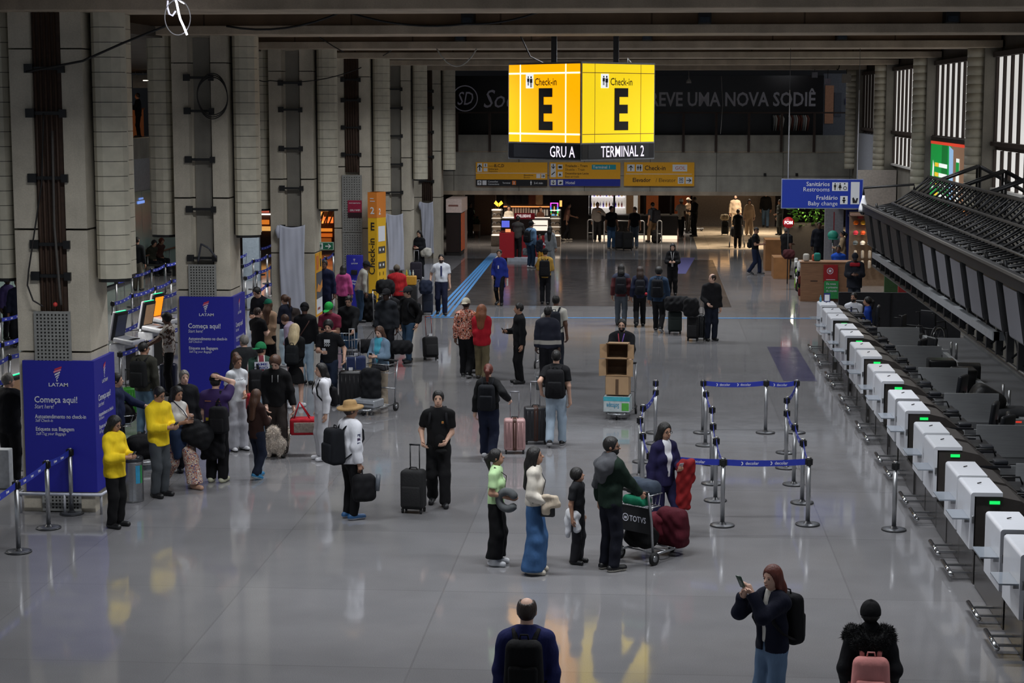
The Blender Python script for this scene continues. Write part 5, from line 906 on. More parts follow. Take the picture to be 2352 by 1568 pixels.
# ================================================================= PEOPLE: figures grown as one smooth surface each
f32 = np.float32
def _cap(P, a, b, ra, rb, dy=1., dx=1.):
    X, Y, Z = P; sx, sy = f32(1/dx), f32(1/dy)
    ax, ay, az = a[0]*sx, a[1]*sy, a[2]; bx, by, bz = b[0]*sx-ax, b[1]*sy-ay, b[2]-az
    px, py, pz = X*sx-f32(ax), Y*sy-f32(ay), Z-f32(az)
    L = bx*bx+by*by+bz*bz+1e-9
    t = np.clip((px*f32(bx)+py*f32(by)+pz*f32(bz))*f32(1/L), 0, 1)
    qx, qy, qz = px-t*f32(bx), py-t*f32(by), pz-t*f32(bz)
    return (np.sqrt(qx*qx+qy*qy+qz*qz)-(f32(ra)+t*f32(rb-ra)))*f32(min(dx, dy, 1.))
def _ell(P, c, r, R=None):
    X, Y, Z = P[0]-f32(c[0]), P[1]-f32(c[1]), P[2]-f32(c[2])
    if R is not None: X, Y, Z = [X*f32(R[0][i])+Y*f32(R[1][i])+Z*f32(R[2][i]) for i in range(3)]
    k = np.sqrt((X/f32(r[0]))**2+(Y/f32(r[1]))**2+(Z/f32(r[2]))**2)
    return (k-1)*f32(min(r))
def _sm(a, b, k):
    h = np.clip(f32(.5)+f32(.5)*(b-a)/f32(k), 0, 1); return b+(a-b)*h-f32(k)*h*(1-h)
def snet(fn, lo, hi, v):
    lo = V3(lo); n = [max(3, int(math.ceil((hi[i]-lo[i])/v))+1) for i in range(3)]
    ax = [(lo[i]+v*np.arange(n[i])).astype(f32) for i in range(3)]
    d = fn((ax[0][:, None, None], ax[1][None, :, None], ax[2][None, None, :])); d = np.broadcast_to(d, n).astype(f32).copy()
    for i in range(3):      # close the surface at the border of its grid
        s = [slice(None)]*3; s[i] = 0; d[tuple(s)] = np.maximum(d[tuple(s)], v*.5); s[i] = -1; d[tuple(s)] = np.maximum(d[tuple(s)], v*.5)
    ins = d < 0; c = [n[i]-1 for i in range(3)]
    def sub(A, i, j, k): return A[i:i+c[0], j:j+c[1], k:k+c[2]]
    cnt = sum(sub(ins, i, j, k).astype(np.int8) for i in (0, 1) for j in (0, 1) for k in (0, 1))
    act = (cnt > 0) & (cnt < 8); idx = -np.ones(c, np.int64); I = np.argwhere(act); idx[act] = np.arange(len(I))
    if not len(I): return None
    acc = np.zeros((len(I), 3)); w = np.zeros(len(I))
    def at(o): return d[I[:, 0]+o[0], I[:, 1]+o[1], I[:, 2]+o[2]]
    for a in range(3):
        for p in (0, 1):
            for q in (0, 1):
                o = [0, 0, 0]; o[(a+1) % 3] = p; o[(a+2) % 3] = q; e = list(o); e[a] = 1
                da, db = at(o), at(e); cr = (da < 0) != (db < 0); t = np.where(cr, da/np.where(cr, da-db, 1), 0)
                pos = np.tile(V3(o), (len(I), 1)); pos[:, a] = t
                acc[cr] += pos[cr]; w += cr
    V = lo+(I+acc/w[:, None])*v; Fs = []
    for a in range(3):
        b, g = (a+1) % 3, (a+2) % 3
        s0 = [slice(1, -1)]*3; s1 = [slice(1, -1)]*3; s0[a] = slice(0, -1); s1[a] = slice(1, None)
        A, B = ins[tuple(s0)], ins[tuple(s1)]; E_ = np.argwhere(A != B)
        if not len(E_): continue
        fl = A[E_[:, 0], E_[:, 1], E_[:, 2]]; base = E_.copy(); base[:, b] += 1; base[:, g] += 1
        def cid(db, dg):
            q = base.copy(); q[:, b] += db; q[:, g] += dg; return idx[q[:, 0], q[:, 1], q[:, 2]]
        Q = np.stack([cid(-1, -1), cid(0, -1), cid(0, 0), cid(-1, 0)], 1); Q[~fl] = Q[~fl][:, ::-1]; Fs.append(Q)
    return V, np.concatenate(Fs)
def meshobj(name, V, Q, mat, parent, scale=1., extra=None, mats=None, fmat=None):
    me = bpy.data.meshes.new(name); nv, nq = len(V), len(Q)
    me.vertices.add(nv); me.vertices.foreach_set('co', (V*scale).astype(f32).ravel())
    me.loops.add(nq*4); me.loops.foreach_set('vertex_index', Q.astype(np.int32).ravel())
    me.polygons.add(nq); me.polygons.foreach_set('loop_start', np.arange(0, nq*4, 4, dtype=np.int32))
    me.polygons.foreach_set('use_smooth', np.ones(nq, bool))
    for m in (mats or [mat]): me.materials.append(m)
    if fmat is not None: me.polygons.foreach_set('material_index', fmat.astype(np.int32))
    me.update(calc_edges=True); o = bpy.data.objects.new(name, me); COL.objects.link(o)
    if parent: o.parent = parent
    return o
def ik(a, t, l1, l2, hint):
    a, t = V3(a), V3(t); d = t-a; L = min(np.linalg.norm(d), l1+l2-.004); d = d/(np.linalg.norm(d)+1e-9)
    x = (l1*l1-l2*l2+L*L)/(2*L); h = math.sqrt(max(0, l1*l1-x*x)); p = V3(hint)-d*(V3(hint)@d); p = p/(np.linalg.norm(p)+1e-9)
    return a+d*x+p*h, a+d*L
ARM = {'d': (.25, .0, .84), 'p': (.08, -.27, 1.13), 'P': (.06, -.30, 1.27), 'u': (.06, -.36, 1.50), 'h': (.19, -.42, 1.02), 'b': (.27, .24, .86), 'k': (.2, -.08, .93), 's': (.13, -.16, 1.32), 'f': (.05, -.2, 1.04), 'c': (.16, -.45, 1.06), 'H': (.1, .02, 1.70), 'w': (.24, -.14, .88), 'x': (.24, .14, .85), 'r': (.1, .18, .98), 'o': (.42, .12, .9), 'q': (.3, .02, .83), 'L': (.2, -.25, .98)}
SKIN = {'l': '#c29a84', 'm': '#a67d66', 'd': '#644536', 'b': '#432e25', 'p': '#cba490'}
HAIRC = {'k': '#100d0c', 'b': '#2a1a12', 'B': '#4a2f1e', 'r': '#5a2416', 'g': '#7a4a28', 'y': '#b89a68', 's': '#6b6762', 'w': '#8a867f', 'n': '#3a241a'}
NP = [0]
class Ctx: pass
def P(px, py, label, H=1.72, hd=0, sk='m', hair=('s', 'k'), top=('sweater', '#16181d'), bot=('trousers', '#15161a'), shoe='#17171a', sole=None, arms='dd', walk=0., lean=0., hy=0., hp=0., sx='m', w=1., at=None, hat=None, sit=False, face=True, beard=None, glasses=False, inner=None, skirt=None, extra=(), cat='person', toes=8, z0=0., twist=0., bald=None, feet=.1, side=0.):
    if at is None: g = G(px, py, z0)
    elif at == 'h': q = G(px, py, H*.985); g = Vector((q.x, q.y, z0))
    else: g = Vector(at)
    dist = math.hypot(g.x, g.y); v = min(.024, max(.0115, dist*.00042)); s = H/1.75
    v /= s
    fem = sx == 'f'; sh = (.152 if fem else .178)*(.5+.5*w); hipw = .088
    L = math.radians(lean); HZ = math.sqrt(.822**2-(walk/2)**2)+.087
    if sit: HZ = .50
    def body_rot(p):     # lean the trunk about the hips
        p = V3(p)-V3((0, 0, HZ)); y, z = p[1], p[2]; a = math.sin(L); c = math.cos(L); x = p[0]
        if side: sa, ca = math.sin(math.radians(side)), math.cos(math.radians(side)); x, z = x*ca+z*sa, -x*sa+z*ca
        if twist: ta, tc_ = math.sin(math.radians(twist)), math.cos(math.radians(twist)); x, y = x*tc_-y*ta, x*ta+y*tc_
        return V3((x, y*c-z*a, y*a+z*c+HZ))
    dz = HZ-.90
    T = lambda x, y, z: body_rot((x, y, z+dz))
    neck, hc = T(0, .012, 1.455), T(0, -.012, 1.628)
    if L: hc = hc+V3((0, 0, .0))
    shl = {1: T(sh, .01, 1.395), -1: T(-sh, .01, 1.395)}
    el, wr, kn, an, toe = {}, {}, {}, {}, {}
    for i, sd in ((0, 1), (1, -1)):       # l = left (+x), r = right (-x)
        a = arms[i]; t_ = None
        if isinstance(a, tuple) and isinstance(a[0], str): a, t_ = a
        t = t_ if t_ else ARM[a] if isinstance(a, str) else a
        t = V3((t[0]*sd, t[1], t[2])) if isinstance(a, str) and not t_ else V3(t)
        if isinstance(a, str) and a in 'dpPsfkHwxrou': t = T(*t)
        elif sit: t = t+V3((0, 0, dz))
        hint = {'u': (sd*.6, -.1, -1), 'H': (sd*.35, -1, .3), 's': (sd*.9, .1, -.6), 'P': (sd*.6, .2, -1), 'p': (sd*.5, .4, -1)}.get(a if isinstance(a, str) else '', (sd*.35, 1., -.2))
        el[sd], wr[sd] = ik(shl[sd], t, .285, .255, hint)
        fy = (-walk/2 if sd > 0 else walk/2); up = 0; ff = sd*feet
        if sit: foot = V3((sd*.11, -.42, .085)); k_, a_ = ik((sd*hipw, -.02, HZ), foot, .43, .40, (0, -1, .8))
        else:
            if abs(walk) > .2 and fy > 0: up = .07*min(1, abs(walk)/.5)
            foot = V3((ff, fy+.02, .085+up)); k_, a_ = ik((sd*hipw, 0, HZ), foot, .416, .412, (sd*.05, -1, 0))
        kn[sd], an[sd] = k_, a_
        td = math.radians(toes)*sd; pitch = -.55*up/.07 if up else 0.
        toe[sd] = V3((math.sin(td)*math.cos(pitch), -math.cos(td)*math.cos(pitch), math.sin(pitch)))
    wt = w
    def torso(Pp, th, low=True):
        if fem: rs = ((.93, .140, 1.06, .118), (1.06, .116, 1.18, .116), (1.18, .118, 1.33, .128))
        else: rs = ((.93, .142, 1.07, .135), (1.07, .135, 1.2, .142), (1.2, .142, 1.33, .158))
        d = None
        for z0_, r0, z1_, r1 in rs:
            e = _cap(Pp, T(0, .01, z0_), T(0, .01, z1_), r0*wt+th, r1*wt+th, .70+.12*(wt-1))
            d = e if d is None else _sm(d, e, .05)
        d = _sm(d, _cap(Pp, shl[1]*.82+shl[-1]*.18, shl[-1]*.82+shl[1]*.18, .062+th, .062+th), .05)
        for sd in (1, -1): d = _sm(d, _cap(Pp, neck, shl[sd]*.8+neck*.2, .05+th, .05+th), .04)
        if fem:
            for sd in (1, -1): d = _sm(d, _ell(Pp, T(sd*.062, -.07*wt, 1.235), (.056+th, .044+th, .055+th)), .05)
        elif wt > 1.1: d = _sm(d, _ell(Pp, T(0, -.07*wt, 1.06), (.13, .1, .13)), .06)
        return d
    def arm(Pp, sd, th, part=2, loose=0.):
        m = .048 if fem else .054; k = .5+.5*wt
        d = _cap(Pp, shl[sd], el[sd], m*k+th, .043*k+th+loose*.5)
        if part == 1:
            ax = (el[sd]-shl[sd]); ax = ax/np.linalg.norm(ax); q = shl[sd]+ax*.2
            return np.maximum(d, (Pp[0]-f32(q[0]))*f32(ax[0])+(Pp[1]-f32(q[1]))*f32(ax[1])+(Pp[2]-f32(q[2]))*f32(ax[2]))
        return _sm(d, _cap(Pp, el[sd], wr[sd], .042*k+th+loose, .028*k+th+loose*.8), .03)
    def leg(Pp, sd, th, flare=0., upto=1.):
        k = .5+.5*wt; hp_ = V3((sd*hipw, .012, HZ-.01))
        d = _cap(Pp, hp_, kn[sd], .088*k+th, .056*k+th+flare*.6)
        return _sm(d, _cap(Pp, kn[sd], an[sd]*upto+kn[sd]*(1-upto), .056*k+th+flare*.6, .040*k+th+flare), .03)
    def plane(Pp, p, nrm):
        nrm = V3(nrm); nrm = nrm/np.linalg.norm(nrm); return (Pp[0]-f32(p[0]))*f32(nrm[0])+(Pp[1]-f32(p[1]))*f32(nrm[1])+(Pp[2]-f32(p[2]))*f32(nrm[2])
    # head frame: yaw + pitch (+ down)
    HR = Rz(math.radians(hy+twist))@Rx(math.radians(-hp)) if True else None
    HR = Rz(math.radians(hy+twist))@Rx(math.radians(hp)); hc2 = hc+V3((0, -.05*math.sin(math.radians(hp)), -.02*abs(math.sin(math.radians(hp)))))
    hs = 1+max(0., 1.58-H)*.45
    hw = lambda p: hc2+HR@(V3(p)*hs)
    eh = lambda Pp, c, r: _ell(Pp, hw(c), [q*hs for q in r], HR)
    def head(Pp, th=0.):
        d = eh(Pp, (0, .012, .024), (.074+th, .092+th, .096+th))
        d = _sm(d, eh(Pp, (0, -.026, -.05), (.056+th, .062+th, .066+th)), .03)
        if th == 0:
            d = _sm(d, _cap(Pp, hw((0, -.082, .0)), hw((0, -.104, -.022)), .010, .014), .014)
            for sd in (1, -1): d = _sm(d, eh(Pp, (sd*.076, .012, -.005), (.012, .022, .032)), .008)
        return d
    def bodyf(Pp):
        d = torso(Pp, 0)
        d = _sm(d, _cap(Pp, neck-V3((0, 0, .03)), hw((0, .02, -.05)), .058 if not fem else .05, .052 if not fem else .046), .03)
        d = _sm(d, head(Pp), .018)
        for sd in (1, -1):
            d = _sm(d, arm(Pp, sd, 0), .03); hd_ = wr[sd]-el[sd]; hd_ = hd_/np.linalg.norm(hd_)
            d = _sm(d, _cap(Pp, wr[sd], wr[sd]+hd_*.075, .028, .034), .02)
            d = _sm(d, leg(Pp, sd, 0), .04); t = toe[sd]
            d = _sm(d, _cap(Pp, an[sd]+V3((0, .02, -.035)), an[sd]+t*.13+V3((0, 0, -.045)), .038, .03), .03)
        return d
    reach = [abs(q[0]) for q in (*el.values(), *wr.values(), *an.values())]; ymn = min(q[1] for q in (*el.values(), *wr.values(), *an.values(), hw((0, -.12, 0)), T(0, -.2, 1.2), *kn.values())); ymx = max(q[1] for q in (*el.values(), *wr.values(), *an.values(), T(0, .2, 1.2), *kn.values(), hw((0, .1, 0))))
    bx = max(max(reach)+.13, .27*w+.02); ztop = max(hw((0, 0, .1))[2]+.06, max(q[2] for q in wr.values())+.13); lo = (-bx, ymn-.17, -.01); hi = (bx, ymx+.15, ztop)
    NP[0] += 1
    rz = math.radians(hd)
    V, Q = snet(bodyf, lo, hi, v)
    skm = M(SKIN[sk], .55, 0, 0, .08, 20, name='skin_'+sk)
    # fingers: five short bent chains rooted in each palm
    fm = MB(); cx = Ctx(); cx.wr, cx.grip = {}, {}
    for sd in (1, -1):
        d = wr[sd]-el[sd]; d = d/np.linalg.norm(d); inw = V3((-sd, -.25, 0)); nn = inw-d*(inw@d); nn = nn/np.linalg.norm(nn); th_ = np.cross(nn, d)*sd
        if th_[1] > 0 and abs(d[2]) > .5: th_ = -th_
        cx.wr[sd] = wr[sd]; cx.grip[sd] = wr[sd]+d*.085+nn*.03
        for i, (off, ln) in enumerate(((.027, .068), (.009, .078), (-.009, .072), (-.026, .056))):
            b0 = wr[sd]+d*.085+th_*off; b1 = b0+d*ln*.5+nn*.012*(1+i*.3); b2 = b1+d*ln*.32+nn*.022; b3 = b2+d*ln*.1+nn*.028
            fm.tube([b0, b1, b2, b3], [.0105, .0095, .0085, .0055], skm, 6)
        b0 = wr[sd]+d*.03+th_*.026; fm.tube([b0, b0+d*.03+th_*.022, b0+d*.055+th_*.026+nn*.014, b0+d*.07+th_*.024+nn*.022], [.013, .012, .0105, .007], skm, 6)
    FV = np.array(fm.v); nb = len(V)
    FQ = [[nb+i for i in f] if len(f) == 4 else [nb+f[0], nb+f[1], nb+f[2], nb+f[3]] for f in fm.f if len(f) >= 4]
    o = meshobj('person', np.vstack([V, FV]), np.vstack([Q, np.array(FQ)]), skm, None, s)
    o.location = g; o.rotation_euler = (0, 0, rz); tag(o, label, cat, 'people in the hall')
    cx.o, cx.s, cx.g, cx.rz, cx.T, cx.hw, cx.HR, cx.wt, cx.fem, cx.sh, cx.neck, cx.H, cx.shl, cx.an, cx.kn, cx.el = o, s, g, rz, T, hw, HR, wt, fem, sh, neck, H, shl, an, kn, el
    Rm = Rz(rz); cx.W = lambda p: V3(g)+Rm@(V3(p)*s)
    def wrinkle(Pp, A=.004):
        X, Y, Z = Pp; return f32(A)*(np.sin(31*Z+9*X+f32(NP[0]))*np.sin(13*X-11*Y+f32(2*NP[0]))+f32(.6)*np.sin(19*Z-23*Y))
    def grow(name, fn, lo_, hi_, m, vv=None):
        r_ = snet(fn, lo_, hi_, vv or v)
        if r_ is None: return None
        return meshobj(name, r_[0], r_[1], m, o, s)
    col = lambda c: c if not isinstance(c, str) else cloth(c)
    # ---- trousers, skirt
    def bottom(spec):
        name, c = spec[0], spec[1]; kw = spec[2] if len(spec) > 2 else {}; fl = kw.get('flare', .018); up = kw.get('up', .97); th = kw.get('th', .014)
        if kw.get('skirt'):
            def fn(Pp):
                d = _cap(Pp, (0, .01, 1.0), (0, .01, kw['skirt']), .125*wt+th, .18*wt+th, .78); d = np.maximum(d, Pp[2]-f32(1.03)); return np.maximum(d, f32(kw['skirt'])-Pp[2])+wrinkle(Pp)
            return grow(name, fn, (-.3, -.25, kw['skirt']-.03), (.3, .25, 1.06), col(c))
        zc = kw.get('cut', .055)
        def fn(Pp):
            d = _cap(Pp, T(0, .01, .91), T(0, .01, 1.02), (.143 if fem else .142)*wt+th, .12*wt+th, .74)
            for sd in (1, -1): d = _sm(d, leg(Pp, sd, th, fl, up), .035)
            d = np.maximum(d, plane(Pp, T(0, 0, 1.05), T(0, 0, 1.05)-T(0, 0, 1.0)) if not sit else d)
            return np.maximum(d, f32(zc)-Pp[2])+wrinkle(Pp)
        return grow(name, fn, (-bx, min(ymn, -.2)-.12, .0), (bx, ymx+.12, 1.12+dz), col(c))
    if bot: bottom(bot)
    # ---- tops
    def garment(spec):
        name, c = spec[0], spec[1]; kw = spec[2] if len(spec) > 2 else {}; th = kw.get('th', .018); hem = kw.get('hem', .86); sl = kw.get('sl', 'l'); op = kw.get('open'); hood = kw.get('hood'); lo_ = kw.get('loose', .004); colz = kw.get('col', 1.515)
        def fn(Pp):
            d = torso(Pp, th)
            if hem < 1.0: d = _sm(d, _cap(Pp, T(0, .01, min(hem-.02, .93)), T(0, .01, 1.1), (.146 if not fem else .142)*wt+th+kw.get('fl', .0), .125*wt+th, .74), .05)
            if kw.get('neck', True): d = _sm(d, _cap(Pp, neck-V3((0, 0, .06)), neck+V3((0, -.005, .05)), .066+th*.6, .060+th*.5), .03)
            if hood: d = _sm(d, _cap(Pp, T(-.08, .07, 1.45), T(.08, .07, 1.45), .055, .055, 1.1), .04); d = _sm(d, _ell(Pp, T(0, .12, 1.39), (.12, .06, .1)), .04)
            if kw.get('fur'): 
                d = _sm(d, _cap(Pp, T(-.13, .04, 1.43), T(.13, .04, 1.43), .085, .085), .03); d = _sm(d, _cap(Pp, T(-.12, -.05, 1.40), T(.12, -.05, 1.40), .07, .07), .03)
            d = np.maximum(d, plane(Pp, T(0, 0, hem), T(0, 0, hem)-T(0, 0, hem+.1)))
            d = np.maximum(d, plane(Pp, T(0, .0, colz), T(0, -.10, colz+.42)-T(0, 0, colz)) if not kw.get('fur') else plane(Pp, T(0, 0, 1.56), V3((0, 0, 1))))
            if op:
                wdt = kw.get('ow', .05); fr = T(0, -.3, 1.2)-T(0, .0, 1.2); 
                zz = (Pp[2]-f32(op+dz))/f32(.5); d = np.maximum(d, -np.maximum(np.maximum(np.abs(Pp[0])-f32(wdt)*np.clip(zz+f32(.25), 0, 1.2), Pp[1]-f32(T(0, .0, 1.2)[1]-.03)), f32(op+dz)-Pp[2]))
            for sd in (1, -1):
                if sl == 'l':
                    a_ = arm(Pp, sd, th*.85, 2, lo_); ax = wr[sd]-el[sd]; ax = ax/np.linalg.norm(ax); a_ = np.maximum(a_, plane(Pp, wr[sd]-ax*.005, ax)); d = _sm(d, a_, .03)
                elif sl == 's': d = _sm(d, arm(Pp, sd, th+.006, 1), .025)
            return d+wrinkle(Pp, kw.get('wr', .005))
        return grow(name, fn, (-bx, ymn-.1, min(hem, .8)+min(dz, 0)-.1), (bx, ymx+.13, ztop), col(c))
    if inner: garment(inner)
    if top: garment(top)
    for e in extra: 
        if e[0] in ('trousers', 'skirt', 'leggings', 'shorts'): bottom(e)
        else: garment(e)
    # ---- shoes
    if shoe:
        sm_, so = M(shoe, .5, 0, 0, .05), M(sole or shoe, .6, 0, 0, .03)
        for sd in (1, -1):
            t = toe[sd]; a0 = an[sd]; hl = a0-t*.055+V3((0, 0, -.04)); tp = a0+t*.15+V3((0, 0, -.048)); up_ = np.cross(V3((-t[1], t[0], 0))/math.hypot(t[0], t[1]), t); up_ = -up_ if up_[2] < 0 else up_
            b_ = a0-up_*.085
            def fn(Pp):
                d = _cap(Pp, hl, tp, .047, .043); d = _sm(d, _cap(Pp, a0+V3((0, 0, -.05)), a0-V3((0, 0, .0)), .05, .048), .03); return np.maximum(d, -plane(Pp, b_+up_*.002, up_))
            r_ = snet(fn, tuple(np.minimum(hl, tp)-.08), tuple(np.maximum(np.maximum(hl, tp), a0+.0)+.08), max(.011, v*.8))
            if r_:
                zc = (r_[0][r_[1]].mean(1)-b_)@up_; meshobj('shoe', r_[0], r_[1], None, o, s, mats=[sm_, so], fmat=(zc < .026))
    # ---- hair
    hm = M(HAIRC.get(hair[1], '#111111') if len(hair[1]) == 1 else hair[1], .5, 0, 0, .2, 30, .5, 60, None, .5, (1, 1, .2)) if hair else None
    if hair:
        st = hair[0]; vol = hair[2] if len(hair) > 2 else .012
        fn_face = HR@V3((0, -1, -.42)); fn_face = fn_face/np.linalg.norm(fn_face)
        def fn(Pp):
            d = eh(Pp, (0, .016, .028), (.076+vol, .094+vol, .097+vol))
            if st in ('l', 'L', 'm', 'w'): # long hair falling behind the shoulders
                e = {'m': -.15, 'l': -.30, 'L': -.42, 'w': -.36}[st]; ww = .085+vol*(1.5 if st == 'w' else .6)
                nd = T(0, .10 if st != 'm' else .06, 1.628+e); 
                d = _sm(d, _cap(Pp, hw((0, .045, .0)), T(0, .09, 1.50), ww, ww*.95, .75), .04); d = _sm(d, _cap(Pp, T(0, .09, 1.50), nd+V3((0, .03 if st != 'm' else .0, 0)), ww*.95, ww*.7, .6), .04)
                for sd in (1, -1): d = _sm(d, _cap(Pp, hw((sd*.062, .01, .03)), hw((sd*.07, .02, -.13)), .03, .028), .02)
            if st == 'c': d = _sm(d, eh(Pp, (0, .02, .03), (.105, .115, .11)), .03)   # curly
            if st == 'p': d = _sm(_sm(d, _cap(Pp, hw((0, .1, .04)), hw((0, .15, .0)), .035, .04), .02), _cap(Pp, hw((0, .15, .0)), hw((0, .13, -.2)), .042, .018), .02)
            if st in 'uU': d = _sm(d, eh(Pp, (0, .07 if st == 'U' else .13, .12 if st == 'U' else -.01), (.06, .06, .055)), .015)
            if st == 'k': # bowl cut
                d = _sm(d, eh(Pp, (0, .02, .01), (.096, .108, .10)), .02)
            cutp = hw((0, -.060 if st not in 'k' else -.088, .040 if st != 'k' else .03)); d = np.maximum(d, plane(Pp, cutp, fn_face))
            if st in 'sUupcx': 
                nk = HR@V3((0, .55, -1)); d = np.maximum(d, plane(Pp, hw((0, .05, -.085)), nk/np.linalg.norm(nk))) if st not in 'pu' else d
            if st in 'b': # bald crown, hair round the sides
                d = np.maximum(d, -eh(Pp, (0, .035, .125), (.062, .085, .055))); d = np.maximum(d, plane(Pp, hw((0, -.045, .07)), HR@V3((0, -1, .9)))); nk = HR@V3((0, .55, -1)); d = np.maximum(d, plane(Pp, hw((0, .05, -.085)), nk))
            return np.maximum(d, -head(Pp, -.004))
        zl = {'l': .42, 'L': .55, 'w': .48, 'm': .28, 'p': .36}.get(st, .18); ex = .2
        c = hw((0, .03, 0)); tail = T(0, .1, 1.15)
        hl_ = np.minimum(c-V3((ex, ex, zl)), c-.0); hh_ = c+V3((ex, .26, .21))
        if L > .15: hl_ = hl_-V3((0, 0, .05)); hh_ = hh_+V3((0, .15, .05))
        grow('hair', fn, hl_, hh_, hm, max(.010, v*.8))
    # ---- hats
    if hat:
        kind, hc_ = hat[0], hat[1]; hmm = cloth(hc_)
        if kind in ('cap', 'rcap', 'beanie'):
            lowz = .018 if kind != 'beanie' else -.005
            def fn(Pp):
                d = eh(Pp, (0, .014, .032), (.099, .117, .121)); nrm = HR@V3((0, .15, -1)); d = np.maximum(d, plane(Pp, hw((0, 0, lowz)), nrm/np.linalg.norm(nrm)))
                if kind != 'beanie':
                    y = -1 if kind == 'cap' else 1
                    b_ = eh(Pp, (0, y*.135, .028), (.075, .085, .012)); d = np.minimum(d, b_)
                if kind == 'beanie': d = _sm(d, eh(Pp, (0, .03, .142), (.022, .022, .022)), .01)
                return d
            c = hw((0, 0, .05)); grow('cap' if kind != 'beanie' else 'beanie', fn, c-V3((.25, .25, .12)), c+V3((.25, .25, .14)), hmm, max(.009, v*.7))
        elif kind == 'straw':
            mb = MB(); mb.lathe((0, .01, .045), [(.20, .015), (.205, -.005), (.19, -.02), (.11, .0), (.105, .06), (.09, .105), (.05, .115), (.001, .10)], hmm, 24); mb.v = [tuple(hw(q)*s) for q in mb.v]; mb.build('straw_hat', o)
    # ---- face
    if face:
        dk = M('#15100e', .3, 0, 0, 0); lip = M('#7d4a40', .5, 0, 0, 0)
        for sd in (1, -1):
            mb = MB(); mb.ell(hw((sd*.030, -.076, .004)), (.013, .006, .007), dk, 8, 5, HR); mb.v = [tuple(V3(q)*s) for q in mb.v]; mb.build('eye', o)
            mb = MB(); mb.ell(hw((sd*.031, -.080, .024)), (.018, .006, .004), hm or dk, 8, 4, HR); mb.v = [tuple(V3(q)*s) for q in mb.v]; mb.build('eyebrow', o)
        mb = MB(); mb.ell(hw((0, -.086, -.062)), (.020, .007, .006), lip, 8, 4, HR); mb.v = [tuple(V3(q)*s) for q in mb.v]; mb.build('mouth', o)
        if beard:
            def fn(Pp):
                d = eh(Pp, (0, -.026, -.054), (.064, .070, .070)); nrm = HR@V3((0, .15, 1)); d = np.maximum(d, plane(Pp, hw((0, 0, -.04)), nrm/np.linalg.norm(nrm))); d = np.maximum(d, -eh(Pp, (0, -.1, -.058), (.026, .03, .012))); return d
            c = hw((0, -.03, -.06)); grow('beard', fn, c-.12, c+.12, M(HAIRC[beard], .6), max(.009, v*.7))
        if glasses:
            mb = MB(); gm = M('#111113', .3, 0, 0, 0)
            for sd in (1, -1): mb.tube([hw((sd*.033+.024*math.cos(t), -.092, .002+.018*math.sin(t))) for t in np.linspace(0, 2*PI, 13)[:-1]], .0028, gm, 5, True); mb.tube([hw((sd*.056, -.09, .006)), hw((sd*.08, .0, .01))], .0028, gm, 5)
            mb.tube([hw((-.01, -.094, .006)), hw((.01, -.094, .006))], .0028, gm, 5); mb.v = [tuple(V3(q)*s) for q in mb.v]; mb.build('glasses', o)
    return cx
# ================================================================= THINGS PEOPLE CARRY
def put(mbv, cx): return [tuple(cx.W(q)) for q in mbv]
def phone(cx, label, side=0, col='#16171b', p=None):
    q = V3(p) if p is not None else (cx.grip[side] if side else (cx.grip[1]+cx.grip[-1])/2)+V3((0, -.02, .02)); mb = MB(); mb.rbox(q, (.037, .006, .075), .005, M(col, .25), 2, Rx(.5)); mb.v = put(mb.v, cx); return tag(mb.build('phone'), label, 'phone')
def backpack(cx, col, label, w=.30, h=.46, d=.17, z=1.2, sides=(1, -1), y=.0, col2=None, x=0., group=None):
    m = cloth(col); m2 = cloth(col2 or col); s = cx.s; r = bpy.data.objects.new('backpack', None); COL.objects.link(r); r.location = cx.g; r.rotation_euler = (0, 0, cx.rz); tag(r, label, 'backpack', group)
    back = .118*(.5+.5*cx.wt)+.03+y; T = cx.T
    def bld(mb, name): mb.v = [tuple(V3(q)*s) for q in mb.v]; return mb.build(name, r)
    mb = MB(); mb.rbox((0, 0, 0), (w/2, d/2, h/2), .07, m, 4, None, -.08); mb.v = [tuple(T(q[0]+x, q[1]+back+d/2, q[2]+z)) for q in mb.v]; bld(mb, 'bag_body')
    mb = MB(); mb.rbox((0, 0, 0), (w*.38, .035, h*.26), .03, m2, 3); mb.v = [tuple(T(q[0]+x, q[1]+back+d, q[2]+z-h*.16)) for q in mb.v]; bld(mb, 'front_pocket')
    mb = MB(); mb.tube([T(x-.04, back+d*.4, z+h/2-.01), T(x-.03, back+d*.4, z+h/2+.04), T(x+.03, back+d*.4, z+h/2+.04), T(x+.04, back+d*.4, z+h/2-.01)], .009, m, 6); bld(mb, 'carry_handle')
    for sd in sides:
        f = .09*(.5+.5*cx.wt); mb = MB(); th = .035
        pts = [T(sd*f*.8, back+.02, z+h*.42), T(sd*f*1.1, .05+y*.5, 1.478+th*.4), T(sd*f*1.2, -.055, 1.455+th*.3), T(sd*f*1.3, -.112*cx.wt-th*.4, 1.33), T(sd*f*1.6, -.108*cx.wt-th*.3, 1.2), T(sd*.175*cx.wt, -.02, 1.08), T(sd*w*.45, back+.03, z-h*.36)]
        mb.tube(pts, .024, m, 8, False, .45); bld(mb, 'strap')
    return r
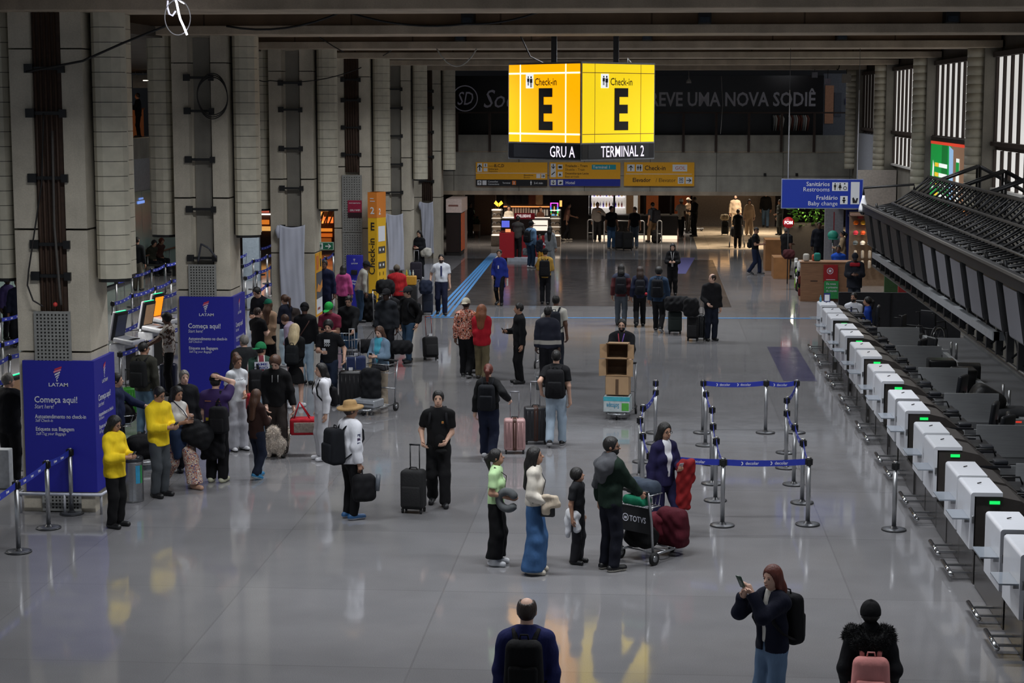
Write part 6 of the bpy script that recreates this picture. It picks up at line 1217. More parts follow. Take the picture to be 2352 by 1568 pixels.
def suitcase(px, py, label, w=.40, d=.24, h=.56, rz=0., col='#16171b', hard=False, handle=.42, strip=None, at=None, lean=0., hcol=None, group=None, tagc=None):
    g = G(px, py) if at is None else Vector(at); r = root('suitcase', label, 'suitcase', g, math.radians(rz), group); m = M(col, .35 if hard else .8, 0, 0, .08, 10, 0 if hard else .3, 40)
    if lean: r.rotation_euler = (math.radians(lean), 0, math.radians(rz))
    mb = MB(); mb.rbox((0, 0, h/2+.06), (w/2, d/2, h/2), .05 if hard else .06, m, 4)
    if hard:
        for i in range(5): mb.tube([(-w*.36+w*.18*i, -d/2-.004, .12), (-w*.36+w*.18*i, -d/2-.004, h)], .006, m, 5); mb.tube([(-w*.36+w*.18*i, d/2+.004, .12), (-w*.36+w*.18*i, d/2+.004, h)], .006, m, 5)
    mb.build('case_body', r)
    if not hard: mb = MB(); mb.rbox((0, -d/2-.015, h*.36+.05), (w*.4, .03, h*.26), .025, m, 3); mb.build('front_pocket', r)
    if strip:
        mb = MB(); sm_ = M(strip, .5); mb.rbox((0, 0, h/2+.06), (w*.16, d/2+.006, h/2+.006), .05, sm_, 3); mb.build('middle_band', r)
    mb = MB(); hm_ = M(hcol or '#2a2b2e', .35, .6)
    if handle:
        for sx in (-w*.2, w*.2): mb.tube([(sx, d*.32, h), (sx, d*.32, h+handle)], .009, hm_, 6)
        mb.tube([(-w*.2-.01, d*.32, h+handle), (w*.2+.01, d*.32, h+handle)], .014, hm_, 6); mb.build('telescopic_handle', r)
    mb = MB(); mb.tube([(-.06, 0, h+.06), (-.05, 0, h+.09), (.05, 0, h+.09), (.06, 0, h+.06)], .011, M('#111113', .5), 6); mb.build('carry_handle', r)
    if tagc: mb = MB(); mb.box((-.03, -d*.2, h+.07), (.05, -d*.1, h+.13), M(tagc, .5)); mb.build('luggage_tag', r)
    for sx in (-w*.4, w*.4):
        for sy in (-d*.35, d*.35): mb = MB(); mb.tube([(sx-.012, sy, .03), (sx+.012, sy, .03)], .03, RUBBER, 10); mb.box((sx-.018, sy-.015, .04), (sx+.018, sy+.015, .07), BLACK); mb.build('wheel', r)
    return r
def blob(prims, mat, name, parent=None, k=.05, wr=.006, v=.014):
    """soft goods: smooth union of rounded pieces with folds; a piece is (centre, half sizes) or (a, b, radius a, radius b)"""
    lo = np.full(3, 9e9); hi = -lo
    for p in prims:
        if len(p) == 2: lo = np.minimum(lo, V3(p[0])-max(p[1])); hi = np.maximum(hi, V3(p[0])+max(p[1]))
        else: r_ = max(p[2], p[3]); lo = np.minimum(lo, np.minimum(V3(p[0]), V3(p[1]))-r_); hi = np.maximum(hi, np.maximum(V3(p[0]), V3(p[1]))+r_)
    def fn(Pp):
        d = None
        for p in prims:
            if len(p) == 2:
                c, h = p; r_ = min(h)*.8; q = [np.maximum(np.abs(Pp[i]-f32(c[i]))-f32(h[i]-r_), 0) for i in range(3)]; e = np.sqrt(q[0]**2+q[1]**2+q[2]**2)-f32(r_)
            else: e = _cap(Pp, *p)
            d = e if d is None else _sm(d, e, k)
        X, Y, Z = Pp; c = lo
        return d+f32(wr)*(np.sin(27*Z+14*(X-f32(c[0])))*np.sin(19*X-13*Y)+f32(.7)*np.sin(37*(Z-X)+9*Y))
    V, Q = snet(fn, lo-.05, hi+.05, v); return meshobj(name, V, Q, mat, parent, 1.)
def wear(cx, prims, col, name, label, cat, **k):   # a loose thing worn or carried, shaped in the wearer's frame
    o = blob(prims, cloth(col) if isinstance(col, str) else col, name, None, **k); o.location = cx.g; o.rotation_euler = (0, 0, cx.rz); o.scale = (cx.s,)*3; return tag(o, label, cat)
def soft_bag(c, half, label, col='#121316', rz=0., name='bag', cat='bag', strap=None, strapc=None, rad=None, tilt=0.):
    c = V3(c); r = root(name, label, cat, c, rz); m = cloth(col); h = half; o = blob([((0, 0, 0), h), ((0, -h[1]*.25, -h[2]*.25), (h[0]*.95, h[1], h[2]*.7))], m, 'bag_body', r, .04, .008 if min(h) > .1 else .004, .016); o.rotation_euler = (0, tilt, 0)
    if strap: mb = MB(); mb.tube([V3(p)-c if True else p for p in strap], .012, cloth(strapc or col), 6, False, .5); mb.v = [tuple(Rz(-rz)@V3(q)) for q in mb.v]; mb.build('strap', r)
    return r
def cart(px, py, rz, label, boardm=None, words=None, basket=True, at=None):
    g = G(px, py) if at is None else Vector(at); r = root('luggage_trolley', label, 'trolley', g, math.radians(rz), 'luggage trolleys'); ST = M('#a4a6a9', .3, .85, 0, .05)
    mb = MB()
    for sx in (-.27, .27): mb.tube([(sx, .32, .12), (sx, .36, .6), (sx, .44, 1.0)], .018, ST, 8); mb.tube([(sx, .32, .14), (sx*.9, -.1, .13), (sx*.55, -.55, .12)], .018, ST, 8)
    mb.tube([(-.15, -.55, .12), (.15, -.55, .12)], .018, ST, 8); mb.tube([(-.27, .33, .45), (.27, .33, .45)], .014, ST, 6)
    for y in (-.4, -.2, 0, .2): mb.tube([(-.24, y, .135), (.24, y, .135)], .01, ST, 6)
    mb.build('frame', r)
    mb = MB(); mb.tube([(-.28, .44, 1.0), (.28, .44, 1.0)], .024, BLACK, 8); mb.build('handle_bar', r)
    if basket:
        mb = MB(); 
        for z, yy in ((.95, .12), (.78, .16)): mb.tube([(-.26, .40, z), (-.26, yy, z), (.26, yy, z), (.26, .40, z)], .008, ST, 6)
        for i in range(9): x = -.24+i*.06; mb.tube([(x, .13, .95), (x, .17, .78), (x, .40, .78)], .004, ST, 4)
        mb.build('basket', r)
    if boardm:
        mb = MB(); mb.box((-.25, .335, .42), (.25, .36, .76), boardm)
        if words: fit(mb, words, (.1, .362, .56), -X_, .28, .11, LETTER, .015); ring(mb, (.17, .362, .6), -X_, Z_, 0, 0, .055, .014, LETTER, .004, 20); mb.rect((.17, .362, .6), -X_, Z_, -.025, -.02, .025, .015, LETTER)
        mb.build('advert_board', r)
    for sx in (-.29, .29): mb = MB(); mb.tube([(sx-.018, .32, .09), (sx+.018, .32, .09)], .09, RUBBER, 16); mb.tube([(sx-.022, .32, .09), (sx+.022, .32, .09)], .045, ST, 10); mb.build('wheel', r)
    mb = MB(); mb.tube([(-.018, -.45, .06), (.018, -.45, .06)], .06, RUBBER, 14); mb.box((-.03, -.47, .06), (.03, -.43, .13), ST); mb.build('wheel', r)
    return r
def print_on(cx, items, front=True, y=None, z=1.27, name='print'):
    """lettering or motif printed on the chest (front) or the back"""
    T = cx.T; s = cx.s; mb = MB(); yy = y if y is not None else (.118*cx.wt+.035)
    for kind, a in items:
        q = MB(); rr = (X_ if front else -X_)
        if kind == 't': t, x, zz, w, sz, m, b_ = a; fit(q, t, rr*x+Z_*zz, rr, w, sz, m, b_)
        else: x0, z0, x1, z1, m = a; q.rect((0, 0, 0), rr, Z_, x0, z0, x1, z1, m)
        n = len(mb.v); mb.v += [tuple(T(p[0], (-1 if front else 1)*(yy-.9*p[0]**2)+(-.002 if front else .002)*(kind == 't')+.0, p[2]+z)) for p in q.v]
        for f, mi, sm in zip(q.f, q.m, q.sm): mb.f.append([n+i for i in f]); mb.m.append(mb.mi(q.mats[mi])); mb.sm.append(False)
    mb.v = [tuple(V3(p)*s) for p in mb.v]; return mb.build(name, cx.o)
# ================================================================= EVERYONE IN THE HALL
def tee(c, **k): return ('tee_shirt', c, dict(dict(sl='s', th=.016, hem=.88), **k))
def swt(c, **k): return ('sweater', c, dict(dict(th=.02, hem=.88), **k))
def jkt(c, **k): return ('jacket', c, dict(dict(th=.027, hem=.84, loose=.008), **k))
def coat(c, **k): return ('coat', c, dict(dict(th=.03, hem=.62, loose=.008, fl=.03), **k))
def shirt(c, **k): return ('shirt', c, dict(th=.013, **k))
def trs(c, **k): return ('trousers', c, k)
JEAN, LJEAN, BLK, NAVY = '#33475f', '#9fb4c6', '#131315', '#151a2e'
WSH = '#cfd0d2'
# ---- nearest figures
c = P(1210, 1382, 'balding person in a navy sweater seen from behind, cropped by the bottom edge', 1.80, 178, 'p', ('b', 'b'), swt('#1c2150'), trs(NAVY), at='h', arms='dd', w=1.08)
backpack(c, '#0d0d0f', 'black backpack on the navy sweater at the bottom edge', .33, .50, .17, 1.2)
c = P(1775, 1306, 'person with long brown hair in dark jacket and jeans lifting a green phone', 1.68, -48, 'p', ('m', 'r'), jkt('#0d1022', open=.80, ow=.035, hem=.88, th=.034), trs('#5c738f', flare=.03), '#d8d8d8', at='h', arms=(('u', (-.02, -.27, 1.50)), ('u', (-.12, -.29, 1.46))), inner=shirt('#c8c6c0', hem=.98), sx='f', hy=4, hp=4)
phone(c, 'dark green phone raised by the person with long brown hair', 0, '#1c3a2a', (-.09, -.36, 1.63))
backpack(c, '#0e0e11', 'black backpack worn over the dark jacket of the person with the green phone', .32, .52, .2, 1.17)
c = P(2000, 1392, 'person in a black fur collared coat and black beanie seen from behind', 1.66, 176, 'b', ('s', 'k'), coat('#0e0f13', fur=True, th=.04), trs(BLK), at='h', arms='kk', sx='f', hat=('beanie', '#101012'), w=1.08)
fc = blob([(c.T(-.15, .03, 1.45), c.T(.15, .03, 1.45), .085, .085), (c.T(-.16, -.02, 1.42), c.T(-.07, -.15, 1.36), .07, .05), (c.T(.16, -.02, 1.42), c.T(.07, -.15, 1.36), .07, .05), (c.T(-.1, .14, 1.40), c.T(.1, .14, 1.40), .08, .08)], cloth('#0c0c0d'), 'fur_collar', c.o, .05, .012, .013)
fc.scale = (c.s,)*3; me = fc.data; rg = np.random.default_rng(2); mb = MB(); FK = M('#121213', .9)
for i_ in rg.choice(len(me.vertices), 6000, True):
    v_ = me.vertices[int(i_)]; p, n = V3(v_.co), V3(v_.normal); e = p+(n+rg.normal(0, .6, 3))*.02; w_ = np.cross(n, rg.normal(0, 1, 3)); w_ = w_/(np.linalg.norm(w_)+1e-9)*.004; mb.add([p-w_, p+w_, e], [(0, 1, 2)], FK)
fu = mb.build('fur', fc); fu['kind'] = 'stuff'
backpack(c, '#cf8a86', 'pink backpack on the black coat in the bottom corner', .36, .50, .17, 1.06, y=.06)
# ---- family before the roped square
c = P(1141, 1296, 'girl in a mint green tee and wide black trousers with flower in hair', 1.56, 82, 'm', ('p', 'k'), tee('#b5d6a0', hem=.93), trs('#0b0b0d', flare=.075, cut=.12), '#dcdde0', arms=('d', (-.13, -.2, 1.06)), sx='f', hy=10, hp=-10)
mb = MB(); q = c.hw((.06, .13, .03))
for i in range(5): mb.ell(V3(q)+V3((.02*math.cos(i*1.257), .0, .02*math.sin(i*1.257))), (.016, .008, .016), M('#e8e4d0', .5), 8, 5)
mb.ell(q, (.01, .014, .01), M('#e0a020', .5), 8, 5); mb.v = [tuple(V3(p)*c.s) for p in mb.v]; mb.build('flower', c.o)
mb = MB(); pts = [(-.17+.03*math.cos(t), -.2+.13*math.cos(t), 1.03+.13*math.sin(t)) for t in np.linspace(-2.7, 2.9, 22)]; mb.tube(pts, [.035]+[.06]*20+[.035], M('#55585a', .9, 0, 0, .1, 20), 12); mb.v = put(mb.v, c); tag(mb.build('neck_pillow'), 'grey neck pillow held under the arm of the girl in mint green', 'pillow')
mb = MB(); mb.tube([c.T(-.13, .0, 1.5), c.T(.0, -.15, 1.35), c.T(.13, -.1, 1.15), c.T(.17, .0, 1.0)], .006, BLACK, 5); mb.tube([c.T(-.13, .0, 1.5), c.T(.0, .13, 1.35), c.T(.17, .06, 1.0)], .006, BLACK, 5); mb.rbox(c.T(.18, 0, .93), (.03, .07, .08), .03, M('#1c2440', .6)); mb.v = put(mb.v, c); tag(mb.build('shoulder_bag'), 'small navy shoulder bag of the girl in mint green', 'bag')
c = P(1229, 1315, 'person in a cream sweatshirt and wide blue trousers with long black hair', 1.67, 84, 'm', ('L', 'k'), swt('#cbc4b8', hem=.95, loose=.014), trs('#3b5d88', flare=.105, cut=.06), '#c9c1b2', arms=('d', (-.15, -.2, 1.02)), sx='f', hp=-8, hy=6)
mb = MB(); mb.tube([c.T(.12, .0, 1.5), c.T(-.05, -.15, 1.3), c.T(-.17, -.1, 1.0)], .006, BLACK, 5); mb.tube([c.T(.12, .0, 1.5), c.T(-.03, .14, 1.3), c.T(-.18, .0, 1.0)], .006, BLACK, 5); mb.rbox(c.T(-.16, -.2, .90), (.035, .1, .08), .03, M('#131416', .5)); mb.v = put(mb.v, c); tag(mb.build('shoulder_bag'), 'small black bag at the hip of the person in wide blue trousers', 'bag')
wear(c, [((-.17, -.26, 1.05), (.05, .09, .09)), ((-.18, -.18, 1.0), (.045, .06, .14)), ((-.17, -.3, 1.0), (.03, .08, .04))], '#b9ab98', 'folded_cloth', 'beige cloth bundle in the hand of the person in cream', 'cloth', k=.03, v=.011)
c = P(1326, 1293, 'boy in a dark grey tee with a white jacket round the waist', 1.29, 70, 'm', ('k', 'k'), tee('#232427', hem=.84, loose=.02), trs('#2b2b2f', flare=.03), '#131315', arms='dd', hy=12, hp=-12, w=1.04)
wear(c, [(c.T(-.12, .02, .90), c.T(.12, .02, .90), .12, .12), (c.T(-.05, .10, .90), c.T(-.08, .12, .72), .12, .10), (c.T(-.12, .1, .8), c.T(-.15, .13, .52), .07, .045), (c.T(-.16, -.02, .86), c.T(-.16, -.06, .66), .06, .07)], '#d4d4d8', 'white_jacket', 'white jacket tied round the waist of the boy in grey', 'jacket', k=.04)
c = P(1402, 1308, 'bearded person in dark green jacket with grey hood pushing the luggage trolley', 1.77, 128, 'm', ('s', 'k'), jkt('#14241c', th=.026), trs('#12141f'), '#101012', '#c9c4b8', arms=('d', (-.16, -.40, .95)), hy=-42, beard='k', glasses=True, w=1.06, walk=.0)
wear(c, [(c.T(-.1, .1, 1.4), c.T(.1, .1, 1.4), .085, .085), (c.T(-.02, .13, 1.36), c.T(.0, .15, 1.22), .13, .07), (c.T(-.07, .03, 1.5), c.T(.07, .03, 1.5), .06, .06), (c.T(-.14, .02, 1.42), c.T(-.15, -.13, 1.28), .06, .04), (c.T(.14, .02, 1.42), c.T(.16, -.12, 1.26), .06, .04), (c.T(.1, .13, 1.25), c.T(.17, .12, 1.1), .06, .05)], '#4a4b4f', 'grey_hoodie', 'grey hooded top slung over the back of the dark green jacket', 'hoodie', k=.06)
ct = cart(1497, 1280, 142, 'luggage trolley with a dark advert board pushed by the person in green', M('#1f1f21', .5, 0, 0, .05), 'TOTVS')
def on(ctr, p): return V3(ctr.matrix_basis@Vector(p)) if False else V3(ctr.location)+Rz(ctr.rotation_euler.z)@V3(p)
a = math.radians(142)
soft_bag(on(ct, (0, .22, 1.02)), (.24, .13, .1), 'grey blue rolled bag on top of the dark board trolley', '#39424f', a, 'rolled_bag'); soft_bag(on(ct, (.05, .28, .84)), (.18, .1, .06), 'green cloth in the basket of the dark board trolley', '#1f7a5a', a, 'green_cloth', 'cloth')
soft_bag(on(ct, (.12, .1, .31)), (.22, .16, .16), 'black soft bag low on the dark board trolley', '#0e0e10', a); soft_bag(on(ct, (-.1, -.32, .38)), (.23, .13, .27), 'burgundy suitcase lying at the front of the dark board trolley', '#4a1420', a, 'suitcase', 'suitcase'); soft_bag(on(ct, (.12, -.28, .36)), (.17, .15, .2), 'smaller burgundy bag behind the board of the trolley', '#561824', a)
c = P(1524, 1238, 'person in purple navy suit and glasses carrying a red coat and phone', 1.70, 38, 'm', ('m', 'k'), jkt('#1d1a3c', open=.98, ow=.06, hem=.84), trs('#1a1838', flare=.012), '#15151a', arms=('p', 'd'), walk=.5, inner=shirt('#cfcfd4', hem=.95), sx='f', glasses=True, hp=4)
phone(c, 'phone held up by the person in the purple navy suit', 1, '#9a8f94')
wear(c, [((.17, -.24, .82), (.12, .055, .36)), ((.24, -.22, 1.08), (.13, .08, .12)), ((.31, -.2, .98), (.07, .07, .16))], '#7c1a1c', 'red_coat', 'red coat draped over the arm of the person in the navy suit', 'coat', k=.03, wr=.01)
# ---- black tee person and the pair with hard suitcases
c = P(1008, 1160, 'person in a black tee with a small chest crest beside a black suitcase', 1.78, 4, 'l', ('s', 'k'), tee('#101012', loose=.02, hem=.86), trs('#121214', flare=.03), '#17171a', arms=((.12, -.2, 1.02), (-.23, -.12, 1.0)), walk=.28, hy=0)
print_on(c, [('r', (.055, .0, .085, .035, M('#b98a3c', .6))), ('r', (.06, .005, .08, .02, M('#9a3a2a', .6)))], True, None, 1.28, 'crest')
mb = MB(); mb.ell((.02, -.22, 1.0), (.1, .07, .13), cloth('#0b0b0d'), 12, 8); mb.ell((.05, -.25, .88), (.09, .08, .04), cloth('#0b0b0d'), 12, 6); mb.v = put(mb.v, c); tag(mb.build('baseball_hat'), 'black cap held against the waist of the person in black tee', 'cap')
for sd in (1, -1):
    mb = MB(); mb.tube([c.T(sd*.1, .1, 1.42), c.T(sd*.105, .03, 1.51), c.T(sd*.12, -.12, 1.4), c.T(sd*.14, -.14, 1.25)], .02, cloth('#1a1a1d'), 6, False, .4); mb.v = [tuple(V3(q)*c.s) for q in mb.v]; mb.build('bag_strap', c.o)
suitcase(950, 1176, 'upright black soft suitcase beside the person in the black tee', .36, .26, .60, -10, '#101012', False, .42, None, None, 0)
c = P(1122, 1052, 'person with a red ponytail, black cardigan and backpack pulling the pink suitcase', 1.66, 176, 'p', ('p', 'r'), jkt('#101113', hem=.9), trs('#161c30', th=.02), '#c4c4c8', arms=('d', (-.38, .02, 1.1)), walk=.34, sx='f', w=1.1)
backpack(c, '#14161b', 'black backpack of the person with the red ponytail', .32, .48, .16, 1.17)
suitcase(1182, 1040, 'pink hard suitcase with a brown middle band', .38, .25, .56, 5, '#b08a88', True, .52, '#4a2a1e', hcol='#8a8a90')
c = P(1277, 1024, 'person in a black tee and pale jeans pulling the dark suitcase', 1.75, 178, 'l', ('s', 'k'), tee('#131316'), trs('#9fb0bf', flare=.02), '#18181b', '#cfcfcf', arms=((.26, .05, 1.0), 'd'), walk=-.36)
backpack(c, '#121215', 'large black backpack of the person in pale jeans', .34, .52, .2, 1.18)
suitcase(1230, 1018, 'dark hard suitcase with a brown middle band', .42, .27, .62, 8, '#26272b', True, .50, '#3f241a', hcol='#8a8a90')
mb = MB(); q = G(1238, 1000); mb.rbox((q.x, q.y-.1, 1.0), (.05, .03, .13), .02, M('#3f4347', .5)); tag(mb.build('bottle'), 'grey bottle hung from the handle of the dark suitcase', 'bottle')
# ---- centre group
FLORAL = print_cloth(['#0e1014', '#d0603a', '#e0d0c0', '#c04a38', '#14161c', '#e08a5a'], 17, 'orange_print')
c = P(1071, 866, 'person in an orange and black patterned shirt with a pale backward cap', 1.78, 168, 'd', ('s', 'k'), ('shirt', FLORAL, dict(sl='l', th=.024, hem=.86)), trs('#121215', flare=.02), '#15151a', '#c8c8c8', arms=('d', (-.2, -.2, 1.0)), walk=.25, hat=('rcap', '#c2bca8'), w=1.05)
soft_bag(tuple(V3(G(1084, 858))+V3((0, .25, .48))), (.23, .2, .42), 'black bag on wheels ahead of the orange patterned shirt', '#131316', 0, 'rolling_bag', 'bag')
c = P(1107, 870, 'person in a red jacket with very long ginger hair and khaki trousers', 1.66, 172, 'p', ('w', '#7e4a2c', .026), jkt('#a81c2a', th=.034, hem=.8), trs('#6a6048', flare=.02), '#2a2622', arms='ff', walk=.2, sx='f', w=1.16)
c = P(1192, 880, 'person in a black suit with a phone and shaved temples', 1.77, -72, 'm', ('s', 'k', .008), jkt('#0f1013', hem=.82), trs('#0e0e11'), '#0c0c0e', arms=('d', 'p'), inner=shirt('#d2d2d2'), hy=-14)
phone(c, 'phone in the hand of the person in the black suit', -1)
STRIPE = stripe_cloth([(0, '#15192a'), (.62, '#a8a49c'), (.72, '#15192a')], 2, .9, 'banded_knit', -.42)
c = P(1258, 708, 'person in a navy sweater with one pale stripe across the back', 1.74, 178, 'b', ('s', 'k', .009), ('sweater', STRIPE, dict(th=.026, hem=.84)), trs('#15151a'), at='h', arms='dd', w=1.12)
cart(1260, 842, 178, 'luggage trolley half hidden before the striped navy sweater', basket=False)
c = P(1277, 682, 'person in a white collared tee carrying a dark backpack on the shoulders', 1.80, 172, 'd', ('s', 'k', .009), tee('#c9c6bc'), trs('#20242e'), at='h', arms='sd')
backpack(c, '#23262e', 'dark blue grey backpack on the white collared tee', .3, .44, .15, 1.2)
c = P(1252, 698, 'person in a mustard jacket and black cap with a black backpack', 1.70, 178, 'm', ('s', 'k'), jkt('#a8843c'), trs('#131318'), arms='pp', hat=('cap', '#121214'), walk=.2)
backpack(c, '#0f0f12', 'black backpack over the mustard jacket', .34, .52, .17, 1.15)
c = P(1147, 700, 'person in a royal blue skirt suit walking with papers in hand', 1.70, -8, 'm', ('p', 'k'), jkt('#1c2a78', hem=.72, th=.02), None, '#101014', arms=('d', (-.2, -.1, .92)), walk=.3, sx='f', extra=(('skirt', '#1a2768', dict(skirt=.56)), ('leggings', '#111116', dict(th=.010, flare=.004))))
mb = MB(); mb.box((.27, -.16, .62), (.275, .06, .84), M('#b8b8b8', .6)); mb.v = put(mb.v, c); tag(mb.build('paper'), 'white paper hanging from the hand of the person in royal blue', 'paper')
mb = MB(); mb.box((-.02, -.15, 1.16), (.02, -.145, 1.26), M('#b8b8b8', .6)); mb.v = [tuple(V3(q)*c.s) for q in mb.v]; mb.build('name_badge', c.o)
c = P(1014, 722, 'person in a white short sleeved shirt and navy tie pulling luggage', 1.77, 6, 'l', ('s', 'k'), ('shirt', '#cdd0d6', dict(sl='s', th=.018, hem=.95)), trs('#151a30'), '#0f0f12', arms=('d', (-.32, .02, .95)), walk=.3, beard='k', w=1.04)
mb = MB(); mb.rbox(c.T(0, -.147, 1.28), (.024, .008, .15), .006, M('#1a2250', .6)); mb.box(c.T(.02, -.158, 1.1), c.T(.06, -.15, 1.17), M('#c8d0e0', .5)); mb.v = [tuple(V3(q)*c.s) for q in mb.v]; mb.build('tie', c.o)
suitcase(982, 722, 'navy suitcase pulled by the person in the white shirt', .32, .24, .58, 10, '#1c2334', False, .4); soft_bag(tuple(V3(G(979, 724))+V3((0, -.05, .84))), (.19, .13, .2), 'round navy bag riding on the navy suitcase', '#1d2436')
# ---- walkers before the dark floor field
REDBLUE = stripe_cloth([(0, '#4a1418'), (.5, '#23283c')], 2, 1.2, 'two_tone', .38)
c = P(1426, 748, 'person with a ponytail in a red and navy jacket, first of three walking away', 1.72, 178, 'm', ('m', 'k'), ('jacket', REDBLUE, dict(th=.03, hem=.84)), trs('#4a5058', flare=.015), '#17171a', arms='dd', walk=.3)
backpack(c, '#131319', 'black backpack on the red and navy jacket', .31, .48, .16, 1.17)
c = P(1469, 750, 'person in dark trousers with long hair, middle of the three walkers', 1.68, 182, 'm', ('l', 'b'), jkt('#20253a'), trs('#111114'), '#111114', arms='dd', walk=-.32, sx='f')
backpack(c, '#14151c', 'black backpack with a red pompom, on the middle walker', .29, .44, .15, 1.17)
mb = MB(); mb.ell((-.17, .3, .98), (.045, .045, .045), M('#a8202c', .8), 10, 8); mb.v = put(mb.v, c); tag(mb.build('pompom'), 'red pompom hanging from the middle backpack of the three', 'pompom')
c = P(1512, 762, 'person in a blue denim jacket with black backpack beside the dark suitcase', 1.78, 170, 'm', ('c', 'k'), jkt('#2b3d54', hem=.84, th=.03), trs('#141417', flare=.015), '#1a1a1e', '#c8c8c8', arms=('d', 'w'), walk=.42)
backpack(c, '#15171c', 'black backpack on the blue denim jacket', .32, .48, .17, 1.2)
suitcase(1550, 766, 'dark green suitcase carrying a black duffel beside the denim jacket', .36, .26, .56, 5, '#16211f', False, 0); soft_bag(tuple(V3(G(1553, 768))+V3((.02, 0, .83))), (.34, .16, .2), 'black duffel lying on the dark green suitcase', '#111114', .1, 'duffel_bag')
c = P(1544, 677, 'person with straight dark hair in a black suit with white badge', 1.66, -4, 'p', ('l', 'k'), jkt('#0f0f12', hem=.84), trs('#0f0f12', flare=.02), '#0c0c0e', arms='pp', sx='f', hp=16)
phone(c, 'phone held in both hands by the person with the white badge')
mb = MB(); mb.box(c.T(-.03, -.16, .97), c.T(.03, -.155, 1.08), M('#c8c8c8', .5)); mb.tube([c.T(-.05, -.1, 1.47), c.T(0, -.165, 1.08), c.T(.05, -.1, 1.47)], .006, M('#b8b8b8', .6), 5); mb.v = [tuple(V3(q)*c.s) for q in mb.v]; mb.build('lanyard', c.o)
c = P(1633, 782, 'balding person in a black leather jacket looking over his shoulder', 1.74, 20, 'p', ('b', 'b'), jkt('#17171a', th=.03), trs('#161b28'), '#121214', arms=('d', (-.2, -.24, 1.0)), hy=-80, w=1.08)
suitcase(1591, 782, 'black suitcase under a backpack by the leather jacket', .3, .24, .6, -8, '#111114', False, .45, hcol='#6a6a6e'); suitcase(1609, 780, 'second black suitcase against the leather jacket', .24, .24, .6, -8, '#15171a', True, .5, hcol='#6a6a6e')
soft_bag(tuple(V3(G(1588, 784))+V3((-.02, -.05, .9))), (.2, .14, .24), 'black backpack standing on the suitcase by the leather jacket', '#141416', 0, 'backpack', 'backpack')
# ---- cardboard trolley
c = P(1426, 756, 'bearded person with glasses and lanyard pushing stacked cardboard boxes', 1.80, -6, 'l', ('s', 'k'), jkt('#101115'), trs('#1b1e26'), at=tuple(G(1423, 955)+Vector((.02, .98, 0))), arms=((.22, -.4, 1.0), (-.2, -.4, 1.0)), beard='k', glasses=True, w=1.08)
mb = MB(); mb.tube([c.T(-.06, -.1, 1.48), c.T(-.02, -.18, 1.2)], .012, M('#8a2a3a', .6), 5); mb.tube([c.T(.06, -.1, 1.48), c.T(.0, -.18, 1.2)], .012, M('#5a3a8a', .6), 5); mb.v = [tuple(V3(q)*c.s) for q in mb.v]; mb.build('lanyard', c.o)
ct = cart(1423, 955, -6, 'luggage trolley stacked with cardboard boxes', basket=False); CARD = M('#9c7f5f', .8, 0, 0, .08, 5); CARDI = M('#4e3a28', .9)
def carton(p, w, d, h, rz, label, mode, m=CARD):
    r = root('cardboard_box', label, 'box', p, rz, 'boxes on the trolley'); mb = MB(); t = .008
    mb.box((-w/2, -d/2, 0), (w/2, d/2, t), m); mb.box((-w/2, d/2-t, 0), (w/2, d/2, h), m); mb.box((-w/2, -d/2, 0), (-w/2+t, d/2, h), m); mb.box((w/2-t, -d/2, 0), (w/2, d/2, h), m)
    if mode == 'front':      # open towards the front with flaps folded out
        mb.box((-w/2, -d/2, h-t), (w/2, d/2, h), m); mb.box((-w/2+t, d/2-2*t, t), (w/2-t, d/2-t, h-t), CARDI); mb.build('box_body', r)
        for sx in (-1, 1): q = MB(); q.box((0, -.004, 0), (.14, .004, h), m, Rz(-.5), (0, 0, 0)); q.v = [(sx*(x+w/2), y-d/2, z) for x, y, z in q.v]; q.build('flap', r)
        q = MB(); q.box((-w/2, -.12, h-.004), (w/2, 0, h+.004), m, Rx(-.25), (0, 0, h)); q.v = [(x, y-d/2, z) for x, y, z in q.v]; q.build('flap', r)
    else:
        mb.box((-w/2, -d/2, 0), (w/2, -d/2+t, h), m); mb.box((-w/2, -d/2, h-t), (w/2, d/2, h), m); mb.build('box_body', r)
        if mode == 'gap': q = MB(); q.box((-.03, -d/2-.003, .01), (.03, -d/2, h-.05), CARDI); q.build('opening', r)
        if mode == 'print':
            q = MB(); q.rect((0, -d/2, 0), X_, Z_, -w/2, h*.72, w/2, h, M('#3a9aa8', .6), .003); q.rect((0, -d/2, 0), X_, Z_, .1, .03, w/2-.02, h*.6, M('#4a9a3a', .6), .003); q.text('Softcape', (.05, -d/2-.002, h*.55), -X_, -Z_, .13, M('#3a8aa8', .6), 'L', .01, .55, .004); q.build('print', r)
    return r
ry = math.radians(-6)
carton(on(ct, (0, -.30, .16)), .52, .4, .30, ry, 'white and teal printed box at the bottom of the trolley stack', 'print', M('#a9b2b4', .6)); carton(on(ct, (.0, -.28, .49)), .46, .34, .36, ry, 'closed brown box with a dark gap, second from the bottom', 'gap'); carton(on(ct, (-.02, -.24, .86)), .42, .34, .33, ry, 'open brown box facing out, third from the bottom', 'front'); carton(on(ct, (-.01, -.20, 1.2)), .42, .34, .28, ry, 'open brown box topmost on the trolley stack', 'front')
